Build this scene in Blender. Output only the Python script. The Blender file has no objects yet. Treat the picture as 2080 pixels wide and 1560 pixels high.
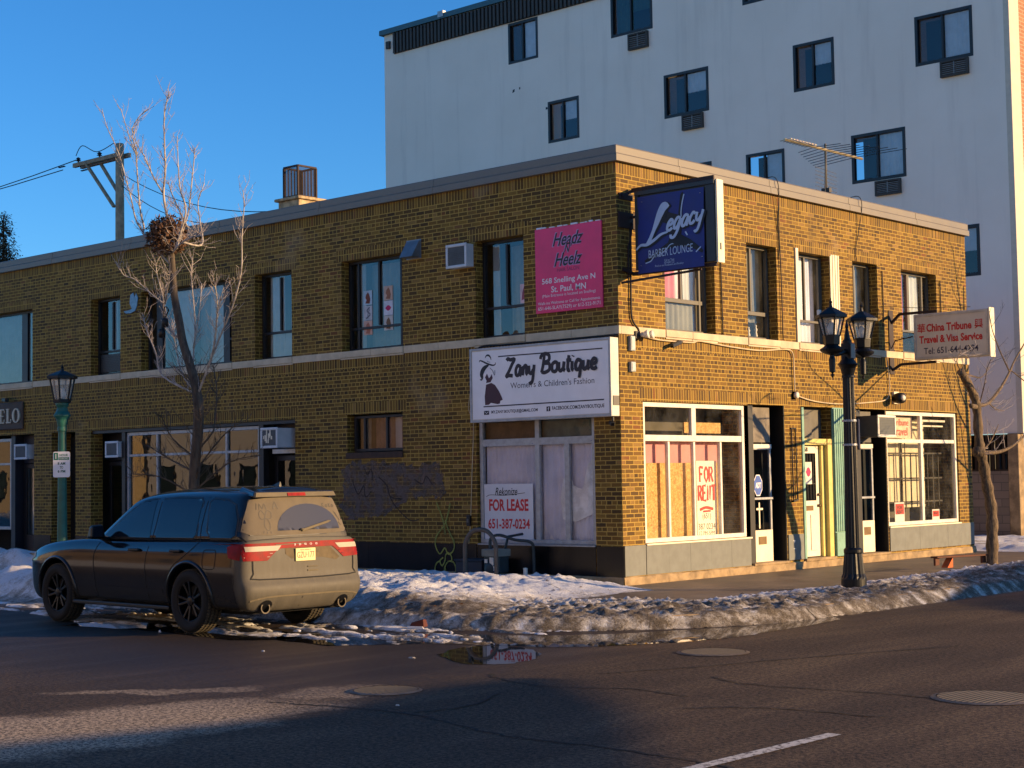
import bpy, bmesh, math, random
from mathutils import Vector, Matrix, noise as mnoise
from mathutils.bvhtree import BVHTree
random.seed(7)
SC = bpy.context.scene
COL = SC.collection
R_ = math.radians
# ---------------------------------------------------------------- camera
cam_d = bpy.data.cameras.new("camera"); cam = bpy.data.objects.new("camera", cam_d); COL.objects.link(cam)
SC.camera = cam
yaw, pitch, roll = R_(42.13358), R_(3.354146), R_(-0.92536)
fw = Vector((-math.sin(yaw)*math.cos(pitch), math.cos(yaw)*math.cos(pitch), math.sin(pitch)))
r0 = Vector((math.cos(yaw), math.sin(yaw), 0)); u0 = r0.cross(fw)
rr = r0*math.cos(roll)+u0*math.sin(roll); uu = -r0*math.sin(roll)+u0*math.cos(roll)
M = Matrix((rr, uu, -fw)).transposed().to_4x4(); M.translation = Vector((15.6766, -19.8413, 1.67983))
cam.matrix_world = M
cam_d.sensor_width = 36; cam_d.lens = 36*3291.38/2080; cam_d.clip_start = .1; cam_d.clip_end = 1500
# ---------------------------------------------------------------- sky, sun, exposure
SUN_EL, SUN_AZ = R_(11), R_(30)          # azimuth from +X towards +Y
w = bpy.data.worlds.new("World"); SC.world = w; w.use_nodes = True
wn, wl = w.node_tree.nodes, w.node_tree.links
sky = wn.new('ShaderNodeTexSky'); sky.sky_type = 'NISHITA'; sky.sun_disc = False
sky.sun_elevation = SUN_EL; sky.sun_rotation = math.pi/2-SUN_AZ
sky.air_density = 1.0; sky.dust_density = 0.0; sky.ozone_density = 6.3
hs = wn.new('ShaderNodeHueSaturation'); hs.inputs['Saturation'].default_value = 1.06
wl.new(sky.outputs[0], hs.inputs['Color']); wl.new(hs.outputs[0], wn['Background'].inputs[0])
wn['Background'].inputs[1].default_value = 0.13
sd = bpy.data.lights.new("sun", 'SUN'); sd.energy = 5.0; sd.angle = R_(.53); sd.color = (1.0, .65, .31)
sun = bpy.data.objects.new("sun", sd); COL.objects.link(sun)
S = Vector((math.cos(SUN_EL)*math.cos(SUN_AZ), math.cos(SUN_EL)*math.sin(SUN_AZ), math.sin(SUN_EL)))
sun.rotation_euler = S.to_track_quat('Z', 'Y').to_euler(); sun.location = (40, 30, 30)
SC.view_settings.view_transform = 'Standard'; SC.view_settings.look = 'None'
SC.view_settings.exposure = 0.82; SC.view_settings.gamma = 1
SC.render.engine = 'CYCLES'
SC.cycles.max_bounces = 8; SC.cycles.transparent_max_bounces = 16
SC.cycles.sample_clamp_indirect = 4
# ---------------------------------------------------------------- helpers
def lin(c): return tuple((v/255/12.92 if v/255 <= .04045 else ((v/255+.055)/1.055)**2.4) for v in c)
class NT:
    """small node helper"""
    def __init__(s, name):
        s.m = bpy.data.materials.new(name); s.m.use_nodes = True
        s.n, s.l = s.m.node_tree.nodes, s.m.node_tree.links
        s.b = s.n['Principled BSDF']; s.out = s.n['Material Output']
    def new(s, t, **kw):
        n = s.n.new(t)
        for k, v in kw.items(): setattr(n, k, v)
        return n
    def put(s, sock, v):
        if isinstance(v, bpy.types.NodeSocket): s.l.new(v, sock)
        elif v is not None:
            try: sock.default_value = v
            except Exception: sock.default_value = (*v, 1)
    def math(s, op, a, b=None, c=None, clamp=False):
        n = s.new('ShaderNodeMath', operation=op); n.use_clamp = clamp
        s.put(n.inputs[0], a); s.put(n.inputs[1], b)
        if c is not None: s.put(n.inputs[2], c)
        return n.outputs[0]
    def mix(s, f, a, b, mode='MIX'):
        n = s.new('ShaderNodeMix', data_type='RGBA', blend_type=mode)
        s.put(n.inputs[0], f); s.put(n.inputs[6], a if isinstance(a, bpy.types.NodeSocket) else (*a[:3], 1)); s.put(n.inputs[7], b if isinstance(b, bpy.types.NodeSocket) else (*b[:3], 1))
        return n.outputs[2]
    def noise(s, vec, scale, detail=4, rough=.55, dist=0):
        n = s.new('ShaderNodeTexNoise'); s.put(n.inputs['Vector'], vec)
        n.inputs['Scale'].default_value = scale; n.inputs['Detail'].default_value = detail
        n.inputs['Roughness'].default_value = rough; n.inputs['Distortion'].default_value = dist
        return n.outputs[0]
    def ss(s, v, a, b):
        n = s.new('ShaderNodeMapRange', interpolation_type='SMOOTHSTEP'); s.put(n.inputs[0], v)
        n.inputs[1].default_value = a; n.inputs[2].default_value = b
        return n.outputs[0]
    def ramp(s, v, stops, interp='LINEAR'):
        n = s.new('ShaderNodeValToRGB'); s.put(n.inputs[0], v); cr = n.color_ramp; cr.interpolation = interp
        while len(cr.elements) < len(stops): cr.elements.new(.5)
        for e, (p, c) in zip(cr.elements, stops): e.position = p; e.color = (*c, 1)
        return n.outputs[0]
    def bump(s, h, strength=.3, dist=.01):
        n = s.new('ShaderNodeBump'); s.put(n.inputs['Height'], h); n.inputs['Strength'].default_value = strength
        n.inputs['Distance'].default_value = dist; s.l.new(n.outputs[0], s.b.inputs['Normal'])
    def obj(s): return s.new('ShaderNodeTexCoord').outputs['Object']
    def pos(s): return s.new('ShaderNodeNewGeometry').outputs['Position']
    def set(s, **kw):
        for k, v in kw.items():
            k = {'col': 'Base Color', 'rough': 'Roughness', 'metal': 'Metallic', 'spec': 'Specular IOR Level', 'coat': 'Coat Weight', 'sss': 'Subsurface Weight', 'trans': 'Transmission Weight', 'alpha': 'Alpha', 'ior': 'IOR'}[k]
            s.put(s.b.inputs[k], v if not isinstance(v, tuple) else (*v[:3], 1))
        return s.m
_MC = {}
def pm(name, rgb, rough=.6, metal=0, var=.18, scale=6, bump=0, bscale=60, coat=0, spec=.5):
    """plain worn surface: colour (0-255) with mottling"""
    if name in _MC: return _MC[name]
    t = NT(name); c = lin(rgb); p = t.obj()
    n = t.noise(p, scale, 6, .6)
    a = tuple(v*(1-var) for v in c); b = tuple(min(1, v*(1+var)) for v in c)
    t.set(col=t.mix(t.ss(n, .3, .7), a, b), metal=metal, coat=coat, spec=spec)
    t.put(t.b.inputs['Roughness'], t.math('MULTIPLY_ADD', n, .25, rough-.12, clamp=True))
    if bump: t.bump(t.noise(p, bscale, 4), bump, .01)
    _MC[name] = t.m; return t.m
def glass(name, tint=(1, 1, 1), ior=1.6, rough=0.0, dirt=0.0):
    if name in _MC: return _MC[name]
    t = NT(name); t.n.remove(t.b)
    tr = t.new('ShaderNodeBsdfTransparent'); tr.inputs[0].default_value = (*tint, 1)
    gl = t.new('ShaderNodeBsdfGlossy'); gl.inputs['Roughness'].default_value = rough; gl.inputs[0].default_value = (1, 1, 1, 1)
    fr = t.new('ShaderNodeFresnel'); fr.inputs[0].default_value = ior
    # old panes are never flat: a slow ripple bends what they mirror
    bp = t.new('ShaderNodeBump'); bp.inputs['Strength'].default_value = .12; bp.inputs['Distance'].default_value = .02
    t.l.new(t.noise(t.obj(), 1.6, 2), bp.inputs['Height']); t.l.new(bp.outputs[0], gl.inputs['Normal'])
    mx = t.new('ShaderNodeMixShader'); t.l.new(fr.outputs[0], mx.inputs[0]); t.l.new(tr.outputs[0], mx.inputs[1]); t.l.new(gl.outputs[0], mx.inputs[2])
    last = mx.outputs[0]
    if dirt:
        df = t.new('ShaderNodeBsdfDiffuse'); df.inputs[0].default_value = (.6, .58, .52, 1)
        m2 = t.new('ShaderNodeMixShader'); t.put(m2.inputs[0], t.math('MULTIPLY', t.ss(t.noise(t.obj(), 2.5, 6, .65), .3, .8), dirt))
        t.l.new(last, m2.inputs[1]); t.l.new(df.outputs[0], m2.inputs[2]); last = m2.outputs[0]
    t.l.new(last, t.out.inputs[0]); _MC[name] = t.m; return t.m
# ---- objects
def wloc(o):
    v = Vector((0, 0, 0))
    while o: v += o.location; o = o.parent
    return v
def tag(o, label=None, cat=None, group=None, kind=None):
    if label: o['label'] = label
    if cat: o['category'] = cat
    if group: o['group'] = group
    if kind: o['kind'] = kind
    return o
def thing(name, label, cat, loc=(0, 0, 0), group=None):
    o = bpy.data.objects.new(name, None); COL.objects.link(o); o.location = loc; o.empty_display_size = .2
    return tag(o, label, cat, group)
class MB:
    def __init__(s): s.v = []; s.f = []; s.mi = []; s.uv = {}
    def face(s, pts, mi=0, uv=None):
        i = len(s.v); s.v += [tuple(p) for p in pts]; s.f.append(tuple(range(i, i+len(pts)))); s.mi.append(mi)
        if uv: s.uv[len(s.f)-1] = uv
    def idx(s, vs, fs, mi=0):
        i = len(s.v); s.v += [tuple(p) for p in vs]
        for f in fs: s.f.append(tuple(i+k for k in f)); s.mi.append(mi)
    def hexa(s, c, mi=0):   # 8 corners: bottom 4 ccw, top 4 ccw
        s.idx(c, [(3, 2, 1, 0), (4, 5, 6, 7), (0, 1, 5, 4), (1, 2, 6, 5), (2, 3, 7, 6), (3, 0, 4, 7)], mi)
    def box(s, x0, x1, y0, y1, z0, z1, mi=0):
        x0, x1 = min(x0, x1), max(x0, x1); y0, y1 = min(y0, y1), max(y0, y1); z0, z1 = min(z0, z1), max(z0, z1)
        s.hexa([(x0, y0, z0), (x1, y0, z0), (x1, y1, z0), (x0, y1, z0), (x0, y0, z1), (x1, y0, z1), (x1, y1, z1), (x0, y1, z1)], mi)
    def obox(s, p0, p1, wdt, hgt, mi=0, up=(0, 0, 1)):   # beam between two points
        p0, p1 = Vector(p0), Vector(p1); d = (p1-p0).normalized(); up = Vector(up)
        if abs(d.dot(up)) > .98: up = Vector((1, 0, 0))
        sx = d.cross(up).normalized()*wdt/2; sy = sx.cross(d).normalized()*hgt/2
        s.hexa([p0-sx-sy, p0+sx-sy, p1+sx-sy, p1-sx-sy, p0-sx+sy, p0+sx+sy, p1+sx+sy, p1-sx+sy], mi)
    def tube(s, pts, rad, n=8, mi=0, cap=True):
        pts = [Vector(p) for p in pts]; m = len(pts)
        if not hasattr(rad, '__len__'): rad = [rad]*m
        t0 = (pts[1]-pts[0]).normalized(); a = Vector((0, 0, 1)) if abs(t0.z) < .9 else Vector((1, 0, 0))
        nx = t0.cross(a).normalized(); base = len(s.v)
        for i, p in enumerate(pts):
            t = (pts[min(i+1, m-1)]-pts[max(i-1, 0)]).normalized()
            nx = (nx-t*nx.dot(t)).normalized(); ny = t.cross(nx)
            for k in range(n):
                an = 2*math.pi*k/n; s.v.append(tuple(p+(nx*math.cos(an)+ny*math.sin(an))*rad[i]))
        for i in range(m-1):
            for k in range(n):
                a_, b_ = base+i*n+k, base+i*n+(k+1) % n
                s.f.append((a_, b_, b_+n, a_+n)); s.mi.append(mi)
        if cap:
            s.f.append(tuple(base+k for k in reversed(range(n)))); s.mi.append(mi)
            s.f.append(tuple(base+(m-1)*n+k for k in range(n))); s.mi.append(mi)
    def lathe(s, prof, c=(0, 0, 0), n=24, mi=0, rot=0, flute=None, cap=True):
        base = len(s.v); c = Vector(c)
        for (r, z) in prof:
            for k in range(n):
                an = 2*math.pi*k/n+rot; q = r
                if flute and flute[0] <= z <= flute[1]: q = r*(1-flute[2]*(k % 2))
                s.v.append((c.x+q*math.cos(an), c.y+q*math.sin(an), c.z+z))
        for i in range(len(prof)-1):
            for k in range(n):
                a_, b_ = base+i*n+k, base+i*n+(k+1) % n
                s.f.append((a_, b_, b_+n, a_+n)); s.mi.append(mi)
        if cap:
            s.f.append(tuple(base+k for k in reversed(range(n)))); s.mi.append(mi)
            s.f.append(tuple(base+(len(prof)-1)*n+k for k in range(n))); s.mi.append(mi)
    def prism(s, poly, P, d0, d1, mi=0):   # poly 2D -> P(a,b,d)
        n = len(poly); i = len(s.v)
        s.v += [tuple(P(a, b, d0)) for a, b in poly]+[tuple(P(a, b, d1)) for a, b in poly]
        s.f.append(tuple(i+k for k in reversed(range(n)))); s.mi.append(mi)
        s.f.append(tuple(i+n+k for k in range(n))); s.mi.append(mi)
        for k in range(n):
            s.f.append((i+k, i+(k+1) % n, i+n+(k+1) % n, i+n+k)); s.mi.append(mi)
    def build(s, name, mats, parent=None, smooth=False, local=False, origin=None, bevel=0, recalc=True):
        if not isinstance(mats, (list, tuple)): mats = [mats]
        off = Vector((0, 0, 0)) if local else (wloc(parent) if parent else Vector(origin or (0, 0, 0)))
        me = bpy.data.meshes.new(name)
        me.from_pydata([tuple(Vector(v)-off) for v in s.v], [], s.f)
        for m in mats: me.materials.append(m)
        me.polygons.foreach_set('material_index', s.mi)
        if s.uv:
            L = me.uv_layers.new(name='UVMap')
            for p in me.polygons:
                u = s.uv.get(p.index)
                for k, li in enumerate(p.loop_indices): L.data[li].uv = u[k] if u else (0, 0)
        if recalc:
            bm = bmesh.new(); bm.from_mesh(me); bmesh.ops.recalc_face_normals(bm, faces=bm.faces); bm.to_mesh(me); bm.free()
        if smooth: me.polygons.foreach_set('use_smooth', [True]*len(me.polygons))
        me.update()
        o = bpy.data.objects.new(name, me); COL.objects.link(o)
        if parent: o.parent = parent
        elif origin: o.location = origin
        if bevel:
            b = o.modifiers.new('bevel', 'BEVEL'); b.width = bevel; b.segments = 2; b.limit_method = 'ANGLE'; b.angle_limit = R_(40)
        return o
class Face:
    """a facade: s runs along it, d points out of it, z up"""
    def __init__(s, kind, off=0): s.k = kind; s.off = off
    def P(s, a, b, d=0):
        return (a, s.off-d, b) if s.k == 'L' else (s.off+d, a, b)
    def box(s, mb, s0, s1, d0, d1, z0, z1, mi=0):
        if s.k == 'L': mb.box(s0, s1, s.off-d1, s.off-d0, z0, z1, mi)
        else: mb.box(s.off+d0, s.off+d1, s0, s1, z0, z1, mi)
    def quad(s, mb, s0, s1, z0, z1, d, mi=0):
        mb.face([s.P(s0, z0, d), s.P(s1, z0, d), s.P(s1, z1, d), s.P(s0, z1, d)], mi, [(s0, z0), (s1, z0), (s1, z1), (s0, z1)])
FL, FR = Face('L'), Face('R')
def catmull(pts, k=6):
    out = []; n = len(pts); pts = [Vector(p) for p in pts]
    for i in range(n-1):
        p0, p1, p2, p3 = pts[max(i-1, 0)], pts[i], pts[i+1], pts[min(i+2, n-1)]
        for j in range(k):
            t = j/k
            out.append(.5*((2*p1)+(p2-p0)*t+(2*p0-5*p1+4*p2-p3)*t*t+(3*p1-p0-3*p2+p3)*t**3))
    out.append(pts[-1]); return out
def ribbon(mb, pts, wd, P, d, k=6, closed=False, mi=0):
    """a drawn stroke: 2D points -> flat ribbon; rises a hair along its length so crossings never share a plane"""
    c = catmull([(p[0], p[1], 0) for p in pts], k) if k > 1 else [Vector((p[0], p[1], 0)) for p in pts]; n = len(c); base = len(mb.v)
    for i, p in enumerate(c):
        t = (c[min(i+1, n-1)]-c[max(i-1, 0)])
        if t.length < 1e-9: t = Vector((1, 0, 0))
        t.normalize(); nn = Vector((-t.y, t.x, 0)); ww = wd(i/(n-1)) if callable(wd) else wd
        dd = d+i*1.5e-5
        a, b = p+nn*ww/2, p-nn*ww/2
        mb.v.append(tuple(P(a.x, a.y, dd))); mb.v.append(tuple(P(b.x, b.y, dd)))
    for i in range(n-1):
        q = base+2*i; mb.f.append((q, q+1, q+3, q+2)); mb.mi.append(mi)
def text(body, P, cx, cy, d, width=None, height=None, mat=None, parent=None, name='lettering', bold=0, shear=0, spacing=1, slope=0, local=False, align='c', thick=.003):
    """real letters as a mesh; fitted to width and/or height, centred on (cx, cy) of P(a, b, d)"""
    cu = bpy.data.curves.new('t', 'FONT'); cu.body = body; cu.size = 1; cu.offset = bold; cu.shear = shear; cu.space_character = spacing
    cu.align_x = 'CENTER'; cu.resolution_u = 3
    o = bpy.data.objects.new('t', cu); COL.objects.link(o)
    dg = bpy.context.evaluated_depsgraph_get(); me = bpy.data.meshes.new_from_object(o.evaluated_get(dg))
    bpy.data.objects.remove(o); bpy.data.curves.remove(cu)
    xs = [v.co.x for v in me.vertices]; ys = [v.co.y for v in me.vertices]
    if not xs: return None
    x0, x1, y0, y1 = min(xs), max(xs), min(ys), max(ys)
    kx = width/(x1-x0) if width else None; ky = height/(y1-y0) if height else None
    kx = kx or ky; ky = ky or kx
    mb = MB(); mx, my = (x0+x1)/2, (y0+y1)/2
    def tr(v, dd):
        a = (v.co.x-mx)*kx; return P(cx+a, cy+(v.co.y-my)*ky+a*slope, dd)
    mb.idx([tr(v, d) for v in me.vertices], [tuple(p.vertices) for p in me.polygons])
    bpy.data.meshes.remove(me)
    return mb.build(name, mat, parent, local=local, recalc=False)
# ================================================================ materials of the place
def brick(name, kind):
    """bricks laid in metres of UV: kind 'common', 'english' or 'soldier'"""
    t = NT(name); uv = t.new('ShaderNodeTexCoord').outputs['UV']
    sp = t.new('ShaderNodeSeparateXYZ'); t.l.new(uv, sp.inputs[0])
    wob = t.math('MULTIPLY', t.math('SUBTRACT', t.noise(uv, 9, 3), .5), .012)
    u, v = t.math('ADD', sp.outputs[0], wob), t.math('ADD', sp.outputs[1], wob)
    if kind == 'soldier': bw, bh = .0694, .2082
    else: bw, bh = .2082, .0694
    row = t.math('FLOOR', t.math('DIVIDE', v, bh))
    if kind == 'english': head = t.math('MODULO', row, 2)
    elif kind == 'common': head = t.math('LESS_THAN', t.math('MODULO', row, 6), .5)
    else: head = None
    w_ = t.math('MULTIPLY_ADD', head, -bw/2, bw) if head is not None else bw
    rnd0 = t.new('ShaderNodeTexWhiteNoise', noise_dimensions='1D'); t.put(rnd0.inputs['W'], row)
    sh = t.math('MULTIPLY_ADD', t.math('MODULO', row, 2), .5, t.math('MULTIPLY', rnd0.outputs[0], .12)) if kind != 'soldier' else 0.0
    x = t.math('ADD', t.math('DIVIDE', u, w_), sh)
    col = t.math('FLOOR', x)
    fx = t.math('MULTIPLY', t.math('FRACT', x), w_); fy = t.math('MULTIPLY', t.math('FRACT', t.math('DIVIDE', v, bh)), bh)
    dx = t.math('MINIMUM', fx, t.math('SUBTRACT', w_, fx)); dy = t.math('MINIMUM', fy, t.math('SUBTRACT', bh, fy))
    dd = t.math('MINIMUM', dx, dy)
    mask = t.ss(dd, .0045, .0095)
    cv = t.new('ShaderNodeCombineXYZ'); t.put(cv.inputs[0], col); t.put(cv.inputs[1], row); t.put(cv.inputs[2], head if head is not None else 3.0)
    wn_ = t.new('ShaderNodeTexWhiteNoise', noise_dimensions='3D'); t.l.new(cv.outputs[0], wn_.inputs[0])
    v1 = wn_.outputs[0]
    if kind == 'english':   # headers come dark and light by turns
        v1 = t.math('MULTIPLY_ADD', t.math('MULTIPLY', head, t.math('MODULO', t.math('ABSOLUTE', col), 2)), -.5, t.math('MULTIPLY_ADD', v1, .8, .12), clamp=True)
    big = t.noise(uv, .35, 3)
    v1 = t.math('ADD', v1, t.math('MULTIPLY', t.math('SUBTRACT', big, .5), .6), clamp=True)
    c = t.ramp(v1, [(0, (.105, .060, .022)), (.12, (.145, .080, .022)), (.3, (.19, .106, .024)), (.48, (.215, .126, .025)), (.6, (.235, .122, .026)), (.75, (.275, .152, .030)), (.88, (.35, .208, .038)), (.96, (.40, .238, .075)), (1, (.27, .108, .034))])
    grain = t.noise(uv, 55, 4, .7)
    c = t.mix(t.math('MULTIPLY_ADD', grain, .9, -.12, clamp=True), t.mix(1, c, (.42, .40, .38), 'MULTIPLY'), c)
    mort = t.mix(t.noise(uv, 14, 4), (.36, .235, .052), (.48, .32, .082))
    c = t.mix(mask, mort, c)
    grime = t.ss(t.noise(uv, .9, 6, .65), .42, .8)                   # soot with its own blotchy outline
    c = t.mix(t.math('MULTIPLY', grime, .3), c, (.085, .054, .024))
    mp = t.new('ShaderNodeMapping'); mp.inputs['Scale'].default_value = (2.2, .22, 1); t.l.new(uv, mp.inputs[0])
    c = t.mix(t.math('MULTIPLY', t.ss(t.noise(mp.outputs[0], 1, 5, .65), .52, .78), .38), c, (.07, .052, .034))   # run-off streaks
    c = t.mix(t.math('MULTIPLY', t.ss(t.noise(uv, .55, 3, .5), .62, .72), .3), c, (.34, .25, .16))                  # repointed patches
    t.bump(t.math('MULTIPLY_ADD', grain, .35, mask), .55, .006)
    return t.set(col=c, rough=t.math('MULTIPLY_ADD', mask, -.25, .92), spec=.15)
BR, BE, BS = brick('brick_common_bond', 'common'), brick('brick_english_bond', 'english'), brick('brick_soldier', 'soldier')
STONE = pm('belt_limestone', (196, 180, 150), .8, var=.16, scale=3, bump=.3)
CONC = pm('old_concrete', (150, 128, 96), .9, var=.35, scale=4, bump=.6, bscale=30)
COPE = pm('coping_metal', (112, 104, 92), .5, var=.07, scale=2)
BLACKGL = pm('black_glass_tile', (9, 9, 11), .22, var=.3, scale=2, spec=.35)
SLATE = pm('grey_slate_panel', (104, 108, 104), .6, var=.14, scale=5, bump=.15)
DARKFR = pm('dark_bronze_frame', (20, 20, 24), .45, var=.2)
GREYFR = pm('grey_frame', (84, 80, 72), .5, var=.15)
WHITEFR = pm('white_painted_metal', (216, 210, 196), .5, var=.1, scale=9)
ALUM = pm('worn_aluminium', (158, 160, 162), .4, .3, var=.15, scale=12)
CREAM = pm('cream_paint', (230, 218, 190), .6, var=.07)
BLACK = pm('black_paint', (13, 13, 15), .5, var=.3)
VOID = pm('dark_interior', (22, 21, 20), .95, var=.3, scale=1)
GREYIN = pm('grey_interior', (96, 92, 84), .95, var=.25, scale=1.2)
DOORW = pm('door_white', (226, 218, 196), .5, var=.05)
BRASS = pm('brass', (104, 80, 46), .5, .3, var=.2)
MINT = pm('mint_paint', (116, 160, 142), .55, var=.12, scale=8)
YELLOW = pm('yellow_paint', (206, 186, 104), .55, var=.1)
ROOFM = pm('roof_gravel', (70, 66, 62), .95, var=.3, scale=12)
CURT = pm('white_curtain', (186, 192, 194), .9, var=.1, scale=3)
CURTG = pm('grey_curtain', (128, 130, 126), .9, var=.15, scale=3)
PINK = pm('pink_curtain', (196, 128, 142), .9, var=.12, scale=3)
LACE = pm('net_curtain', (212, 214, 230), .9, var=.12, scale=2)
OSB = None
def mk_osb():
    t = NT('strand_board'); p = t.obj(); n = t.noise(p, 9, 5, .6, 2.2); n2 = t.noise(p, 34, 3, .5, 1.5)
    c = t.ramp(t.math('MULTIPLY_ADD', n2, .5, t.math('MULTIPLY', n, .5)), [(.36, (.30, .16, .045)), (.5, (.52, .32, .10)), (.62, (.70, .50, .2))]); return t.set(col=c, rough=.8)
OSB = mk_osb()
FOAM = pm('pink_foam_board', (206, 146, 148), .9, var=.06)
PANE = glass('window_glass', (.86, .9, .93), 1.75)
PANEF = glass('window_glass_dusty', (.94, .95, .94), 1.45, dirt=.07)
PANED = glass('dark_window_glass', (.4, .44, .46), 1.62)
PANEB = glass('boutique_glass', (.92, .93, .95), 1.4)
WIRE = pm('black_cable', (18, 17, 16), .7)
CABLEW = pm('pale_cable', (196, 176, 140), .7)
# ================================================================ the corner building
bld = thing('brick_building', 'two storey yellow brown brick corner building with flat roof and shopfronts at the street corner', 'building', (0, 0, 0))
RV = .2
# holes: (s0, s1, z0, z1, reveal depth)
HL = [(-19.9, -16.89, 4.05, 5.71, RV), (-14.56, -13.46, 4.05, 5.71, RV), (-12.71, -9.68, 4.05, 5.71, RV), (-8.96, -7.86, 4.05, 5.71, RV),
      (-6.45, -4.85, 4.05, 5.71, RV), (-3.07, -1.97, 4.05, 5.71, RV), (-6.33, -4.88, 2.2, 2.89, .18),
      (-22.5, -16.82, .12, 2.87, .35), (-16.1, -15.16, .12, 2.87, .5), (-14.57, -7.79, .12, 2.87, .3), (-3.1, -.54, .6, 2.87, .12)]
HR = [(1.22, 2.62, 4.05, 5.71, RV), (3.59, 4.53, 4.05, 5.71, RV), (5.22, 6.33, 4.05, 5.71, RV), (7.15, 8.08, 4.05, 5.71, RV), (9.02, 10.47, 4.05, 5.71, RV),
      (.57, 3.52, .62, 2.88, .12), (3.52, 4.66, .16, 2.9, .55), (5.2, 6.24, .16, 2.9, .3), (7.13, 8.24, .16, 2.9, .5), (8.26, 11.2, .64, 2.9, .12)]
def facade(F, smin, smax, holes, z1=6.66):
    """brick sheet with real openings; bands of bond by height, soldier courses over the openings"""
    mb = MB()
    sol = [(h[0]-.14, h[1]+.14, 5.71, 5.92) if h[3] > 5 else (h[0]-.1, h[1]+.1, h[3], h[3]+.21) for h in holes]
    ss_ = sorted({smin, smax, *[h[0] for h in holes], *[h[1] for h in holes], *[q for b in sol for q in b[:2] if smin < q < smax]})
    zs = sorted({.05, z1, .6, 3.08, 3.72, 3.92, 5.71, 5.92, 6.45, *[h[2] for h in holes], *[h[3] for h in holes], *[b[2] for b in sol], *[b[3] for b in sol]})
    for a, b in zip(ss_, ss_[1:]):
        for c, d in zip(zs, zs[1:]):
            m, n = (a+b)/2, (c+d)/2
            if any(h[0] < m < h[1] and h[2] < n < h[3] for h in holes): continue
            k = 0
            if 3.08 < n < 3.72: k = 1
            if 3.72 < n < 3.92 or n > 6.45 or any(q[0] < m < q[1] and q[2] < n < q[3] for q in sol): k = 2
            F.quad(mb, a, b, c, d, 0, k)
    for h in holes:
        a, b, c, d, dp = h
        for s in (a, b): mb.face([F.P(s, c, 0), F.P(s, c, -dp), F.P(s, d, -dp), F.P(s, d, 0)], 0, [(s, c), (s+dp, c), (s+dp, d), (s, d)])
        for z in (c, d): mb.face([F.P(a, z, 0), F.P(b, z, 0), F.P(b, z, -dp), F.P(a, z, -dp)], 0, [(a, z), (b, z), (b, z+dp), (a, z+dp)])
    return mb
mbL = facade(FL, -30, 0, HL); mbL.build('side_wall', [BR, BE, BS], bld, recalc=False)
mbR = facade(FR, 0, 11.8, HR); mbR.build('front_wall', [BR, BE, BS], bld, recalc=False)
m = MB(); m.face([(-30, 11.8, .05), (0, 11.8, .05), (0, 11.8, 6.66), (-30, 11.8, 6.66)], 0, [(0, 0), (30, 0), (30, 6.6), (0, 6.6)])
m.face([(-30, 0, .05), (-30, 11.8, .05), (-30, 11.8, 6.66), (-30, 0, 6.66)], 0, [(0, 0), (11.8, 0), (11.8, 6.6), (0, 6.6)]); m.build('rear_wall', [BR], bld)
m = MB(); m.box(-29.7, -.3, .3, 11.5, 6.35, 6.45); roof = m.build('roof', ROOFM, bld)
m = MB(); m.box(-29.5, -1.4, 1.4, 11.3, .03, .09); m.box(-29.5, -1.4, 1.4, 11.3, 3.45, 3.55); m.build('inner_floors', VOID, bld)
m = MB(); m.face([(-29.5, 1.7, .1), (-1.7, 1.7, .1), (-1.7, 1.7, 6.3), (-29.5, 1.7, 6.3)]); m.face([(-1.7, 1.7, .1), (-1.7, 11.5, .1), (-1.7, 11.5, 6.3), (-1.7, 1.7, 6.3)]); m.build('inner_walls', GREYIN, bld)
# coping: two folds of metal in lengths
m = MB(); prof = [(-.02, 6.64), (.085, 6.64), (.085, 6.745), (.055, 6.77), (.055, 6.88), (.04, 6.9), (-.34, 6.9), (-.34, 6.64)]
for F, a0, a1 in ((FL, -30, 0), (FR, 0, 11.8)):
    for e in range(7):
        (d0, z0), (d1, z1) = prof[e], prof[e+1]
        c0, c1 = max(d0, 0), max(d1, 0)
        if F is FL: m.face([F.P(a0, z0, d0), F.P(a1+d0, z0, d0), F.P(a1+d1, z1, d1), F.P(a0, z1, d1)])
        else: m.face([F.P(a0-d0, z0, d0), F.P(a1+.05, z0, d0), F.P(a1+.05, z1, d1), F.P(a0-d1, z1, d1)])
m.prism([(a, b) for a, b in prof], lambda a, b, d: (a, 11.85+d, b), 0, .002)
cop = m.build('coping', COPE, bld, recalc=False)
m = MB()
for s in range(-28, -1, 3): m = MB(); m.box(s-.02, s+.02, -.089, -.052, 6.642, 6.76); m.box(s-.02, s+.02, -.06, -.04, 6.755, 6.885); m.build('coping_joint', COPE, cop)
for s in (1.6, 4.3, 7.0, 9.6): m = MB(); m.box(.052, .089, s-.015, s+.015, 6.642, 6.76); m.box(.04, .06, s-.015, s+.015, 6.755, 6.885); m.build('coping_joint', COPE, cop)
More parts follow.
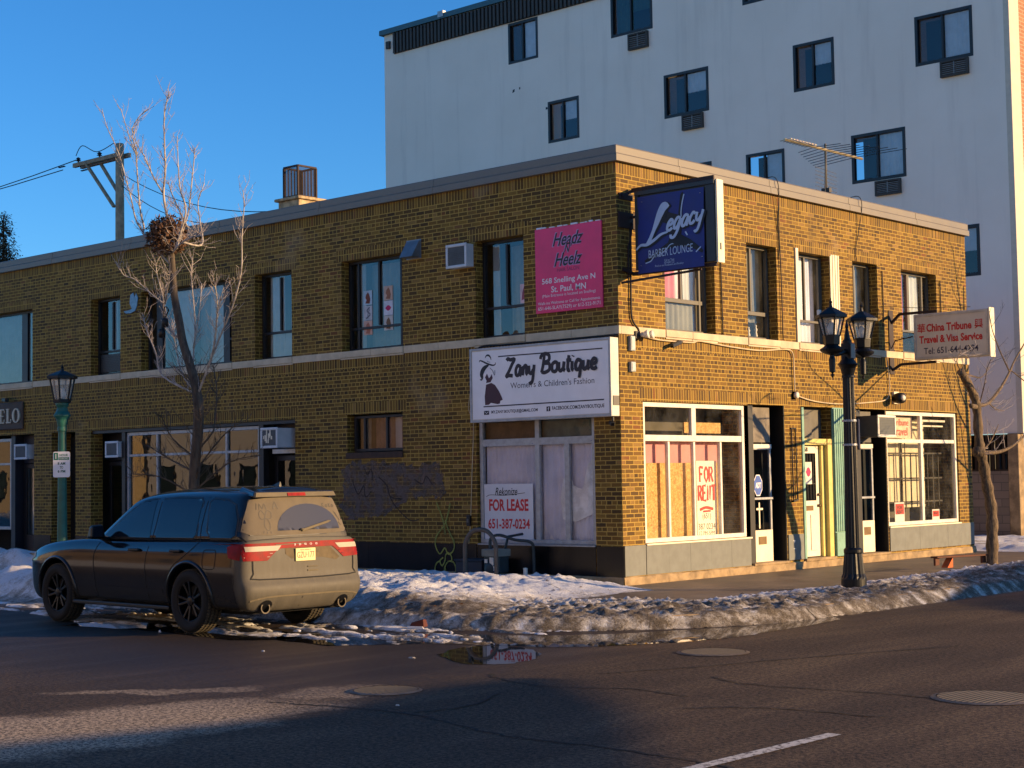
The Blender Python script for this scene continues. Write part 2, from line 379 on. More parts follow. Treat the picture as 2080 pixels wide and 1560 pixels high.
# belt course in stone lengths, dropping as sills under the windows
m = MB(); rs = random.Random(3)
def belt(F, a0, a1, holes):
    s = a0
    sills = [(h[0]-.03, h[1]+.03) for h in holes if h[3] > 5]
    cuts = sorted({a0, a1, *[q for p in sills for q in p]})
    for a, b in zip(cuts, cuts[1:]):
        if b-a < .01: continue
        sill = any(p[0] <= (a+b)/2 <= p[1] for p in sills); n = max(1, round((b-a)/.85))
        for i in range(n):
            x0, x1 = a+(b-a)*i/n+.004, a+(b-a)*(i+1)/n-.004
            if sill: F.box(m, x0, x1, -.2, .035, 3.935, 4.047); F.box(m, x0, x1, .004, .022, 3.9, 3.93)
            else: F.box(m, x0, x1, -.05, .022, 3.92, 4.05)
belt(FL, -30, 0.022, HL); belt(FR, .03, 11.8, HR)
m.build('belt_course', STONE, bld, bevel=.004)
# base panels and footing
def run(F, nm, mt, segs, z0, z1, d, step):
    for a, b in segs:
        m = MB(); n = max(1, round((b-a)/step))
        for i in range(n): F.box(m, a+(b-a)*i/n+(.003 if i else 0), a+(b-a)*(i+1)/n, -.02, d-(.001 if i % 2 else 0), z0, z1)
        m.build(nm, mt, bld)
run(FL, 'black_base_panel', BLACKGL, [(-7.77, -3.12), (-.52, .018), (-15.14, -14.59), (-16.8, -16.12)], .13, .6, .018, .66); run(FL, 'black_base_panel', BLACKGL, [(-3.1, -.54)], .13, .585, .016, .66)
run(FR, 'grey_base_panel', SLATE, [(.02, .55)], .14, .61, .018, .6); run(FR, 'grey_base_panel', SLATE, [(.57, 3.5)], .14, .6, .016, .6)
run(FR, 'grey_base_panel', SLATE, [(4.68, 5.18), (6.7, 7.11)], .17, .62, .018, .6); run(FR, 'grey_base_panel', SLATE, [(8.27, 11.78)], .17, .62, .018, .6)
m = MB(); rs = random.Random(5)
for F, a0, a1, n in ((FL, -30, .03, 150), (FR, -.03, 11.8, 90)):
    rows = [(-.1, .05), (.06, .045), (.118, .04), (.13, .02), (.131, -.2)]; base = len(m.v)
    for i in range(n+1):
        s = a0+(a1-a0)*i/n
        for z, d in rows: m.v.append(F.P(s, z+(rs.uniform(-.006, .006) if z > 0 else 0), d+rs.uniform(-.01, .01)*(d > 0)))
    k = len(rows)
    for i in range(n):
        for j in range(k-1): q = base+i*k+j; m.f.append((q, q+1, q+k+1, q+k)); m.mi.append(0)
m.build('concrete_footing', CONC, bld)
# ---------------------------------------------------------------- windows
def bars(F, m, a0, a1, z0, z1, d, lst, wd=.045, th=.05):
    """lst of ('v', x, y0, y1[, w]) / ('h', y, x0, x1[, w]) in fractions"""
    W, H = a1-a0, z1-z0
    for q in lst:
        ww = q[4] if len(q) > 4 else wd
        if q[0] == 'v': x = a0+W*q[1]; F.box(m, x-ww/2, x+ww/2, d-th, d, z0+H*q[2]+.001, z0+H*q[3]-.001)
        else: y = z0+H*q[1]; F.box(m, a0+W*q[2]+.001, a0+W*q[3]-.001, d-th+.004, d-.004, y-ww/2, y+ww/2)
def frame_box(F, m, a0, a1, z0, z1, d, fw_=.05, th=.07):
    F.box(m, a0, a0+fw_, d-th, d, z0, z1); F.box(m, a1-fw_, a1, d-th, d, z0, z1)
    F.box(m, a0+fw_, a1-fw_, d-th, d-.002, z0, z0+fw_); F.box(m, a0+fw_, a1-fw_, d-th, d-.002, z1-fw_, z1)
def drape(F, m, x0, x1, y0, y1, d, folds=9, amp=.03, seed=1):
    r = random.Random(seed); n = max(4, int((x1-x0)/.03)); base = len(m.v)
    ph = r.random()*6
    for i in range(n+1):
        x = x0+(x1-x0)*i/n; o = amp*math.sin(folds*2*math.pi*i/n+ph)+amp*.4*math.sin(folds*5.3*i/n+ph*2)
        m.v += [F.P(x, y0, d+o), F.P(x, y1, d+o*.5)]
    for i in range(n):
        q = base+2*i; m.f.append((q, q+2, q+3, q+1)); m.mi.append(0)
def window(F, a0, a1, z0, z1, d, lst, fmat=DARKFR, pane=PANE, curtains=(), parent=None, name='window', fw_=.05, back=True):
    m = MB(); frame_box(F, m, a0+.002, a1-.002, z0+.002, z1-.002, d, fw_); bars(F, m, a0, a1, z0, z1, d-.006, lst)
    o = m.build(name, fmat, parent or bld, bevel=.004)
    if pane:
        m = MB(); F.quad(m, a0+.03, a1-.03, z0+.03, z1-.03, d-.045); m.build('pane', pane, o, recalc=False)
    for k, (x0, x1, y0, y1, dd, mt) in enumerate(curtains):
        m = MB(); W, H = a1-a0, z1-z0
        drape(F, m, a0+W*x0, a0+W*x1, z0+H*y0, z0+H*y1, d-dd, max(2, int((x1-x0)*W/.13)), .022, k+int(a0*10))
        m.build('curtain', mt, o, smooth=True)
    return o
two = [('v', .5, .33, .95), ('h', .31, .03, .97)]
four = [('v', .16, .03, .97), ('v', .5, .27, .97), ('v', .86, .03, .97), ('h', .25, .03, .97)]
wide = [('v', .13, .03, .97, .2), ('v', .87, .03, .97, .2), ('h', .3, .03, .1), ('h', .3, .9, .97)]
D = -RV+.02
window(FL, *HL[0][:4], D, [('v', .2, .03, .97, .2), ('v', .79, .03, .97, .24), ('h', .3, .9, .97)], curtains=[(.1, .9, .02, .98, .3, CURTG)])
window(FL, *HL[1][:4], D, two, curtains=[(.28, .5, .3, .97, .14, CURT), (.56, .97, .3, .97, .14, CURT)])
window(FL, *HL[2][:4], D, wide, curtains=[(.24, .44, .0, .99, .2, CURT), (.42, .62, .0, .99, .4, CURTG), (.6, .77, .0, .99, .24, CURT), (.22, .78, .88, .99, .15, CURT), (.02, .12, 0, 1, .22, CURTG)])
window(FL, *HL[3][:4], D, two, curtains=[(.08, .46, .02, .97, .16, CURT), (.54, .97, .33, .97, .24, CURTG), (.5, .97, .02, .3, .14, CURT)])
w5 = window(FL, *HL[4][:4], D, four, curtains=[(.0, .16, .02, .97, .2, CURT), (.16, .99, .02, .97, .35, CURTG)])
w6 = window(FL, *HL[5][:4], D, two, curtains=[(.06, .2, .02, .97, .2, CURT), (.2, .98, .02, .97, .5, CURTG)])
m = MB(); FL.box(m, -14.44, -13.56, D-.03, D+.01, 4.12, 4.5)
for i in range(9): FL.box(m, -14.42, -13.6, D+.012, D+.022, 4.15+i*.037, 4.165+i*.037)
m.build('louver_panel', DARKFR, bld)
window(FL, -6.28, -4.9, 2.215, 2.87, -.12, [('v', .2, .03, .97), ('v', .62, .03, .97)], curtains=[(.22, .98, .02, .98, .25, pm('mauve_blind', (150, 118, 112), .9)), (.64, .76, .02, .98, .2, LACE), (.02, .2, .0, 1, .2, CURTG)])
m = MB(); FL.box(m, -6.35, -4.87, -.1, .03, 2.09, 2.2); m.build('brick_sill', pm('dark_sill_brick', (70, 52, 40), .9, var=.3, scale=14), bld, bevel=.006)
GF = GREYFR
window(FR, *HR[0][:4], D, [('v', .12, .03, .97), ('v', .5, .33, .97), ('v', .87, .03, .97), ('h', .32, .03, .97, .07)], GF, PANEF, [(.14, .45, .32, .98, .1, PINK), (.42, .6, .32, .98, .14, LACE), (.6, .75, .32, .98, .1, CURT), (.76, .98, .0, .98, .2, LACE), (.1, .8, 0, .3, .1, CURTG)])
w8 = window(FR, *HR[1][:4], D, [('v', .42, .3, .97), ('h', .28, .03, .97, .07)], GF, PANEF, [(.02, .4, .2, .98, .12, CURT), (.45, .98, .2, .98, .2, CURTG)])
window(FR, *HR[2][:4], D, [('v', .48, .27, .97), ('v', .93, .03, .97), ('h', .26, .03, .97)], GF, PANEF, [(.03, .45, .02, .98, .18, CURTG), (.5, .97, .02, .98, .16, LACE)])
window(FR, *HR[3][:4], D, [('v', .4, .3, .97), ('h', .28, .03, .97)], GF, PANEF, [(.03, .38, .02, .98, .15, CURT), (.42, .98, .02, .98, .18, CURTG)])
window(FR, *HR[4][:4], D, [('v', .42, .3, .97, .09), ('v', .82, .03, .97), ('h', .28, .03, .97)], GF, PANEF, [(.03, .4, .3, .98, .12, LACE), (.25, .36, .3, .98, .09, PINK), (.46, .8, .3, .98, .1, CURT)])
m = MB(); FR.box(m, 5.13, 5.215, -.02, .03, 4.05, 5.76); m.build('cream_window_trim', CREAM, bld, bevel=.003)
m = MB(); FR.box(m, 6.335, 6.36, -.18, .012, 4.05, 5.72)
for i in range(6): FR.box(m, 6.365+i*.045, 6.405+i*.045, -.02, .012+.012*(i % 2), 4.05, 5.75)
m.build('cream_window_trim', CREAM, bld, bevel=.003)
m = MB()
for i, (s, h) in enumerate(((3.85, .2), (4.05, .17), (4.28, .22))):
    m.lathe([(.03, 0), (.032, .02), (.018, h*.4), (.03, h*.6), (.012, h*.78), (.022, h*.9), (.004, h)], FR.P(s, 4.12, -.3), 10)
tag(m.build('figurine', WHITEFR, None, smooth=True, origin=FR.P(4.05, 4.12, -.3)), 'small white figurines standing inside the second upper window of the sunlit front', 'figurine')
# ---------------------------------------------------------------- shopfronts
def shop(F, a0, a1, z0, z1, d, lst, fmat, name, pane, wd=.06):
    m = MB(); frame_box(F, m, a0+.002, a1-.002, z0+.002, z1-.002, d, .07, .08); bars(F, m, a0, a1, z0, z1, d-.006, lst, wd, .07)
    o = m.build(name, fmat, bld, bevel=.005)
    m = MB(); F.quad(m, a0+.03, a1-.03, z0+.03, z1-.03, d-.05); m.build('pane', pane, o, recalc=False)
    return o
# boutique window, side street
bw_ = shop(FL, -3.08, -.56, .615, 2.86, -.05, [('h', .745, .02, .98, .12), ('v', .51, .02, .98, .09), ('v', .76, .02, .75, .1)], ALUM, 'boutique_window', PANEB)
m = MB(); FL.box(m, -3.08, -.545, -.05, .03, .59, .612); m.build('sill', ALUM, bw_)
m = MB(); drape(FL, m, -3.0, -.6, .63, 2.3, -.16, 21, .022, 3); m.build('net_curtain', LACE, bw_, smooth=True)
m = MB(); m.prism([(-1.32, 1.02), (-1.05, .98), (-.7, 1.1), (-.62, 1.4), (-.66, 2.0), (-.78, 1.9), (-.86, 1.62), (-.9, 1.5), (-1.08, 1.56), (-1.14, 1.72), (-1.3, 1.68), (-1.36, 1.35)], FL.P, -.125, -.12); m.build('white_reflection_shape', pm('reflection_white', (226, 230, 234), .8), bw_, recalc=False)  # white shape painting a reflection in the right panes
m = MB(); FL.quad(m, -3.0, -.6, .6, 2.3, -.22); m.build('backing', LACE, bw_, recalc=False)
m = MB(); FL.quad(m, -3.0, -1.85, 2.3, 2.86, -.2); m.build('transom_board', pm('brown_board', (96, 76, 58), .8, var=.3), bw_, recalc=False)
m = MB(); FL.quad(m, -1.78, -.6, 2.3, 2.86, -.2); m.build('transom_board', pm('green_grey_board', (92, 108, 104), .8, var=.25), bw_, recalc=False)
m = MB()
for x, z in ((-2.93, 2.22), (-1.9, 2.24), (-1.16, 2.24), (-.65, 2.25)): m.lathe([(.001, 0), (.03, .005), (.034, .02), (.02, .035), (.001, .04)], FL.P(x, z, -.09), 10)
m.build('suction_hook', pm('blue_plastic', (82, 92, 140), .4), bw_)
# shopfront with two doors, side street
m = MB(); FL.box(m, -13.5, -13.38, -.2, -.06, .14, 2.86); FL.box(m, -8.94, -8.8, -.2, -.06, .14, 2.86); FL.box(m, -14.56, -7.8, -.2, -.04, 2.8, 2.865)
m.build('shopfront_post', DARKFR, bld)
sf = shop(FL, -13.375, -8.945, .75, 2.79, -.1, [('h', .76, .01, .99, .05), ('v', .24, .02, .98, .05), ('v', .51, .02, .98, .11), ('v', .76, .02, .98, .06)], ALUM, 'shop_window', PANED)
m = MB(); FL.box(m, -13.375, -8.945, -.2, -.08, .13, .74); m.build('stall_riser', BLACKGL, sf)
m = MB()
FL.quad(m, -13.3, -9, .75, 2.75, -.9); m.build('backing', VOID, sf, recalc=False)
def sdoor(F, a0, a1, z0, z1, d, fmat, pane, kick=None, rails=(), name='door', glass_z=None, handle='pull', kickmat=None, st=.09):
    m = MB(); F.box(m, a0, a0+st, d-.045, d, z0, z1); F.box(m, a1-st, a1, d-.045, d, z0, z1)
    k = kick or .22; F.box(m, a0+st, a1-st, d-.045, d-.002, z1-.1, z1)
    if not kickmat: F.box(m, a0+st, a1-st, d-.045, d-.002, z0, z0+k)
    o = m.build(name, fmat, bld, bevel=.004)
    m = MB(); F.quad(m, a0+st, a1-st, z0+k, z1-.1, d-.025); m.build('pane', pane, o, recalc=False)
    if kickmat:
        m = MB(); F.box(m, a0+.004, a1-.004, d-.04, d+.004, z0, z0+k); kp = m.build('kick_panel', kickmat, o, bevel=.004)
        m = MB(); s = (a0+a1)/2; F.box(m, s-.12, s+.12, d+.005, d+.014, z0+k*.55, z0+k*.8); m.build('mail_slot', BRASS, kp, bevel=.003)
    for z in rails:
        m = MB(); F.box(m, a0+.02, a1-.02, d+.003, d+.04, z-.02, z+.02); m.build('push_bar', ALUM, o, bevel=.004)
    return o
def void_back(F, a0, a1, z0, z1, d, nm='backing', mat=None, par=None):
    m = MB(); F.quad(m, a0, a1, z0, z1, d); m.build(nm, mat or VOID, par or bld, recalc=False)
d_a = sdoor(FL, -14.5, -13.55, .14, 2.2, -.42, BLACK, PANED); void_back(FL, -14.55, -13.4, .1, 2.87, -.75, par=d_a)
m = MB(); FL.box(m, -14.56, -13.5, -.46, -.43, 2.22, 2.8); m.build('transom_panel', BLACK, d_a)
m = MB(); FL.box(m, -13.68, -13.6, -.4, -.33, 1.2, 1.24); FL.box(m, -13.66, -13.63, -.41, -.38, 1.1, 1.34); m.build('handle', ALUM, d_a)
d_b = sdoor(FL, -8.76, -7.83, .14, 2.2, -.3, DARKFR, PANED, kick=.5); void_back(FL, -8.8, -7.8, .1, 2.87, -.9, par=d_b)
m = MB(); FL.box(m, -8.7, -7.8, -.25, -.2, 2.24, 2.32); m.build('white_rail', WHITEFR, d_b)
m = MB(); FL.box(m, -8.79, -7.8, -.34, -.31, 2.23, 2.8); m.build('transom_panel', BLACK, d_b)
# narrow doorway and the far left shopfront
d_c = sdoor(FL, -16.05, -15.2, .14, 2.78, -.45, BLACK, PANE, kick=.3, st=.16); void_back(FL, -16.1, -15.1, .1, 2.87, -.6, mat=CURTG, par=d_c)
text('1577', FL.P, -15.45, 2.6, -.44, height=.12, mat=WHITEFR, parent=d_c, name='house_number')
d_e = sdoor(FL, -17.75, -16.86, .14, 2.2, -.3, DARKFR, PANE, kick=.45, st=.13); void_back(FL, -17.8, -16.82, .1, 2.2, -.45, mat=CURT, par=d_e)
m = MB(); FL.box(m, -17.75, -16.86, -.34, -.31, 2.22, 2.86); FL.box(m, -17.95, -17.78, -.34, -.1, .14, 2.86); m.build('transom_panel', pm('navy_paint', (26, 30, 42), .5), d_e)
s2 = shop(FL, -22.4, -17.96, .7, 2.8, -.12, [('h', .72, .01, .99, .05), ('v', .5, .02, .98, .06)], ALUM, 'shop_window', PANED)
void_back(FL, -22.4, -17.9, .1, 2.87, -.8, par=s2)
# FOR RENT shopfront, sunlit front
fr_ = shop(FR, .58, 3.44, .63, 2.87, -.03, [('h', .745, .02, .98, .1), ('v', .49, .74, .98, .12), ('v', .245, .02, .72, .05), ('v', .49, .02, .72, .05), ('v', .755, .02, .72, .05)], WHITEFR, 'shop_window', PANEF)
m = MB(); FR.box(m, .57, 3.52, -.02, .035, .6, .625); m.build('sill', CREAM, fr_)
m = MB(); FR.box(m, .62, 2.2, -.22, -.2, .63, 1.9); FR.box(m, 2.75, 2.98, -.24, -.22, .63, 1.9); m.build('strand_board', OSB, fr_)
m = MB(); FR.box(m, .6, 3.0, -.28, -.26, .63, 2.29); m.build('foam_board', FOAM, fr_)
m = MB(); FR.box(m, 2.1, 3.15, -.35, -.32, 2.4, 2.58); m.build('shelf_board', OSB, fr_)
void_back(FR, .55, 3.5, .5, 2.87, -.9, par=fr_, mat=GREYIN)
# door one (dark glass, cream kick plate)
d1 = sdoor(FR, 3.73, 4.40, .17, 2.22, -.13, ALUM, PANED, .55, (1.27,), kickmat=CREAM, st=.05); void_back(FR, 3.5, 4.7, .1, 2.9, -1.1, par=d1)
m = MB(); FR.box(m, 3.53, 3.71, -.2, -.03, .17, 2.88); FR.box(m, 4.42, 4.65, -.5, -.34, .17, 2.89); FR.box(m, 4.642, 4.657, -.54, -.004, .17, 2.895); m.build('jamb_and_shade_panel', BLACK, d1)  # thin black panel on the right reveal paints its shade
m = MB(); FR.box(m, 3.72, 4.41, -.2, -.15, 2.25, 2.86); m.build('transom_panel', pm('grey_soffit_board', (118, 110, 98), .8, var=.3, scale=5, bump=.3), d1)
m = MB(); FR.box(m, 3.73, 4.40, -.125, -.118, 2.14, 2.215); m.build('closer', WHITEFR, d1)
# door 568
m = MB(); FR.box(m, 5.28, 5.95, -.16, -.115, .19, 2.2); d2 = m.build('white_door', DOORW, bld, bevel=.004)
m = MB(); FR.quad(m, 5.36, 5.84, 1.2, 2.06, -.112); p2 = m.build('pane', PANED, d2, recalc=False)
void_back(FR, 5.36, 5.84, 1.2, 2.06, -.1135, par=d2)
m = MB()
for k in range(4): FR.box(m, 5.44+k*.1, 5.452+k*.1, -.11, -.104, 1.22, 2.04)
FR.box(m, 5.37, 5.83, -.11, -.105, 1.5, 1.512); m.build('window_grille', BLACK, d2)
m = MB(); FR.box(m, 5.4, 5.56, -.114, -.1, .3, .95); FR.box(m, 5.62, 5.8, -.114, -.1, .3, .95); m.build('raised_panel', DOORW, d2, bevel=.01)
m = MB(); FR.box(m, 5.46, 5.72, -.114, -.104, 1.02, 1.11); m.build('mail_slot', BRASS, d2, bevel=.003)
m = MB(); m.lathe([(.02, 0), (.034, .02), (.02, .05)], FR.P(5.9, 1.28, -.1), 10); m.lathe([(.02, 0), (.04, .02), (.03, .05)], FR.P(5.9, 1.08, -.1), 10); m.build('handle', BRASS, d2, smooth=True)
text('568', FR.P, 5.5, 2.13, -.108, height=.085, mat=BLACK, parent=d2, name='house_number', bold=.02)
m = MB(); FR.box(m, 5.205, 5.275, -.2, .02, .16, 2.88); m.build('mint_trim', MINT, d2)
m = MB(); FR.box(m, 5.96, 6.06, -.18, -.06, .18, 2.2); FR.box(m, 6.06, 6.2, -.12, .02, .17, 2.32); FR.box(m, 5.28, 6.06, -.17, .0, 2.21, 2.32); m.build('yellow_frame', YELLOW, d2, bevel=.004)
m = MB(); FR.box(m, 5.28, 6.2, -.25, -.2, 2.33, 2.88); FR.box(m, 5.3, 5.8, -.19, -.15, 2.36, 2.78); m.build('transom_panel', GREYFR, d2)
m = MB()
FR.box(m, 6.24, 6.68, -.02, .03, .17, 2.9)
for k in range(6): FR.box(m, 6.25+k*.072, 6.3+k*.072, .031, .055, .62, 2.88)
FR.box(m, 6.235, 6.69, .031, .065, .17, .6); m.build('fluted_pilaster', MINT, bld, bevel=.008)
for a, b, c in ((5.2, 6.24, .175), (3.55, 4.66, .168), (7.13, 8.22, .168)): m = MB(); FR.box(m, a, b, -.4, .055, .122, c); m.build('door_step', CONC, bld, bevel=.01)
# door three beside the travel agency
d3 = sdoor(FR, 7.36, 7.92, .18, 2.24, -.12, ALUM, PANED, .6, (1.22,), kickmat=CREAM, st=.05); void_back(FR, 7.1, 8.2, .1, 2.9, -1.1, par=d3)
m = MB(); FR.box(m, 7.94, 8.22, -.48, -.34, .17, 2.88); FR.box(m, 8.222, 8.237, -.49, -.004, .17, 2.895); FR.box(m, 7.14, 7.34, -.25, -.04, .17, 2.88); m.build('jamb_and_shade_panel', BLACK, d3)  # right reveal painted black for the shade in it
m = MB(); FR.box(m, 7.35, 7.93, -.2, -.15, 2.27, 2.86); m.build('transom_panel', GREYFR, d3)
m = MB(); FR.box(m, 7.36, 7.92, -.115, -.108, 2.16, 2.235); m.build('closer', WHITEFR, d3)
ch = shop(FR, 8.27, 11.19, .65, 2.88, -.03, [('h', .74, .02, .98, .07), ('v', .5, .02, .98, .09)], WHITEFR, 'travel_agency_window', PANEF)
m = MB(); FR.box(m, 8.26, 11.2, -.02, .035, .62, .645); m.build('sill', CREAM, ch)
m = MB(); drape(FR, m, 8.35, 9.55, 1.1, 2.35, -.42, 3, .015, 5); drape(FR, m, 9.7, 10.6, .98, 2.75, -.45, 3, .012, 6); m.build('cloth_blind', pm('cream_blind', (214, 204, 176), .9, var=.08), ch, smooth=True)
m = MB()
for z in (1.08, 1.55, 2.05): FR.box(m, 8.35, 10.95, -.27, -.25, z, z+.03)
for k in range(11):
    FR.box(m, 8.5+k*.23, 8.52+k*.23, -.262, -.25, .9 if k % 2 else 1.0, 2.7 if k in (3, 4) else 2.05)
m.build('security_grille', pm('iron_grille', (40, 36, 36), .6), ch)
m = MB(); FR.quad(m, 8.3, 9.65, 2.36, 2.78, -.2); pn = m.build('window_poster', pm('faded_paper', (216, 196, 176), .9), ch, recalc=False)
text('China Tribune', FR.P, 8.95, 2.68, -.19, width=1.1, mat=pm('faded_red', (196, 96, 96), .8), parent=pn); text('Travel', FR.P, 9.15, 2.5, -.19, width=.6, mat=pm('faded_red', (196, 96, 96), .8), parent=pn)
void_back(FR, 8.25, 11.2, .5, 2.9, -.85, par=ch, mat=GREYIN)
m = MB(); FR.box(m, 9.75, 10.9, -.2, -.12, 2.7, 2.74); FR.box(m, 9.75, 10.8, -.2, -.12, 2.6, 2.63); m.build('tube_light', WHITEFR, ch)
m = MB(); m.prism([(4.86, .46), (4.9, .52), (4.82, .52)], FR.P, .019, .0205); m.prism([(4.83, .36), (4.9, .36), (4.9, .375), (4.83, .375)], FR.P, .019, .0205); m.build('painted_triangle', WHITEFR, bld, recalc=False)
# painted-over graffiti and lines on the side wall (thin paint on the brick)
def mk_cover_paint():
    t = NT('dark_mauve_paint'); n = t.noise(t.obj(), 5, 6, .7); t.set(col=t.mix(n, (.12, .085, .07), (.19, .135, .11)), rough=.85)
    t.put(t.b.inputs['Alpha'], t.math('MULTIPLY_ADD', t.ss(n, .36, .6), .55, .08)); return t.m
PAINT = mk_cover_paint()
m = MB(); rs = random.Random(11)
def blot(pts, j, d):
    out = []
    for i in range(len(pts)):
        a, b = Vector((*pts[i], 0)), Vector((*pts[(i+1) % len(pts)], 0)); n = max(2, int((b-a).length/.06))
        for k in range(n): q = a.lerp(b, k/n); out.append((q.x+rs.uniform(-j, j), q.y+rs.uniform(-j, j)))
    m.prism(out, FL.P, d-.002, d)
blot([(-6.5, 1.9), (-6.1, 2.05), (-5.3, 2.0), (-4.9, 2.0), (-4.85, 1.95), (-3.95, 1.98), (-3.85, 1.55), (-3.9, 1.38), (-4.8, 1.36), (-5.1, 1.2), (-5.5, 1.02), (-6.3, .98), (-6.55, 1.2), (-6.42, 1.5)], .055, .004)
m.build('graffiti_cover_paint', PAINT, bld, recalc=False)
m = MB(); GG = pm('yellow_green_spray', (130, 132, 58), .8, var=.3, scale=20)
for k, pts in enumerate([[(-4.05, 1.3), (-3.9, 1.0), (-3.85, .75)], [(-3.72, 1.28), (-3.84, .95), (-4.06, .72), (-4.08, .55), (-3.98, .42), (-3.86, .52), (-3.78, .42), (-3.66, .48), (-3.64, .62), (-3.78, .85), (-3.84, 1.0)],
            [(-3.9, .36), (-3.98, .3), (-3.93, .22), (-3.86, .3), (-3.84, .4), (-3.78, .44), (-3.7, .38), (-3.7, .28)], [(-3.96, .3), (-4.06, .26), (-4.1, .14), (-4.02, .08), (-3.9, .1), (-3.85, .22), (-3.76, .3), (-3.64, .27), (-3.6, .14), (-3.7, .07), (-3.82, .1), (-3.86, .2)]]):
    ribbon(m, pts, .028, FL.P, .0215+k*.002)
m.build('spray_line', GG, bld, recalc=False)
m = MB(); 
for k, pts in enumerate([[(-5.3, 1.62), (-5.15, 1.3), (-4.75, 1.0), (-4.5, 1.0)], [(-5.9, 1.95), (-5.8, 1.8), (-5.7, 1.9), (-5.66, 1.7)], [(-5.5, 1.75), (-5.3, 1.6), (-5.2, 1.4), (-4.9, 1.36)], [(-6.2, 1.7), (-6.05, 1.45), (-5.9, 1.6), (-5.85, 1.4), (-5.7, 1.5)], [(-4.6, 1.7), (-4.4, 1.62), (-4.3, 1.75), (-4.15, 1.6)]]): ribbon(m, pts, .018, FL.P, .006+k*.001)
m.build('old_tag_line', pm('old_spray', (34, 28, 28), .8), bld, recalc=False)
# chimney with its rusty spark cage
m = MB(); m.box(-13.35, -12.62, 4.25, 5.0, 6.4, 8.18); m.box(-13.42, -12.55, 4.18, 5.08, 8.18, 8.25)
chim = m.build('chimney', pm('white_flaking_brick', (172, 150, 116), .9, var=.45, scale=7, bump=.4), bld, bevel=.02)
RUST = pm('rusty_iron', (58, 47, 44), .85, var=.35, scale=12)
m = MB(); x0, x1, y0, y1 = -13.2, -12.7, 4.3, 4.85
for x in (x0, x1):
    for y in (y0, y1): m.box(x-.02, x+.02, y-.02, y+.02, 8.25, 8.96)
for (a, b) in (((x0, y0), (x1, y0)), ((x1, y0), (x1, y1)), ((x1, y1), (x0, y1)), ((x0, y1), (x0, y0))):
    m.obox((*a, 8.97), (*b, 8.97), .04, .04); m.obox((*a, 8.27), (*b, 8.27), .04, .04)
    for k in range(1, 20):
        q = Vector((*a, 8.27)).lerp(Vector((*b, 8.27)), k/20); m.tube([q, q+Vector((0, 0, .7))], .006, 5)
m.build('spark_cage', RUST, chim)
m = MB(); m.box(-7.6, -6.9, .5, 1.0, 6.5, 6.98); m.build('roof_hatch', COPE, roof, bevel=.02)
# ================================================================ signs (each one a thing hung on the building)
INK = pm('ink_plum', (34, 22, 30), .5); INKB = pm('ink_black', (16, 15, 18), .5); NAVY = pm('ink_navy', (30, 32, 66), .5)
WHT = pm('letter_white', (226, 224, 226), .5, var=.04); RED = pm('letter_red', (196, 30, 36), .5, var=.08)
PALEB = pm('letter_pale_blue', (170, 190, 214), .5, var=.05)
# ---- boutique light box
zs_ = thing('light_box_sign', 'white light box sign with a drawn woman in a hat and plum script lettering', 'shop sign', (-1.52, 0, 3.25))
m = MB(); FL.box(m, -3.03, -.01, .01, .2, 2.63, 3.86); m.build('cabinet', pm('cabinet_white', (206, 200, 186), .55, var=.12, scale=3), zs_, bevel=.01)
t = NT('sign_face_white'); t.set(col=t.mix(t.ss(t.noise(t.obj(), 3, 5), .3, .7), (.78, .79, .8), (.84, .85, .86)), rough=.12, spec=.6); SFACE = t.m
m = MB(); FL.box(m, -2.98, -.06, .2, .205, 2.68, 3.81); m.build('sign_face', SFACE, zs_)
m = MB(); FL.box(m, -3.03, -.01, .2, .216, 2.63, 2.665); FL.box(m, -3.03, -.01, .2, .216, 3.825, 3.86); FL.box(m, -3.03, -2.995, .2, .216, 2.665, 3.825); FL.box(m, -.045, -.01, .2, .216, 2.665, 3.825); m.build('face_frame', ALUM, zs_)
sx = lambda px: -2.95+(px-80)/(1900-80)*2.84
def Zp(u, v, d=0): return FL.P(-2.98+2.92*u, 2.68+1.13*v, d)     # unit square of the face
def Zq(a, b, d=0): return FL.P(-2.98+a, 2.68+b, d)               # the same in metres
def F_(x, y):   # layout grid of the artwork -> metres on the face
    return ((x-80)/1820*2.92, (1120-(x-80)*.0531-y)/(925+(x-80)*.0373)*1.13)
fp = lambda *l: [F_(*q) for q in l]
d0 = .2062
for l in (fp((450, 253), (1830, 140)), fp((235, 943), (1838, 840))): m = MB(); ribbon(m, l, .02, Zq, d0, 1); m.build('rule', INK, zs_, recalc=False)
m = MB()   # figure: hat, hair, dress
ribbon(m, fp((182, 335), (190, 312), (225, 318), (290, 348), (370, 372), (408, 360), (412, 332)), lambda t: .008+.02*math.sin(t*math.pi), Zq, d0)
ribbon(m, fp((266, 275), (285, 242), (315, 236), (342, 262), (352, 300)), lambda t: .008+.022*math.sin(t*math.pi), Zq, d0+.001)
ribbon(m, fp((295, 312), (312, 326), (338, 330)), .008, Zq, d0+.0015)
ribbon(m, fp((318, 372), (275, 395), (235, 440), (214, 500), (222, 545), (210, 578), (192, 566)), lambda t: .016+.085*math.sin(min(1, t*1.2)*math.pi)*(1-t*.5), Zq, d0+.002)
ribbon(m, fp((335, 408), (372, 448), (400, 508), (404, 440)), .009, Zq, d0+.004)
m.build('drawn_hat_and_hair', INKB, zs_, recalc=False)
m = MB()
m.prism(fp((290, 488), (318, 552), (340, 525), (356, 495), (370, 548), (346, 590), (340, 605), (275, 617), (284, 586), (262, 540)), Zq, d0, d0+.001)
m.prism(fp((275, 640), (350, 614), (400, 642), (452, 720), (490, 800), (506, 845), (472, 860), (466, 898), (430, 905), (340, 888), (310, 915), (258, 920), (254, 800)), Zq, d0, d0+.001)
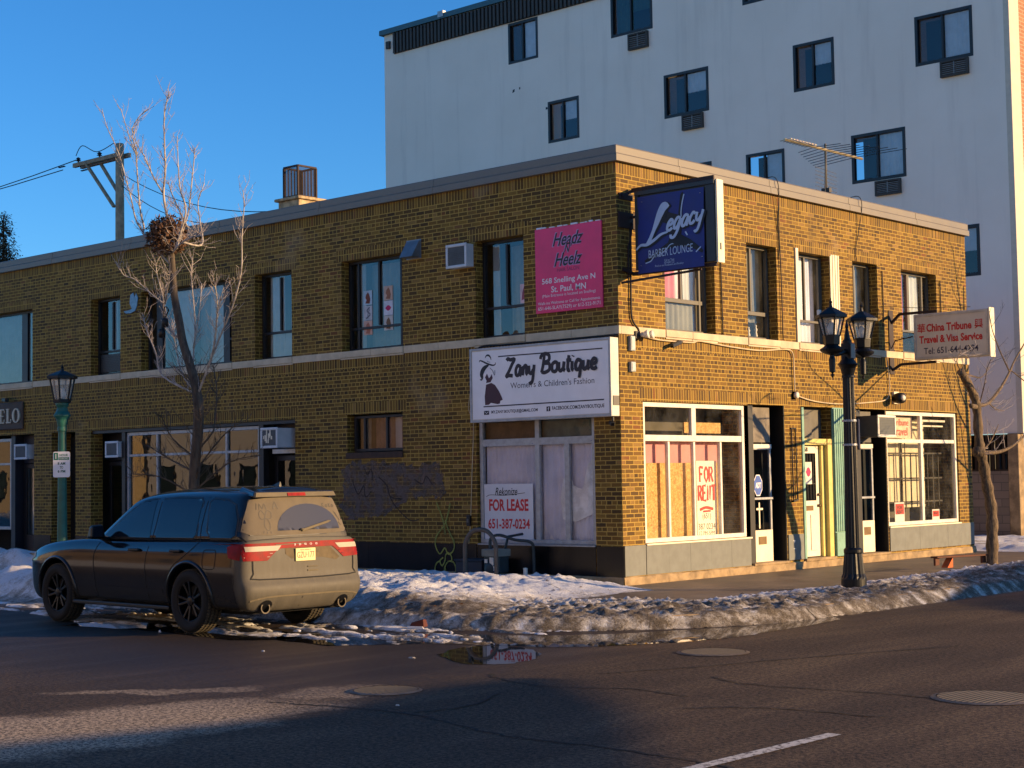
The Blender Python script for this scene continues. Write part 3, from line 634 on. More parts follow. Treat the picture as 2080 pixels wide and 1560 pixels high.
m.build('drawn_dress', pm('plum', (66, 26, 36), .5), zs_, recalc=False)
def script_word(mb, glyphs, P, x, y, sc, wd, d, shear=.25, k=5):
    """thick brush lettering from stroke lists"""
    for g, adv in glyphs:
        for st in g:
            d += .0009
            ribbon(mb, [((x+(px+shear*py)*sc[0]), y+py*sc[1]) for px, py in st], wd, P, d, k)
        x += adv*sc[0]
    return x
G_ = {'Z': ([[(0, .95), (.1, 1.05), (.3, .98), (.6, 1.0), (.42, .7), (.2, .3), (.0, .0), (.2, .05), (.5, .02)]], .68),
      'a': ([[(.42, .5), (.2, .6), (.05, .35), (.1, .05), (.3, .08), (.42, .5), (.4, .1), (.5, .0)]], .52),
      'n': ([[(.02, .55), (.08, .3), (.06, 0)], [(.08, .3), (.2, .55), (.34, .5), (.34, .15), (.44, .02)]], .5),
      'y': ([[(.02, .55), (.05, .2), (.2, .08), (.36, .3)], [(.42, .58), (.38, .2), (.32, -.35), (.18, -.5), (.1, -.4)]], .52),
      'B': ([[(.0, .8), (.06, 1.0), (.3, 1.1), (.55, 1.0), (.55, .7), (.25, .56), (.58, .5), (.6, .15), (.3, 0), (.1, .06)], [(.25, 1.0), (.2, .5), (.1, 0)]], .72),
      'o': ([[(.28, .58), (.08, .45), (.08, .1), (.28, .02), (.4, .2), (.38, .5), (.24, .57)]], .48),
      'u': ([[(.02, .55), (.04, .15), (.16, .03), (.32, .2)], [(.36, .56), (.33, .15), (.44, .02)]], .5),
      't': ([[(.16, .9), (.1, .3), (.14, .03), (.26, .05)], [(.0, .6), (.32, .62)]], .32),
      'i': ([[(.06, .55), (.06, .12), (.16, .02)], [(.1, .8), (.12, .86)]], .24),
      'q': ([[(.4, .5), (.18, .6), (.05, .35), (.1, .05), (.3, .1), (.42, .5)], [(.42, .55), (.36, .0), (.3, -.45)]], .5),
      'e': ([[(.06, .3), (.3, .34), (.34, .5), (.2, .6), (.06, .4), (.08, .1), (.25, .02), (.4, .12)]], .46),
      'g': ([[(.42, .5), (.2, .6), (.05, .35), (.1, .05), (.3, .1), (.42, .5), (.36, -.1), (.22, -.42), (.02, -.42), (-.05, -.25)]], .52),
      'c': ([[(.36, .48), (.2, .6), (.05, .35), (.1, .06), (.28, .02), (.4, .14)]], .45)}
def word(s): return [G_[c] for c in s]
for wd_, x0, x1 in (('Zany', 560, 958), ('Boutique', 1020, 1772)):
    m = MB(); tot = sum(g[1] for g in word(wd_)); a0 = F_(x0, 0)[0]; a1 = F_(x1, 0)[0]; sc = (a1-a0)/tot
    script_word(m, word(wd_), Zq, a0, .68 if wd_ == 'Zany' else .70, (sc, .275), .062, d0, .05)
    m.build('lettering', INK, zs_, recalc=False)
def ztext(b, x0, x1, yc, h, mt, bold=0): c = F_((x0+x1)/2, yc); text(b, Zq, c[0], c[1], d0, width=F_(x1, 0)[0]-F_(x0, 0)[0], height=h, mat=mt, parent=zs_, bold=bold)
ztext("Women's & Children's Fashion", 615, 1720, 612, .1, pm('ink_grey', (52, 50, 58), .5))
ztext('MY.ZANY.BOUTIQUE@GMAIL.COM', 345, 980, 1002, .068, INK, .022)
ztext('FACEBOOK.COM/ZANYBOUTIQUE', 1170, 1840, 945, .068, INK, .022)
for x0, x1, y0, y1 in ((240, 312, 1000, 1055), (1097, 1147, 938, 1003)): m = MB(); m.prism(fp((x0, y1), (x1, y1-4), (x1, y0-4), (x0, y0)), Zq, d0, d0+.001); m.build('icon_tile', INK, zs_, recalc=False)
m = MB(); ribbon(m, fp((250, 1010), (276, 1035), (303, 1008)), .008, Zq, d0+.0013, 1); m.build('envelope_icon', WHT, zs_, recalc=False)
c = F_(1124, 970); text('f', Zq, c[0], c[1], d0+.0015, height=.055, width=.03, mat=WHT, parent=zs_, bold=.03)
m = MB(); FL.box(m, -.008, .0, .03, .17, 2.8, 2.95); m.build('rating_plate', GREYFR, zs_)
# ---- pink salon sign
ps = thing('pink_salon_sign', 'flat pink salon sign with dark script and white address lines, snow along its top edge', 'shop sign', (-.99, 0, 5.05))
PKM = pm('sign_pink', (228, 44, 104), .4, var=.08, scale=2)
m = MB(); FL.box(m, -1.69, -.29, .003, .03, 4.36, 5.74); m.build('panel', PKM, ps, bevel=.003)
m = MB(); rs = random.Random(2); x = -1.66
while x < -.34:
    l = rs.uniform(.04, .14); FL.box(m, x, x+l, .0, .028, 5.741, 5.75+rs.random()*.02); x += l+rs.uniform(.01, .1)
m.build('snow_crust', pm('snow_clean', (226, 232, 240), .8, var=.04), ps, bevel=.006)
def Pp(u, v, d=0): return FL.P(-1.69+1.4*u, 4.36+1.38*v, d)
OUT = pm('outline_lilac', (172, 132, 172), .5)
for (wd_, y, wdt, ht) in (('Headz', .85, .46, .155), ("N'", .735, .12, .095), ('Heelz', .61, .42, .155)):
    text(wd_, Pp, .5, y, .0312, width=wdt+.022, height=ht+.016, mat=OUT, parent=ps, shear=.42, bold=.05)
    text(wd_, Pp, .505, y, .0322, width=wdt, height=ht, mat=INK, parent=ps, shear=.42, bold=.012)
text('HAIR SALON', Pp, .5, .49, .0315, width=.33, height=.042, mat=pm('dim_plum', (112, 40, 84), .5), parent=ps)
text('568 Snelling Ave N', Pp, .5, .365, .0315, width=.8, height=.085, mat=WHT, parent=ps, bold=.012)
text('St. Paul, MN', Pp, .5, .265, .0315, width=.52, height=.085, mat=WHT, parent=ps, bold=.012)
text('(Main Entrance is located on Snelling)', Pp, .5, .195, .0315, width=.8, height=.045, mat=WHT, parent=ps)
text('Walk-ins Welcome or Call for Appointments', Pp, .5, .11, .0315, width=.93, height=.045, mat=WHT, parent=ps)
text('651-646-SLAY(7529) or 612-522-9171', Pp, .5, .05, .0315, width=.93, height=.055, mat=WHT, parent=ps)
# ---- barber blade sign on the corner
ls = thing('barber_blade_sign', 'dark blue barber lounge banner on a black framed blade sign projecting at the corner', 'shop sign', (0, .38, 5.5))
LF = Face('L', .3)
m = MB(); LF.box(m, .14, 1.66, -.15, -.002, 4.92, 6.16); m.build('cabinet', pm('cabinet_black', (20, 25, 28), .5, var=.2), ls, bevel=.008)
m = MB(); LF.box(m, .14, 1.66, .0, .03, 6.1, 6.17); LF.box(m, 1.5, 1.66, .0, .02, 4.92, 6.098); LF.box(m, .14, .22, .0, .02, 4.92, 6.098); m.build('face_frame', pm('frame_green_black', (30, 40, 44), .5), ls, bevel=.005)
m = MB(); LF.box(m, 1.665, 1.70, -.17, .0, 4.9, 6.17); m.box(1.701, 1.72, .36, .4, 5.1, 5.2); m.build('end_panel', pm('end_panel_cream', (214, 206, 180), .5, .2, var=.1), ls, bevel=.004)
BAN = pm('banner_blue', (9, 32, 112), .55, var=.15, scale=3)
def Bp(u, v, d=0):   # banner: hangs with slight creases
    return LF.P(.2+1.27*u, 4.86+1.21*v, .024+d+.008*math.sin(u*5+v*3)*math.sin(v*6-u*2)+.012*(1-v)**3)
m = MB(); n = 18
m.idx([Bp(i/n, j/n) for j in range(n+1) for i in range(n+1)], [(j*(n+1)+i, j*(n+1)+i+1, (j+1)*(n+1)+i+1, (j+1)*(n+1)+i) for j in range(n) for i in range(n)])
ban = m.build('banner', BAN, ls, smooth=True, recalc=False)
m = MB()
for u, v in ((.07, .93), (.95, .93), (.05, .1), (.97, .12)): m.lathe([(.001, 0), (.014, .001), (.014, .006), (.001, .007)], Bp(u, v, .004), 8)
m.build('grommet', ALUM, ban)
m = MB()   # figure leaping in near black
m.prism([(.36, .70), (.45, .76), (.56, .72), (.62, .70), (.66, .95), (.69, .985), (.715, .95), (.69, .84), (.68, .62), (.66, .44), (.80, .36), (.95, .24), (.99, .20), (.97, .17), (.80, .26), (.58, .30), (.40, .25), (.25, .17), (.12, .13), (.10, .16), (.30, .27), (.46, .36), (.52, .5), (.46, .6), (.38, .63)], lambda a, b, d: Bp(a, b, d), .004, .0045)
m.build('drawn_figure', pm('banner_black', (7, 11, 22), .6), ban, recalc=False)
m = MB(); ribbon(m, [(.715, .95), (.685, .84), (.665, .72), (.668, .62)], .016, Bp, .0062); ribbon(m, [(.12, .125), (.2, .145), (.25, .2)], .014, Bp, .0062); ribbon(m, [(.3, .2), (.42, .26), (.5, .33), (.6, .335)], .012, Bp, .0064); ribbon(m, [(.88, .19), (.95, .25)], .016, Bp, .0062); ribbon(m, [(.72, .47), (.75, .42)], .02, Bp, .0062)
m.build('figure_outline', PALEB, ban, recalc=False)
m = MB()
for sh, mt_, dd, ww in ((0.02, 0, .0066, 1.35), (0, 1, .0086, 1)):
    o = sh
    ribbon(m, [(.465+o, .80-o), (.42+o, .835-o), (.35+o, .74-o), (.27+o, .58-o), (.19+o, .42-o), (.155+o, .365-o)], lambda t: (.03+.075*math.sin(min(1, t*1.15+.25)*math.pi*.92))*ww if t < .8 else .055*ww, Bp, dd, mi=mt_)
    ribbon(m, [(-.02+o, .31-o), (.05+o, .365-o), (.15+o, .365-o), (.26+o, .415-o), (.36+o, .475-o), (.46+o, .495-o)], lambda t: (.02+.04*t*(1-t)*2)*ww, Bp, dd+.001, mi=mt_)
    x = .43+o; y = .50-o; d_ = dd+.002
    for i, g in enumerate('egacy'):
        gl, adv = G_[g]
        for st in gl:
            d_ += .0006; ribbon(m, [(x+(px+.3*py)*.225, y+py*.235+(x+px*.225-.43)*.15) for px, py in st], .037*ww, Bp, d_, 5, mi=mt_)
        x += adv*.225
m.build('script_lettering', [pm('banner_shadow', (7, 11, 22), .6), PALEB], ban, recalc=False)
text('BARBER LOUNGE', Bp, .5, .245, .0075, width=.66, height=.105, mat=PALEB, parent=ban, slope=.03)
text('Call or Text', Bp, .48, .135, .0075, width=.15, height=.028, mat=PALEB, parent=ban); text('6516001122', Bp, .48, .105, .0075, width=.15, height=.028, mat=PALEB, parent=ban)
text('Find us on Facebook and Booksy', Bp, .48, .07, .0075, width=.43, height=.034, mat=PALEB, parent=ban)
m = MB()
m.obox((.03, .1, 6.1), (.06, .34, 6.2), .03, .05); m.obox((.05, .33, 6.21), (1.63, .33, 6.21), .03, .06); m.obox((.02, .33, 5.78), (.14, .33, 5.78), .03, .04); m.obox((.02, .1, 4.94), (.05, .34, 4.88), .04, .05); m.obox((.03, .34, 4.88), (1.64, .34, 4.88), .04, .06)
m.obox((.02, .06, 4.72), (1.3, .42, 4.84), .03, .035); m.box(.0, .03, .02, .45, 5.6, 5.85); m.box(.0, .025, .05, .4, 6.05, 6.15)
m.tube([(.04, .34, 5.7), (.05, .3, 5.5), (.03, .24, 5.3), (.03, .22, 4.8)], .012, 6)
m.build('bracket', pm('bracket_iron', (42, 24, 20), .7), ls, bevel=.003)
# ---- travel agency blade sign
cs = thing('travel_blade_sign', 'cream blade sign of a travel and visa service with red lettering', 'shop sign', (0, 8.55, 4.3))
CF = Face('L', 8.47)
m = MB(); CF.box(m, .53, 2.08, -.16, 0, 3.83, 4.72); m.build('cabinet', pm('sign_cream', (206, 196, 178), .5, var=.05), cs, bevel=.02)
m = MB(); CF.box(m, .545, 2.065, .0, .012, 3.845, 3.89); CF.box(m, .545, 2.065, .0, .012, 4.66, 4.705); CF.box(m, .545, .585, .0, .012, 3.89, 4.66); CF.box(m, 2.025, 2.065, .0, .012, 3.89, 4.66); m.build('face_frame', pm('sign_cream2', (186, 178, 164), .5), cs)
m = MB(); m.box(2.082, 2.11, 8.45, 8.65, 3.81, 4.74); m.build('end_panel', CREAM, cs, bevel=.006)
text('China Tribune', CF.P, 1.27, 4.44, .004, width=.93, height=.155, mat=RED, parent=cs, bold=.035)
text('Travel & Visa Service', CF.P, 1.3, 4.22, .004, width=1.3, height=.15, mat=RED, parent=cs, bold=.035)
text('Tel: 651-644-4294', CF.P, 1.3, 4.0, .004, width=1.12, height=.125, mat=NAVY, parent=cs, bold=.012)
text('華', CF.P, .7, 4.44, .004, width=.17, height=.18, mat=RED, parent=cs, name='character', bold=.01); text('興', CF.P, 1.88, 4.45, .004, width=.17, height=.18, mat=RED, parent=cs, name='character', bold=.01)
m = MB(); m.box(0, .02, 8.45, 8.62, 3.6, 4.85)
m.obox((.02, 8.55, 4.6), (.2, 8.55, 4.76), .035, .05); m.obox((.2, 8.55, 4.76), (1.0, 8.55, 4.76), .035, .05); m.obox((.02, 8.55, 3.68), (.2, 8.55, 3.78), .035, .05); m.obox((.2, 8.55, 3.78), (.95, 8.55, 3.79), .035, .05)
m.tube([(.03, 8.5, 4.1), (.12, 8.5, 4.25), (.5, 8.5, 4.3)], .012, 6); m.tube([(.03, 8.2, 4.5), (.05, 8.1, 4.9), (.6, 8.52, 4.85), (1.7, 8.52, 4.78)], .006, 5)
m.build('bracket', pm('bracket_iron', (42, 24, 20), .7), cs)
# ---- wooden restaurant sign at the left edge
gs = thing('wooden_letter_sign', 'brown board sign with raised pale serif letters ending in GELO above the left doorway', 'shop sign', (-18.6, 0, 3.4))
m = MB(); FL.box(m, -20.3, -17.22, .005, .06, 2.99, 3.62); m.build('board', pm('sign_board_brown', (74, 60, 48), .7, var=.2), gs, bevel=.03)
m = MB(); d_ = .062
def Gp(a, b, d=0): return FL.P(a, b, d)
def serifE(x, h, w, top=True, mid=True):
    m.prism([(x+.02, 3.14), (x+.09, 3.14), (x+.09, 3.14+h), (x+.02, 3.14+h)], Gp, d_, d_+.03)
    for zz in ([3.14, 3.14+h-.03] if top else [3.14]): m.prism([(x-.01, zz), (x+w, zz), (x+w, zz+.028), (x-.01, zz+.028)], Gp, d_+.001, d_+.029)
    if mid: m.prism([(x+.09, 3.14+h/2-.012), (x+w*.8, 3.14+h/2-.012), (x+w*.8, 3.14+h/2+.014), (x+.09, 3.14+h/2+.014)], Gp, d_+.001, d_+.029)
    for zz in ([3.14, 3.14+h-.09] if top else [3.14]): m.prism([(x+w-.02, zz), (x+w, zz), (x+w, zz+.09), (x+w-.02, zz+.09)], Gp, d_+.002, d_+.028)
    if not top: m.prism([(x-.01, 3.14+h-.025), (x+.12, 3.14+h-.025), (x+.12, 3.14+h), (x-.01, 3.14+h)], Gp, d_+.001, d_+.029)
def ringO(cx, h, w, a0=0, a1=2*math.pi):
    n = 28; i0 = len(m.v); cz = 3.14+h/2
    for k in range(n+1):
        a = a0+(a1-a0)*k/n
        for rx, rz in ((w/2, h/2), (w/2-.07, h/2-.025)):
            for dd in (d_, d_+.03): m.v.append(FL.P(cx+rx*math.cos(a), cz+rz*math.sin(a), dd))
    for k in range(n):
        q = i0+4*k
        for (a, b) in ((0, 1), (1, 3), (3, 2), (2, 0)): m.f.append((q+a, q+b, q+4+b, q+4+a)); m.mi.append(0)
LC_ = pm('letter_cream', (186, 176, 152), .5)
ringO(-17.45, .33, .32); m.build('raised_letter', LC_, gs); m = MB(); serifE(-17.86, .33, .2, False, False); m.build('raised_letter', LC_, gs); m = MB(); serifE(-18.16, .33, .22); m.build('raised_letter', LC_, gs); m = MB()
ringO(-18.42, .33, .34, .9, 2*math.pi-.3); m.prism([(-18.33, 3.14), (-18.26, 3.14), (-18.26, 3.3), (-18.33, 3.3)], Gp, d_+.001, d_+.028); m.build('raised_letter', LC_, gs)
# ---- papers and boards in the windows
fl = thing('for_lease_sign', 'white FOR LEASE board with red lettering standing inside the boutique window', 'sign', (-2.47, -.02, 1.1))
LF2 = Face('L', .065)
m = MB(); LF2.box(m, -3.0, -1.91, -.012, 0, .64, 1.6); m.build('board', pm('sign_paper', (212, 208, 208), .6, var=.04), fl)
text('FOR LEASE', LF2.P, -2.45, 1.25, .002, width=.88, height=.2, mat=RED, parent=fl, bold=.035); text('651-387-0234', LF2.P, -2.45, .94, .002, width=.93, height=.17, mat=RED, parent=fl, bold=.025)
m = MB()
text('Rekonize', LF2.P, -2.5, 1.475, .002, width=.5, height=.13, mat=INKB, parent=fl, shear=.3, bold=.01)
ribbon(m, [(-2.95, 1.39), (-2.85, 1.42), (-2.55, 1.41), (-2.3, 1.43), (-2.08, 1.45)], .009, LF2.P, .003)
m.build('underline_flourish', INKB, fl, recalc=False)
fr2 = thing('for_rent_banner', 'tall white paper FOR RENT hand painted in red behind the sunlit shop glass', 'sign', (-.13, 2.5, 1.3))
RF2 = Face('R', -.13)
m = MB(); RF2.box(m, 2.15, 2.72, -.01, 0, .66, 1.93); m.build('paper', pm('bright_paper', (226, 222, 210), .7, var=.03), fr2)
def strokes(mb, lst, P, x, y, w_, h_, wd, d):
    for st in lst: d += .0006; ribbon(mb, [(x+px*w_, y+py*h_) for px, py in st], wd, P, d, 1)
    return d
HL_ = {'F': [[(0, 1), (.05, 0)], [(0, 1), (.8, .95)], [(0, .52), (.6, .52)]], 'O': [[(.4, 1), (.05, .7), (.05, .3), (.4, 0), (.8, .3), (.75, .75), (.4, 1)]], 'R': [[(.05, 0), (.05, 1), (.6, .95), (.75, .72), (.5, .5), (.1, .5)], [(.4, .5), (.85, 0)]],
       'E': [[(.75, 1), (.05, .98), (.05, .02), (.8, 0)], [(.05, .5), (.6, .52)]], 'N': [[(.05, 0), (.1, 1), (.7, .05), (.75, 1)]], 'T': [[(0, .97), (.9, 1)], [(.45, 1), (.45, 0)]]}
m = MB(); d_ = .002
for i, c in enumerate('FOR'): d_ = strokes(m, HL_[c], RF2.P, 2.24+i*.135, 1.58, .125, .25, .042, d_)
m.build('lettering', RED, fr2, recalc=False); m = MB()
for i, c in enumerate('RENT'): d_ = strokes(m, HL_[c], RF2.P, 2.19+i*.128, 1.27, .115, .25, .042, d_)
m.build('lettering', RED, fr2, recalc=False); m = MB(); ribbon(m, [(2.23, 1.12), (2.4, 1.155), (2.6, 1.125)], .045, RF2.P, d_+.001); ribbon(m, [(2.32, 1.09), (2.52, 1.095)], .03, RF2.P, d_+.002)
m.build('painted_underline', RED, fr2, recalc=False)
text('(651)', RF2.P, 2.42, 1.0, .002, width=.24, height=.12, mat=INKB, parent=fr2); text('387 0234', RF2.P, 2.42, .84, .002, width=.48, height=.1, mat=pm('ink_mid', (70, 68, 66), .6), parent=fr2); text('12 PM-5PM', RF2.P, 2.42, .73, .002, width=.44, height=.07, mat=pm('ink_light', (120, 116, 110), .6), parent=fr2)
for k, (a, b, c, d, lab) in enumerate(((8.68, 9.06, .7, 1.1, 'larger red and white FOR RENT card standing at the left of the travel agency window'), (10.2, 10.5, .68, .93, 'smaller red and white card standing near the right end of the travel agency window'))):
    o = thing('rent_card', lab, 'sign', (-.1, (a+b)/2, c), 'red cards in the travel agency window'); F = Face('R', -.1)
    m = MB(); F.box(m, a, b, -.008, 0, c, d); m.build('card', pm('sign_paper', (212, 208, 208), .6), o)
    m = MB(); F.box(m, a+.025, b-.025, .001, .004, c+(d-c)*.42, d-.03); m.build('red_field', RED, o)
    if k == 0:
        text('FOR', F.P, (a+b)/2, d-.1, .006, width=.2, height=.07, mat=INKB, parent=o, bold=.02); text('RENT', F.P, (a+b)/2, d-.19, .006, width=.24, height=.07, mat=INKB, parent=o, bold=.02)
    else: text('RENT', F.P, (a+b)/2, d-.08, .006, width=.18, height=.045, mat=INKB, parent=o, bold=.02)
# posters in the middle upper window
POST = [(-5.98, 5.02, 'figure with hair piled up on pale blue, top left'), (-5.98, 4.74, 'grey drawing of a braid, middle left'), (-5.98, 4.47, 'portrait on peach paper, bottom left'), (-5.44, 5.06, 'face in profile on tan paper, top right'), (-5.44, 4.79, 'round crimson logo on white, middle right'), (-5.44, 4.52, 'long brown hair from behind, bottom right')]
for k, (x, z, lab) in enumerate(POST):
    o = thing('window_picture', 'picture in the upper window: '+lab, 'picture', (x, .25, z), 'pictures taped in the upper window'); F = Face('L', .215)
    m = MB(); F.box(m, x-.115, x+.115, -.004, 0, z-.13, z+.13); m.build('paper', pm('paper_%d' % k, [(176, 196, 208), (188, 188, 190), (206, 168, 150), (196, 166, 146), (206, 206, 214), (196, 190, 182)][k], .7), o)
    m = MB(); c_ = pm('print_%d' % k, [(110, 56, 40), (110, 112, 120), (176, 110, 86), (148, 98, 70), (180, 34, 90), (120, 88, 60)][k], .7)
    if k == 4: m.prism([(x+.06*math.cos(a*.5236)*(1.3 if a % 6 == 0 else 1), z+.05*math.sin(a*.5236)) for a in range(12)], F.P, .001, .002)
    elif k == 1: ribbon(m, [(x-.05, z-.1), (x+.06, z-.03), (x-.02, z+.04), (x+.05, z+.1)], .03, F.P, .002); ribbon(m, [(x+.0, z-.1), (x+.01, z+.0), (x+.05, z+.06)], .02, F.P, .004)
    else: m.prism([(x-.06, z-.1), (x+.05, z-.11), (x+.07, z-.03), (x+.045, z+.05), (x+.01, z+.1), (x-.04, z+.06), (x-.06, z+.0), (x-.03, z-.04)], F.P, .001, .002)
    m.build('print', c_, o, recalc=False)
o = thing('window_flyer', 'pale pink flyer taped low in the upper window left of the pink salon sign', 'picture', (-2.12, .2, 4.75)); F = Face('L', .215)
m = MB(); F.box(m, -2.25, -2.03, -.004, 0, 4.6, 4.92); m.build('paper', pm('paper_pink', (210, 184, 190), .7), o); m = MB(); m.prism([(-2.22, 4.65), (-2.08, 4.68), (-2.1, 4.8), (-2.16, 4.88), (-2.2, 4.78)], F.P, .001, .002); m.build('print', pm('print_r', (150, 80, 96), .7), o, recalc=False)
o = thing('door_notice', 'white notice with a crimson round mark taped to the white 568 door', 'notice', (-.1, 5.55, 1.7)); F = Face('R', -.098)
m = MB(); F.box(m, 5.45, 5.68, -.004, 0, 1.5, 1.9); m.build('paper', WHITEFR, o); m = MB(); m.prism([(5.565+.07*math.cos(a*.3927)*(1.25 if a % 8 == 0 else 1), 1.72+.085*math.sin(a*.3927)) for a in range(16)], F.P, .001, .002); m.build('print', pm('print_4', (180, 34, 90), .7), o, recalc=False)
# security sticker on the first door
o = thing('security_sticker', 'blue and white octagonal alarm sticker on the dark glass of the first shop door', 'sticker', (-.15, 4.0, 1.5)); F = Face('R', -.15)
m = MB(); m.prism([(4.0+.14*math.cos((k+.5)*math.pi/4), 1.5+.2*math.sin((k+.5)*math.pi/4)) for k in range(8)], F.P, 0, .002); m.build('rim', WHT, o, recalc=False)
m = MB(); m.prism([(4.0+.125*math.cos((k+.5)*math.pi/4), 1.5+.18*math.sin((k+.5)*math.pi/4)) for k in range(8)], F.P, .003, .004); m.build('field', pm('sticker_blue', (40, 84, 168), .5), o, recalc=False)
text('ADT', F.P, 4.0, 1.5, .006, width=.17, height=.1, mat=WHT, parent=o, bold=.05)
o = thing('window_cross', 'thin cream cross of tape under the push bar of the first shop door', 'tape'); o.location = (-.14, 4.03, 1.0); F = Face('R', -.148); m = MB(); F.box(m, 4.0, 4.035, 0, .004, .75, 1.2); F.box(m, 3.92, 4.12, .005, .008, 1.07, 1.105); m.build('tape', CREAM, o)
# ================================================================ things fixed to the walls
ACW = pm('ac_shell', (196, 200, 202), .5, var=.08); ACG = pm('ac_grille', (84, 90, 94), .7, var=.15); ACD = pm('ac_side', (60, 60, 60), .7, var=.2)
def ac_unit(name, lab, F, s0, s1, z0, z1, d0, d1, grp='air conditioners on the brick building', torn=False, ring=ACW):
    o = thing(name, lab, 'air conditioner', F.P((s0+s1)/2, z0, (d0+d1)/2), grp)
    m = MB(); F.box(m, s0+.012, s1-.012, d0, d1-.02, z0+.012, z1-.012); m.build('shell', ACD if torn is None else ACW, o, bevel=.008)
    m = MB(); e = .05
    F.box(m, s0, s1, d1-.02, d1+.008, z0, z0+e); F.box(m, s0, s1, d1-.02, d1+.008, z1-e, z1); F.box(m, s0, s0+e, d1-.02, d1+.007, z0+e, z1-e); F.box(m, s1-e, s1, d1-.02, d1+.007, z0+e, z1-e); m.build('front_rim', ring, o, bevel=.012)
    m = MB(); F.box(m, s0+e, s1-e, d1-.018, d1-.012, z0+e, z1-e)
    n = int((z1-z0-2*e)/.03)
    for i in range(n): F.box(m, s0+e, s1-e, d1-.012, d1-.002, z0+e+i*.03, z0+e+i*.03+.014)
    g = m.build('grille', ACG, o)
    if torn:
        m = MB(); r = random.Random(9)
        for k in range(9):
            x, z = r.uniform(s0+.09, s1-.1), r.uniform(z0+.08, z1-.12); F.box(m, x, x+r.uniform(.02, .05), d1+.0, d1+.006+k*.0004, z, z+r.uniform(.05, .14))
        m.build('torn_foil', CREAM, g)
    return o
ac_unit('air_conditioner', 'white sleeve air conditioner in the brick beside the upper window left of the pink sign', FL, -3.58, -3.09, 5.27, 5.68, 0, .19)
ac_unit('air_conditioner', 'boxy air conditioner with torn grille over the side street door right of the shop window', FL, -8.42, -7.92, 2.33, 2.72, -.3, .32, torn=True)
ac_unit('air_conditioner', 'small flush air conditioner above the dark recessed door left of the shop window', FL, -14.0, -13.52, 2.27, 2.62, -.45, .02)
ac_unit('air_conditioner', 'small flush air conditioner over the leftmost navy framed door', FL, -17.58, -17.05, 2.3, 2.65, -.32, .05)
aR = ac_unit('air_conditioner', 'big box air conditioner over the last shop door on the sunlit front', FR, 7.2, 7.88, 2.35, 2.77, -.4, .42, ring=WHITEFR, torn=None)
# vent hood
o = thing('vent_hood', 'sloping sheet metal vent hood on the brick between the two right upper windows', 'vent', (-4.5, 0, 5.7))
m = MB(); m.prism([(0, 5.88), (.03, 5.88), (.22, 5.58), (0, 5.58)], lambda a, b, d: (-4.7+d, -a, b), 0, .32); m.build('hood', pm('galvanised', (118, 126, 132), .45, .5, var=.15), o, bevel=.004)
m = MB(); FL.box(m, -4.72, -4.36, .0, .012, 5.56, 5.9); m.build('flange', pm('galvanised', (118, 126, 132), .45, .5), o)
# bird ornament
o = thing('bird_ornament', 'pale blue metal bird ornament on the brick between two left upper windows', 'ornament', (-13.0, 0, 5.45))
m = MB(); m.prism([(-13.3, 5.35), (-13.12, 5.36), (-13.0, 5.38), (-13.08, 5.5), (-13.05, 5.68), (-12.95, 5.72), (-12.9, 5.62), (-12.85, 5.7), (-12.78, 5.6), (-12.82, 5.42), (-12.88, 5.33), (-13.05, 5.29), (-13.22, 5.3)], FL.P, .012, .03); m.build('bird', pm('bird_blue', (112, 150, 168), .5, .2, var=.2, scale=20), o, bevel=.006)
m = MB(); m.tube([FL.P(-13.0, 5.4, 0), FL.P(-13.0, 5.4, .014)], .01, 6); m.build('pin', ALUM, o)
# corner fittings
o = thing('flood_light', 'twin white flood lights on a black plate at the corner by the belt course', 'flood light', (.05, .5, 3.93))
m = MB(); FR.box(m, .36, .48, .0, .05, 3.86, 3.98); m.build('base_plate', BLACK, o, bevel=.005)
for k, y in enumerate((.52, .64)):
    m = MB(); m.lathe([(.02, -.1), (.035, -.06), (.07, .02), (.072, .035), (.01, .037)], (0, 0, 0), 14)
    q = m.build('lamp_head', WHITEFR, o, smooth=True, local=True); q.location = (.09, y-.5, .0); q.rotation_euler = (R_(-20), R_(80), 0)
o = thing('security_camera', 'black security camera under the belt course near the corner, sunlit front', 'camera', (.05, 1.38, 3.86))
m = MB(); m.obox((.0, 1.4, 3.84), (.09, 1.38, 3.82), .04, .04); m.obox((.08, 1.5, 3.86), (.12, 1.22, 3.78), .06, .06); m.lathe([(.0, 0), (.05, .01), (.05, .05), (0, .06)], (.03, 1.55, 3.84), 10); m.build('body', BLACK, o, bevel=.008)
m = MB(); m.obox((.119, 1.24, 3.785), (.128, 1.2, 3.77), .045, .045); m.build('lens', BLACKGL, o)
o = thing('security_camera', 'small dark camera hanging from the right lower corner of the boutique sign', 'camera', (-.1, -.15, 2.55))
m = MB(); m.obox((-.06, -.12, 2.63), (-.06, -.12, 2.55), .03, .03); m.obox((-.12, -.1, 2.54), (.0, -.2, 2.5), .06, .055); m.build('body', BLACK, o, bevel=.006)
m = MB(); m.obox((.0, -.2, 2.5), (.012, -.21, 2.496), .04, .04); m.build('lens', BLACKGL, o)
for lab, z0, z1 in (('taller of two narrow grey boxes on the brick right beside the corner', 3.66, 3.9), ('shorter and lower of two narrow grey boxes on the brick beside the corner', 3.33, 3.49)):
    o = thing('wall_box', lab, 'box', (.03, .28, z0), 'grey boxes by the corner'); m = MB(); FR.box(m, .22, .34, 0, .06, z0, z1); m.build('case', pm('box_grey', (150, 158, 160), .5, .2), o, bevel=.01); m = MB(); FR.box(m, .24, .32, .061, .066, z0+.02, z1-.02); m.build('cover', ALUM, o)
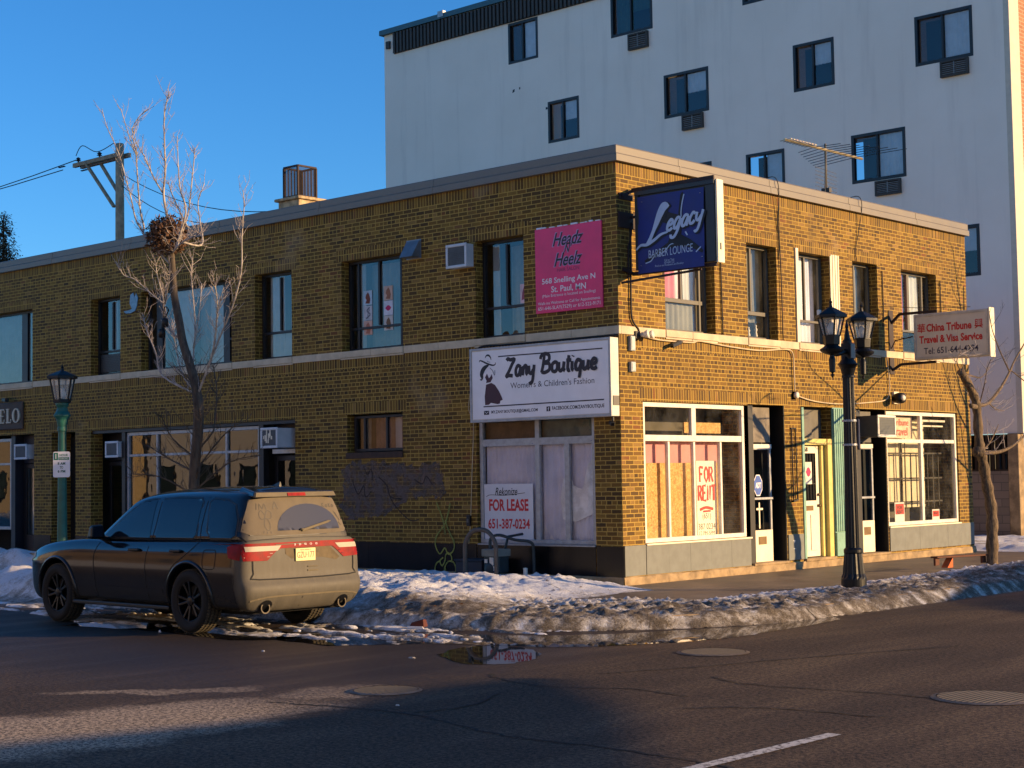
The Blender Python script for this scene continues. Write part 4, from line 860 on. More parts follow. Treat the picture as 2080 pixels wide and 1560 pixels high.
o = thing('junction_box', 'small white junction box on the brick between the two front doors', 'box', (.03, 4.99, 3.09)); m = MB(); m.lathe([(.001, 0), (.055, .002), (.06, .05), (.03, .065), (.001, .066)], (0, 0, 0), 14); q = m.build('case', WHITEFR, o, local=True, smooth=True); q.rotation_euler = (0, R_(90), 0)
m = MB(); FR.box(m, 4.93, 5.05, -.02, .0, 3.02, 3.16); m.build('plate', BLACK, o)
o = thing('spot_light', 'black round spot lamp with a cream square plate above the travel agency window', 'spot lamp', (.1, 8.55, 3.12))
m = MB(); FR.box(m, 8.52, 8.72, .0, .05, 3.02, 3.26); m.build('plate', CREAM, o, bevel=.005)
m = MB(); m.lathe([(.09, -.1), (.11, 0), (.1, .1), (.06, .12)], (0, 0, 0), 16); q = m.build('housing', BLACK, o, local=True, smooth=True); q.location = (.1, -.12, 0); q.rotation_euler = (R_(20), R_(90), 0)
m = MB(); m.lathe([(.001, .1), (.055, .105), (.05, .13), (.001, .135)], (0, 0, 0), 16); q = m.build('lens', WHITEFR, o, local=True, smooth=True); q.location = (.11, -.13, 0); q.rotation_euler = (R_(20), R_(90), 0)
o = thing('wall_spotlight', 'small dark spotlight bar above the brown GELO sign', 'spotlight', (-17.8, 0, 3.75)); m = MB(); m.obox(FL.P(-17.95, 3.72, .0), FL.P(-17.8, 3.68, .2), .04, .04); m.obox(FL.P(-17.85, 3.68, .16), FL.P(-17.6, 3.66, .22), .09, .08); m.build('body', BLACK, o, bevel=.01)
# cables
def cable(name, lab, pts, r, mat): tag(MBt(pts, r).build(name, mat, origin=tuple(pts[0]), smooth=True), lab, 'cable')
def MBt(pts, r): m = MB(); m.tube(catmull(pts, 5), r, 6); return m
cable('pale_cable', 'pale sagging cable running under the belt course from the flood light to the junction box', [FR.P(a, b, .035) for a, b in ((.66, 3.9), (1.05, 3.87), (1.86, 3.875), (2.13, 3.91), (2.99, 3.86), (3.89, 3.84), (4.7, 3.9), (4.93, 3.84), (4.96, 3.6), (4.97, 3.16))], .014, CABLEW)
cable('pale_cable', 'pale cable sagging over the front doors from the junction box to the spot lamp', [FR.P(a, b, .035) for a, b in ((5.05, 3.08), (5.61, 3.0), (6.46, 2.97), (7.54, 3.02), (8.2, 3.09), (8.36, 3.26), (8.36, 3.6), (8.3, 3.9))], .013, CABLEW)
cable('dark_conduit', 'dark conduit dropping beside the corner from the barber sign to the flood light', [FR.P(a, b, .03) for a, b in ((.3, 5.6), (.29, 5.0), (.28, 4.3), (.33, 4.12), (.45, 4.02), (.47, 3.95))], .016, WIRE)
cable('dark_conduit', 'dark conduit dropping down the brick beside the second upper front window', [FR.P(a, b, .03) for a, b in ((4.62, 6.6), (4.6, 6.0), (4.63, 5.2), (4.64, 4.06))], .01, WIRE)
cable('roof_cable', 'thin cable looped over the coping and down the brick above the fourth front window', [FR.P(a, b, c) for a, b, c in ((7.3, 6.92, -.2), (7.35, 6.95, .06), (7.4, 6.75, .1), (7.38, 6.3, .03), (7.25, 5.9, .02), (7.3, 5.72, .02))], .008, WIRE)
cable('roof_cable', 'thin cable pair looped over the coping above the second front window', [FR.P(a, b, c) for a, b, c in ((4.4, 6.92, -.2), (4.45, 6.95, .06), (4.52, 6.7, .1), (4.56, 6.2, .03), (4.6, 5.8, .02), (4.58, 5.5, .02))], .008, WIRE)
cable('dark_conduit', 'dark conduit running along the top of the boutique sign under the belt', [FL.P(a, b, .04) for a, b in ((-3.08, 3.74), (-2.95, 3.9), (-2.4, 3.905), (-1.2, 3.9), (-.3, 3.9), (.02, 3.9))], .016, WIRE)
cable('loose_cable', 'loose pale cable hanging down the brick left of the boutique sign', [FL.P(a, b, .015) for a, b in ((-3.08, 3.6), (-3.2, 3.2), (-3.26, 2.9), (-3.2, 2.75), (-3.15, 2.6), (-3.2, 1.8), (-3.25, 1.0), (-3.3, .6))], .006, CABLEW)
cable('dark_conduit', 'dark conduit on the brick left of the third upper front window recess edge', [FR.P(a, b, .02) for a, b in ((2.78, 5.3), (2.79, 4.7), (2.8, 4.06))], .012, WIRE)
cable('dark_conduit', 'dark conduit on the brick right of the fourth upper front window', [FR.P(a, b, .02) for a, b in ((8.24, 5.6), (8.25, 4.9), (8.25, 4.6))], .012, WIRE)
cable('dark_conduit', 'dark conduit on the brick right of the last upper front window', [FR.P(a, b, .02) for a, b in ((10.6, 5.6), (10.61, 4.9), (10.62, 4.75))], .012, WIRE)
o = thing('black_bar_loop', 'thin black loop of bars on the brick pier left of the 568 door', 'pipe', (0, 4.9, 1.9)); m = MB(); m.tube([FR.P(4.85, 2.5, .02), FR.P(4.85, 1.2, .03)], .012, 6); m.tube([FR.P(4.98, 2.5, .02), FR.P(4.98, 1.25, .03)], .012, 6); m.obox(FR.P(4.83, 1.2, .03), FR.P(5.0, 1.24, .03), .03, .03); m.obox(FR.P(4.83, 2.5, .02), FR.P(5.0, 2.5, .02), .02, .02); m.build('pipe', WIRE, o)  # two thin black tubes joined at top and bottom
# gas meter, hoop and blue box beside the boutique window
o = thing('hoop_guard', 'bent grey pipe hoop guarding the gas meter in the snow', 'guard hoop', (-2.2, -.92, .1))
m = MB(); m.tube(catmull([(-2.52, -.92, -.1), (-2.52, -.92, .45), (-2.5, -.92, .68), (-2.36, -.92, .84), (-2.18, -.92, .88), (-2.0, -.92, .84), (-1.86, -.92, .68), (-1.84, -.92, .45), (-1.84, -.92, -.1)], 5), .036, 10); m.build('hoop', pm('guard_pipe', (92, 84, 76), .6, .3, var=.2), o, smooth=True)
o = thing('gas_meter', 'dark gas meter with stickers behind the pipe hoop', 'gas meter', (-2.1, -.55, .1))
MT = pm('meter_grey', (44, 56, 60), .5, .2, var=.2)
m = MB(); m.box(-2.3, -1.98, -.72, -.45, .18, .5); m.build('case', MT, o, bevel=.03)
m = MB(); m.box(-2.32, -1.96, -.75, -.44, .44, .56); m.build('index_head', pm('meter_pale', (110, 116, 110), .5), o, bevel=.01)
m = MB(); m.lathe([(.11, 0), (.115, .03), (.05, .05)], (0, 0, 0), 18); q = m.build('dial', MT, o, local=True, smooth=True); q.location = (-.04, -.18, .14); q.rotation_euler = (R_(90), 0, 0)
m = MB(); m.box(-2.13, -2.05, -.765, -.752, .3, .43); m.box(-2.24, -2.18, -.765, -.752, .34, .4); m.box(-2.07, -2.02, -.765, -.753, .22, .29); m.build('sticker', WHITEFR, o)
m = MB(); m.tube(catmull([(-2.25, -.6, .5), (-2.25, -.6, .72), (-2.1, -.55, .78), (-1.9, -.4, .7), (-1.7, -.25, .66), (-1.68, -.2, .5), (-1.68, -.2, 0)], 4), .025, 8); m.tube([(-2.05, -.5, .5), (-2.05, -.4, .75), (-2.05, -.05, .78)], .022, 8); m.build('pipe', MT, o, smooth=True)
o = thing('utility_box', 'low dark blue utility box against the wall left of the gas meter', 'utility box', (-2.75, -.3, 0))
m = MB(); m.box(-3.15, -2.55, -.5, -.08, .0, .34); m.build('cabinet', pm('box_navy', (20, 30, 44), .5), o, bevel=.015); m = MB(); m.box(-3.17, -2.53, -.52, -.06, .34, .37); m.build('lid', pm('box_navy', (20, 30, 44), .5), o, bevel=.01)
o = thing('marker_post', 'short white marker post in the snow right of the gas meter', 'post', (-1.55, -.55, 0)); m = MB(); m.tube([(-1.55, -.55, -.05), (-1.55, -.55, .24)], .035, 10); m.build('post', WHITEFR, o); m = MB(); m.lathe([(.036, 0), (.038, .02), (.01, .03)], (-1.55, -.55, .24), 10); m.build('cap', WHITEFR, o)
o = thing('wall_switch', 'small black box on the brick left of the boutique window', 'box', (-3.3, 0, .98)); m = MB(); FL.box(m, -3.32, -3.24, 0, .05, .9, 1.08); m.build('case', BLACK, o, bevel=.008); m = MB(); FL.box(m, -3.3, -3.26, .051, .06, .96, 1.02); m.build('button', GREYFR, o)
# TV aerial on the roof
o = thing('tv_aerial', 'long TV aerial with a bright boom on the roof of the brick building', 'aerial', (-3, 10.6, 6.45))
AL2 = pm('aerial_alu', (186, 170, 132), .4, .6); AD = pm('aerial_dark', (64, 62, 60), .6, .3)
m = MB(); m.tube([(-3, 11.3, 6.4), (-3, 11.3, 9.0)], .025, 8); m.tube([(-3, 11.3, 8.75), (-2.9, 11.0, 7.0)], .012, 6); m.box(-3.1, -2.9, 11.25, 11.35, 7.9, 8.0); m.build('mast', AD, o)
b0, b1 = Vector((-3.2, 9.95, 8.93)), Vector((-2.8, 12.55, 8.80)); dr = (b1-b0).normalized(); side = dr.cross(Vector((0, 0, 1))).normalized()
m = MB(); m.tube([b0, b1], .03, 6); m.build('boom', AL2, o)
m = MB()
for k in range(9): q = b0+dr*(.05+k*.1); m.tube([q-side*.16, q+side*.16], .01, 5)
m.build('director', AL2, o)
m = MB()
for k in range(8):
    q = b0+dr*(1.0+k*.2); l = .6+k*.1; m.tube([q-side*l+dr*.15, q, q+side*l+dr*.15], .008, 5)
m.build('dipole', AD, o)
m = MB()
for k in range(9): m.tube([(-3.0, 10.85, 7.75+k*.085), (-3.0, 11.75, 7.7+k*.085)], .006, 4)
m.build('reflector_rod', pm('aerial_rod', (120, 116, 108), .5, .4), o)
# ================================================================ ground
def struct(o): o['kind'] = 'structure'; return o
ZR = -.15
def mk_road():
    t = NT('asphalt'); p = t.pos(); sp = t.new('ShaderNodeSeparateXYZ'); t.l.new(p, sp.inputs[0])
    wx = t.math('MULTIPLY', t.math('SUBTRACT', t.noise(p, .9, 5, .65), .5), 1.7); wy = t.math('MULTIPLY', t.math('SUBTRACT', t.noise(p, 1.3, 4, .6, .5), .5), .8)
    X, Y = t.math('ADD', sp.outputs[0], wx), t.math('ADD', sp.outputs[1], wy)
    def ell(cx, cy, rx, ry, rot=0, soft=.25):
        c, s = math.cos(rot), math.sin(rot)
        dx, dy = t.math('SUBTRACT', X, cx), t.math('SUBTRACT', Y, cy)
        a = t.math('DIVIDE', t.math('ADD', t.math('MULTIPLY', dx, c), t.math('MULTIPLY', dy, s)), rx)
        b = t.math('DIVIDE', t.math('SUBTRACT', t.math('MULTIPLY', dy, c), t.math('MULTIPLY', dx, s)), ry)
        q = t.math('ADD', t.math('MULTIPLY', a, a), t.math('MULTIPLY', b, b))
        return t.ss(q, 1+soft, 1-soft)
    dry = ell(4.9, -13.3, .95, 2.4, -.12, .5)
    for e in ((3.55, -11.2, .16, .8, -.55), (4.85, -10.3, .35, .6, -.3), (4.3, -14.6, .9, 1.2, 0)):
        k = ell(*e, soft=.5); k = t.math('MULTIPLY', k, .8); dry = t.math('MAXIMUM', dry, k)
    agg = t.noise(p, 95, 3, .8); agg2 = t.noise(p, 27, 3, .75); big = t.noise(p, .5, 5, .6)
    # stretched wheel-polish along the lanes
    mp = t.new('ShaderNodeMapping'); mp.inputs['Scale'].default_value = (1.2, .18, 1); t.l.new(p, mp.inputs[0]); streak = t.noise(mp.outputs[0], 1.0, 5, .6)
    c = t.mix(t.ss(big, .3, .72), (.038, .0265, .0165), (.062, .043, .026))
    c = t.mix(t.ss(streak, .45, .75), c, (.088, .062, .034))
    c = t.mix(t.math('MULTIPLY', dry, .9), c, (.27, .22, .16))
    c = t.mix(t.ss(t.math('MULTIPLY_ADD', agg2, .6, t.math('MULTIPLY', agg, .4)), .43, .58), t.mix(1, c, (.2, .2, .2), 'MULTIPLY'), t.mix(1, c, (2.2, 2.1, 2.0), 'MULTIPLY'))
    # damp band that follows the gutter
    damp = t.ss(t.math('SUBTRACT', sp.outputs[0], t.math('MULTIPLY', t.noise(p, 1.5, 3), 1.5)), 5.2, 3.6)
    damp = t.math('MULTIPLY', damp, t.ss(sp.outputs[1], -12.5, -9.5))
    c = t.mix(t.math('MULTIPLY', damp, .55), c, (.016, .014, .012))
    t.bump(t.math('MULTIPLY_ADD', agg, .7, t.math('MULTIPLY', agg2, .6)), .8, .012)
    r = t.math('MULTIPLY_ADD', t.ss(streak, .4, .7), -.12, .8)
    r = t.math('SUBTRACT', r, t.math('MULTIPLY', damp, .3))
    return t.set(col=c, rough=r, spec=.28)
ROAD = mk_road()
m = MB(); m.box(-260, 260, -260, 260, -1, ZR); struct(m.build('road', ROAD))
def mk_walk():
    t = NT('pavement'); p = t.pos(); b = t.new('ShaderNodeTexBrick'); b.offset = 0; b.inputs['Scale'].default_value = 1; b.inputs['Brick Width'].default_value = 1.5; b.inputs['Row Height'].default_value = 1.5; b.inputs['Mortar Size'].default_value = .012
    b.inputs['Color1'].default_value = (1, 1, 1, 1); b.inputs['Color2'].default_value = (.86, .86, .86, 1); b.inputs['Mortar'].default_value = (.3, .3, .3, 1); t.l.new(p, b.inputs[0])
    n = t.noise(p, 1.1, 6, .65); c = t.mix(t.ss(n, .35, .68), (.085, .066, .048), (.21, .165, .11)); c = t.mix(1, c, b.outputs[0], 'MULTIPLY')
    t.bump(t.noise(p, 60, 4), .4, .008); return t.set(col=c, rough=t.math('MULTIPLY_ADD', n, .6, .3, clamp=True))
WALK = mk_walk()
KX, KY, KR, KCX, KCY = 4.5, -5.6, 4.0, .5, -1.6
def kerb_pts(off=0, n=20):
    pts = [(KX+off, 70)]
    for k in range(n+1):
        a = -k/n*math.pi/2; pts.append((KCX+(KR+off)*math.cos(a), KCY+(KR+off)*math.sin(a)))
    pts.append((-70, KY-off)); return pts
m = MB(); inn = kerb_pts(-.16); P3 = lambda a, b, d: (a, b, d)
m.prism([*inn, (-70, 70)], P3, -.5, 0.0); struct(m.build('pavement', WALK))
m = MB(); a_, b_ = kerb_pts(-.156), kerb_pts(0)
for i in range(len(a_)-1): m.hexa([(*a_[i], -.4), (*b_[i], -.4), (*b_[i+1], -.4), (*a_[i+1], -.4), (*a_[i], .004), (*b_[i], -.004), (*b_[i+1], -.004), (*a_[i+1], .004)])
struct(m.build('kerb', CONC))
def kerb_d(x, y):   # signed distance to the kerb line, positive towards the block
    if x > KCX and y < KCY: return KR-math.hypot(x-KCX, y-KCY)
    if y >= KCY: return min(KX-x, 99) if x > -60 else 99
    return y-KY
# ---- snow and ploughed banks
def nz(x, y, s, o=0, oc=4): return mnoise.fractal(Vector((x*s, y*s, o)), .9, 2.1, oc)
def sstep(a, b, v): t = min(1, max(0, (v-a)/(b-a))); return t*t*(3-2*t)
def snow_h(x, y):
    """height of snow over z=0 and its dirt 0..1"""
    e = kerb_d(x, y)
    front = sstep(-3.2, -.8, y+max(0, x-3)*.2) if x > -.3 else 0
    corner = x > KCX and y < KCY
    lump = nz(x, y, 1.1, 3)*.5+.5; fine = nz(x, y, 4.5, 9); crisp = abs(nz(x, y, 9, 5, 3)); vd = mnoise.voronoi(Vector((x*7+fine*.6, y*7, 1)))[0]; chunk = min(1, (vd[1]-vd[0])*2.2)*(.4+.6*abs(nz(x, y, 3.3, 21, 2)))
    h = -1; dirt = .5
    if x > 1.2 and y > -2.6:                                # bank along the front street
        prof = .85*sstep(2.1, 1.1, e+.3*fine)*sstep(-.48, .6, e+.15*fine)
        grow = .8+.3*sstep(1, 6, y)
        h = prof*(.05*grow+.065*lump+.06*sstep(2, 7, y))+fine*.03*prof+crisp*.05*prof+chunk*.075*prof-.035
        dirt = .92-.55*sstep(.6, 1.5, e+.4*fine)+fine*.5-.25*chunk
    elif corner or (x > -.5 and y < -2.2):                  # corner: dirty crusted ice
        prof = sstep(-.6, .6, e+.15*fine)*sstep(3.6, 2.0, e+.5*lump)
        h = prof*(.035+.07*lump)+fine*.025*prof+crisp*.05*prof+chunk*.06*prof-.035
        dirt = .9-.35*sstep(.4, 1.8, e)+fine*.5-.3*sstep(2.2, .2, x)-.2*chunk
    if x < 2.2 and y < -.02:                                # side street verge, clean white snow
        k = sstep(1.7, -.6, x+.35*lump+max(0, -2.6-y)*-.55)
        top = sstep(-.05, -.6, y)*sstep(-.25, .7, e)
        h2 = top*k*(.16+.14*lump*sstep(-.6, -2, y))+nz(x, y, 2.3, 1)*.06*top*k+fine*.02*k*top+chunk*.03*k*top+crisp*.03*k*top-.03
        pile = math.exp(-((x+10.3)/2.9)**2-((y+4.9)/1.0)**2)*.34+math.exp(-((x+6.6)/1.0)**2-((y+5.2)/.8)**2)*.16
        h2 += pile*(.8+.5*lump)+nz(x, y, 3.1, 2)*.12*min(1, pile*3)
        d2 = .12+.8*sstep(1.1, .1, e+.5*fine)*(.4+.6*lump)+.25*max(0, fine)+.5*sstep(.3, 1.4, x)
        if pile > .1: d2 = .2+.5*max(0, nz(x, y, 1.7, 8))
        if h2 > h: h, dirt = h2, d2
    if y > 12.2 and x < 2.2:                                # between the buildings
        h3 = .06+.09*lump+fine*.03
        h3 *= sstep(12.2, 12.8, y); 
        if h3 > h: h, dirt = h3, .15+.5*sstep(.5, .8, lump)
    if e < .0: h += -.15*sstep(0, -.25, e)                  # runs down over the kerb face
    if -2.6 < e < -.1 and x < 4.2:                          # streaks of ice left by the wheels
        q = nz(x*.5+y*.15, y*2.4, 1.6, 11)+.3*fine
        k = sstep(.05, .38, q)*sstep(-2.5, -1.3, e)*sstep(4.0, 2.2, x)
        hi = -.163+.04*k+.012*fine*k
        if k > .02 and hi > h: h, dirt = hi, .45+.6*nz(x, y, 2.5, 6)
    return h, min(1, max(0, dirt))
def mk_snow():
    t = NT('snow'); p = t.pos(); a = t.new('ShaderNodeAttribute', attribute_name='dirt')
    n = t.noise(p, 7, 6, .7); n2 = t.noise(p, 38, 4, .75)
    n3 = t.noise(p, 75, 3, .8)
    d = t.math('ADD', a.outputs['Fac'], t.math('MULTIPLY', t.math('SUBTRACT', n, .5), 1.2)); d = t.math('ADD', d, t.math('MULTIPLY', t.math('SUBTRACT', n2, .5), 1.5)); d = t.math('ADD', d, t.math('MULTIPLY', t.math('SUBTRACT', n3, .5), 1.0))
    soil = t.mix(t.ss(n3, .35, .65), (.045, .034, .024), (.20, .165, .12))
    ice = t.mix(t.ss(n2, .35, .65), (.36, .32, .27), (.66, .63, .58))
    c = t.mix(t.ss(d, .25, .6), (.84, .85, .87), ice); c = t.mix(t.ss(d, .55, 1.0), c, soil)
    t.bump(t.math('MULTIPLY_ADD', n2, .9, t.math('MULTIPLY_ADD', n3, .5, n)), 1.0, .035)
    t.set(col=c, rough=.75, spec=.25)
    t.b.inputs['Subsurface Weight'].default_value = .0
    return t.m
SNOW = mk_snow()
def snow_patch(name, x0, x1, y0, y1, st):
    nx, ny = int((x1-x0)/st)+1, int((y1-y0)/st)+1
    H = {}; V = []; D_ = []; ids = {}
    for j in range(ny):
        for i in range(nx):
            x, y = x0+i*st, y0+j*st; h, d = snow_h(x, y); H[i, j] = (h, d, ZR-.02 if kerb_d(x, y) < 0 else -.01)
    m = MB()
    for j in range(ny-1):
        for i in range(nx-1):
            q = [(i, j), (i+1, j), (i+1, j+1), (i, j+1)]
            if max(H[k][0]-max(H[k][2], -.14) for k in q) <= .0: continue
            f = []
            for k in q:
                if k not in ids:
                    ids[k] = len(m.v); h = H[k][0]; lo = H[k][2]
                    m.v.append((x0+k[0]*st, y0+k[1]*st, max(h, lo-.01))); D_.append(H[k][1])
                f.append(ids[k])
            m.f.append(tuple(f)); m.mi.append(0)
    o = m.build(name, SNOW, smooth=True, recalc=False)
    at = o.data.attributes.new('dirt', 'FLOAT', 'POINT'); at.data.foreach_set('value', D_)
    o['kind'] = 'stuff'; return o
snow_patch('snow', -7.0, 5.4, -8.3, -2.0, .034)
snow_patch('snow', -7.0, 5.4, -2.0, 9.0, .04)
snow_patch('snow', -26, -7.0, -6.4, 0, .09)
snow_patch('snow', .9, 5.4, 9.0, 30, .09)
snow_patch('snow', -6, 2.4, 12.0, 17.6, .09)
# ---- meltwater
def mk_water():
    t = NT('meltwater'); t.set(col=(.012, .011, .010), rough=.015, spec=.6); t.b.inputs['IOR'].default_value = 1.45
    t.bump(t.noise(t.pos(), 5, 3), .02, .01); return t.m
WATER = mk_water()
def puddle(pts, j=.12):
    rs = random.Random(len(pts)); out = []
    c = catmull([(*p, 0) for p in pts+pts[:1]], 8)[:-1]
    m = MB(); m.face([(p.x+rs.uniform(-j, j)*.3, p.y+rs.uniform(-j, j)*.3, ZR+.004) for p in c]); struct(m.build('puddle', WATER, recalc=False))
puddle([(3.6, -7.71), (4.35, -8.12), (4.76, -7.84), (4.5, -7.11), (3.84, -6.67), (3.23, -6.88)])
puddle([(1.9, -7.75), (2.5, -7.1), (3.1, -6.75), (4.3, -6.3), (5.05, -4.9), (5.1, -3.4), (4.95, -1.9), (4.5, -1.9), (4.45, -3.4), (3.4, -5.3), (1.8, -6.1), (.6, -6.9), (.7, -7.5)])
puddle([(-3.2, -7.9), (-1.2, -7.75), (.4, -7.9), (.9, -7.3), (.2, -6.9), (-1.2, -7.0), (-3, -7.2)])
# thin ice and slush lumps on the road by the car
m = MB(); rs = random.Random(21)
def slush(cx, cy, rx, ry, h, seg=14):
    i0 = len(m.v); m.v.append((cx, cy, ZR+h))
    for r_, hh in ((.6, h*.8), (1, -.004)):
        for k in range(seg):
            a = 2*math.pi*k/seg; q = 1+rs.uniform(-.3, .3); m.v.append((cx+rx*r_*q*math.cos(a), cy+ry*r_*q*math.sin(a), ZR+hh))
    for k in range(seg):
        m.f.append((i0, i0+1+k, i0+1+(k+1) % seg)); m.mi.append(0); m.f.append((i0+1+k, i0+1+seg+k, i0+1+seg+(k+1) % seg, i0+1+(k+1) % seg)); m.mi.append(0)
for _ in range(70):
    x = rs.uniform(-4.5, 3.2); y = -5.75-abs(rs.gauss(0, .8)) if x < 1 else -6.3-abs(rs.gauss(0, .35))
    l = rs.uniform(.02, .1)
    slush(x, y, l, l*rs.uniform(.25, .6), rs.uniform(.008, .03))
for x, y, l in ((3.55, -8.05, .05), (6.0, -10.6, .025), (1.7, -8.5, .03)): slush(x, y, l, l*.5, .012)
o = m.build('slush', SNOW, smooth=True, recalc=False); o['kind'] = 'stuff'
at = o.data.attributes.new('dirt', 'FLOAT', 'POINT'); at.data.foreach_set('value', [rs.uniform(.1, .7) for _ in o.data.vertices])
# cracks, lane line
m = MB(); rs = random.Random(4); d_ = 0
CR = [[(5.0, -11.1), (5.23, -11.03), (6.41, -10.87), (7.62, -11.21), (8.53, -11.2), (9.41, -11.27), (10.4, -11.5)], [(5.2, -8.6), (5.42, -8.78), (6.22, -9.0), (6.92, -8.7), (7.6, -8.8)], [(7.0, -7.6), (7.56, -7.85), (8.85, -7.73), (9.31, -7.77)], [(6.0, -8.0), (6.4, -7.2), (6.8, -6.0), (7.6, -4.0)], [(8.0, -9.4), (8.5, -9.0), (9.5, -8.9)], [(6.2, -9.6), (6.5, -10.3), (6.4, -10.8)]]
for c in CR:
    pts = [(p.x+rs.uniform(-.025, .025), p.y+rs.uniform(-.025, .025)) for p in catmull([(*q, 0) for q in c], 14)]
    d_ += .0012; ribbon(m, pts, lambda t: .014+.02*abs(math.sin(t*23)), lambda a, b, d: (a, b, d), ZR+.002+d_, 1)
struct(m.build('road_crack', pm('crack_black', (20, 18, 16), .9), recalc=False))
def mk_line():
    t = NT('worn_road_paint'); p = t.pos(); n = t.ss(t.noise(p, 22, 5, .75), .40, .52); c = t.mix(n, (.10, .085, .07), (.56, .53, .47)); return t.set(col=c, rough=.75)
m = MB()
for y in range(0, 9):
    y0 = -14.2+y*12.2
    n = 10
    for k in range(n): m.face([(9.545, y0+4.4*k/n, ZR+.006), (9.655, y0+4.4*k/n, ZR+.006), (9.655, y0+4.4*(k+1)/n, ZR+.006), (9.545, y0+4.4*(k+1)/n, ZR+.006)])
struct(m.build('lane_line', mk_line()))
def mk_cover():
    t = NT('cast_iron_cover'); p = t.obj(); w1 = t.new('ShaderNodeTexWave'); w1.inputs['Scale'].default_value = 6; w1.inputs['Distortion'].default_value = .4; t.l.new(p, w1.inputs[0])
    n = t.noise(p, 9, 5); c = t.mix(n, (.06, .048, .036), (.12, .098, .072)); t.bump(w1.outputs[1], 1.0, .05); return t.set(col=c, rough=.6, spec=.4)
COVER = mk_cover(); RIM = pm('iron_rim', (104, 94, 80), .5, .3, var=.4)
for x, y, r, lab in ((5.26, -10.03, .32, 'ridged iron manhole cover in the pale dry patch of the road'), (5.84, -5.93, .38, 'iron manhole cover nearest the gutter puddle'), (9.62, -7.5, .44, 'large worn iron manhole cover beside the lane at the right edge')):
    o = thing('manhole_cover', lab, 'manhole cover', (x, y, ZR), 'manhole covers in the road')
    m = MB(); m.lathe([(r*.88, .0), (r*.88, .014), (r*.2, .017)], (x, y, ZR), 36); m.build('lid', COVER, o)
    m = MB(); i0 = 0; n = 40
    for k in range(n):
        a, b = 2*math.pi*k/n, 2*math.pi*(k+1)/n
        m.face([(x+r*.9*math.cos(a), y+r*.9*math.sin(a), ZR+.016), (x+r*.9*math.cos(b), y+r*.9*math.sin(b), ZR+.016), (x+r*math.cos(b), y+r*math.sin(b), ZR+.006), (x+r*math.cos(a), y+r*math.sin(a), ZR+.006)])
    m.build('rim', RIM, o)
# litter
o = thing('crushed_carton', 'crushed red brown carton lying in the dirty ice near the car', 'litter', (1.45, -5.88, -.1))
m = MB(); q = lambda x, y, z: (1.45+(x-1.45)*.6, -5.88+(y+5.88)*.6, -.1+(z+.1)*.75)
m.hexa([q(1.3, -6.02, -.11), q(1.62, -5.9, -.11), q(1.56, -5.72, -.1), q(1.25, -5.82, -.1), q(1.33, -5.98, -.03), q(1.6, -5.9, .03), q(1.55, -5.76, .02), q(1.28, -5.84, -.05)]); m.build('carton', pm('carton_red', (84, 34, 22), .8, var=.3), o, bevel=.01)
m = MB(); m.hexa([q(1.28, -6.05, -.125), q(1.63, -5.93, -.125), q(1.61, -5.9, -.125), q(1.27, -6.02, -.125), q(1.29, -6.05, -.085), q(1.62, -5.94, -.09), q(1.6, -5.91, -.09), q(1.28, -6.02, -.085)]); m.build('torn_lining', WHT, o)
# verge plank and orange block beside the front tree
o = thing('planter_edge', 'low brown plank edge with an orange end block beside the street tree', 'planter', (2.6, 6.2, .1))
m = MB(); m.obox((2.45, 5.35, .24), (2.8, 6.55, .24), .16, .03); m.obox((2.47, 5.4, .1), (2.47, 5.4, .23), .14, .04); m.obox((2.78, 6.5, .1), (2.78, 6.5, .23), .14, .04); m.build('plank', pm('plank_brown', (92, 52, 34), .8, var=.25), o, bevel=.006)
m = MB(); m.prism([(0, .06), (.2, .06), (.2, .225)], lambda a, b, d: (2.5+d, 5.5+a, b), 0, .12); m.build('end_block', pm('block_orange', (190, 92, 44), .8), o)
# wind-blown leaves and twigs stuck in the snow
m = MB(); rs = random.Random(33)
for _ in range(420):
    x, y = (rs.uniform(1.5, 4.6), rs.uniform(-4, 9)) if rs.random() < .65 else (rs.uniform(-3, 1.5), rs.uniform(-5.4, -1))
    h, d = snow_h(x, y)
    if h < .02: continue
    a = rs.random()*6.28; l = rs.uniform(.012, .035); dx, dy = math.cos(a)*l, math.sin(a)*l
    m.face([(x-dx, y-dy, h+.006), (x+dy*.4, y-dx*.4, h+.02), (x+dx, y+dy, h+.008), (x-dy*.4, y+dx*.4, h+.016)])
o = m.build('leaf_litter', pm('dead_leaf', (96, 62, 34), .9, var=.4, scale=40), recalc=False); o['kind'] = 'stuff'
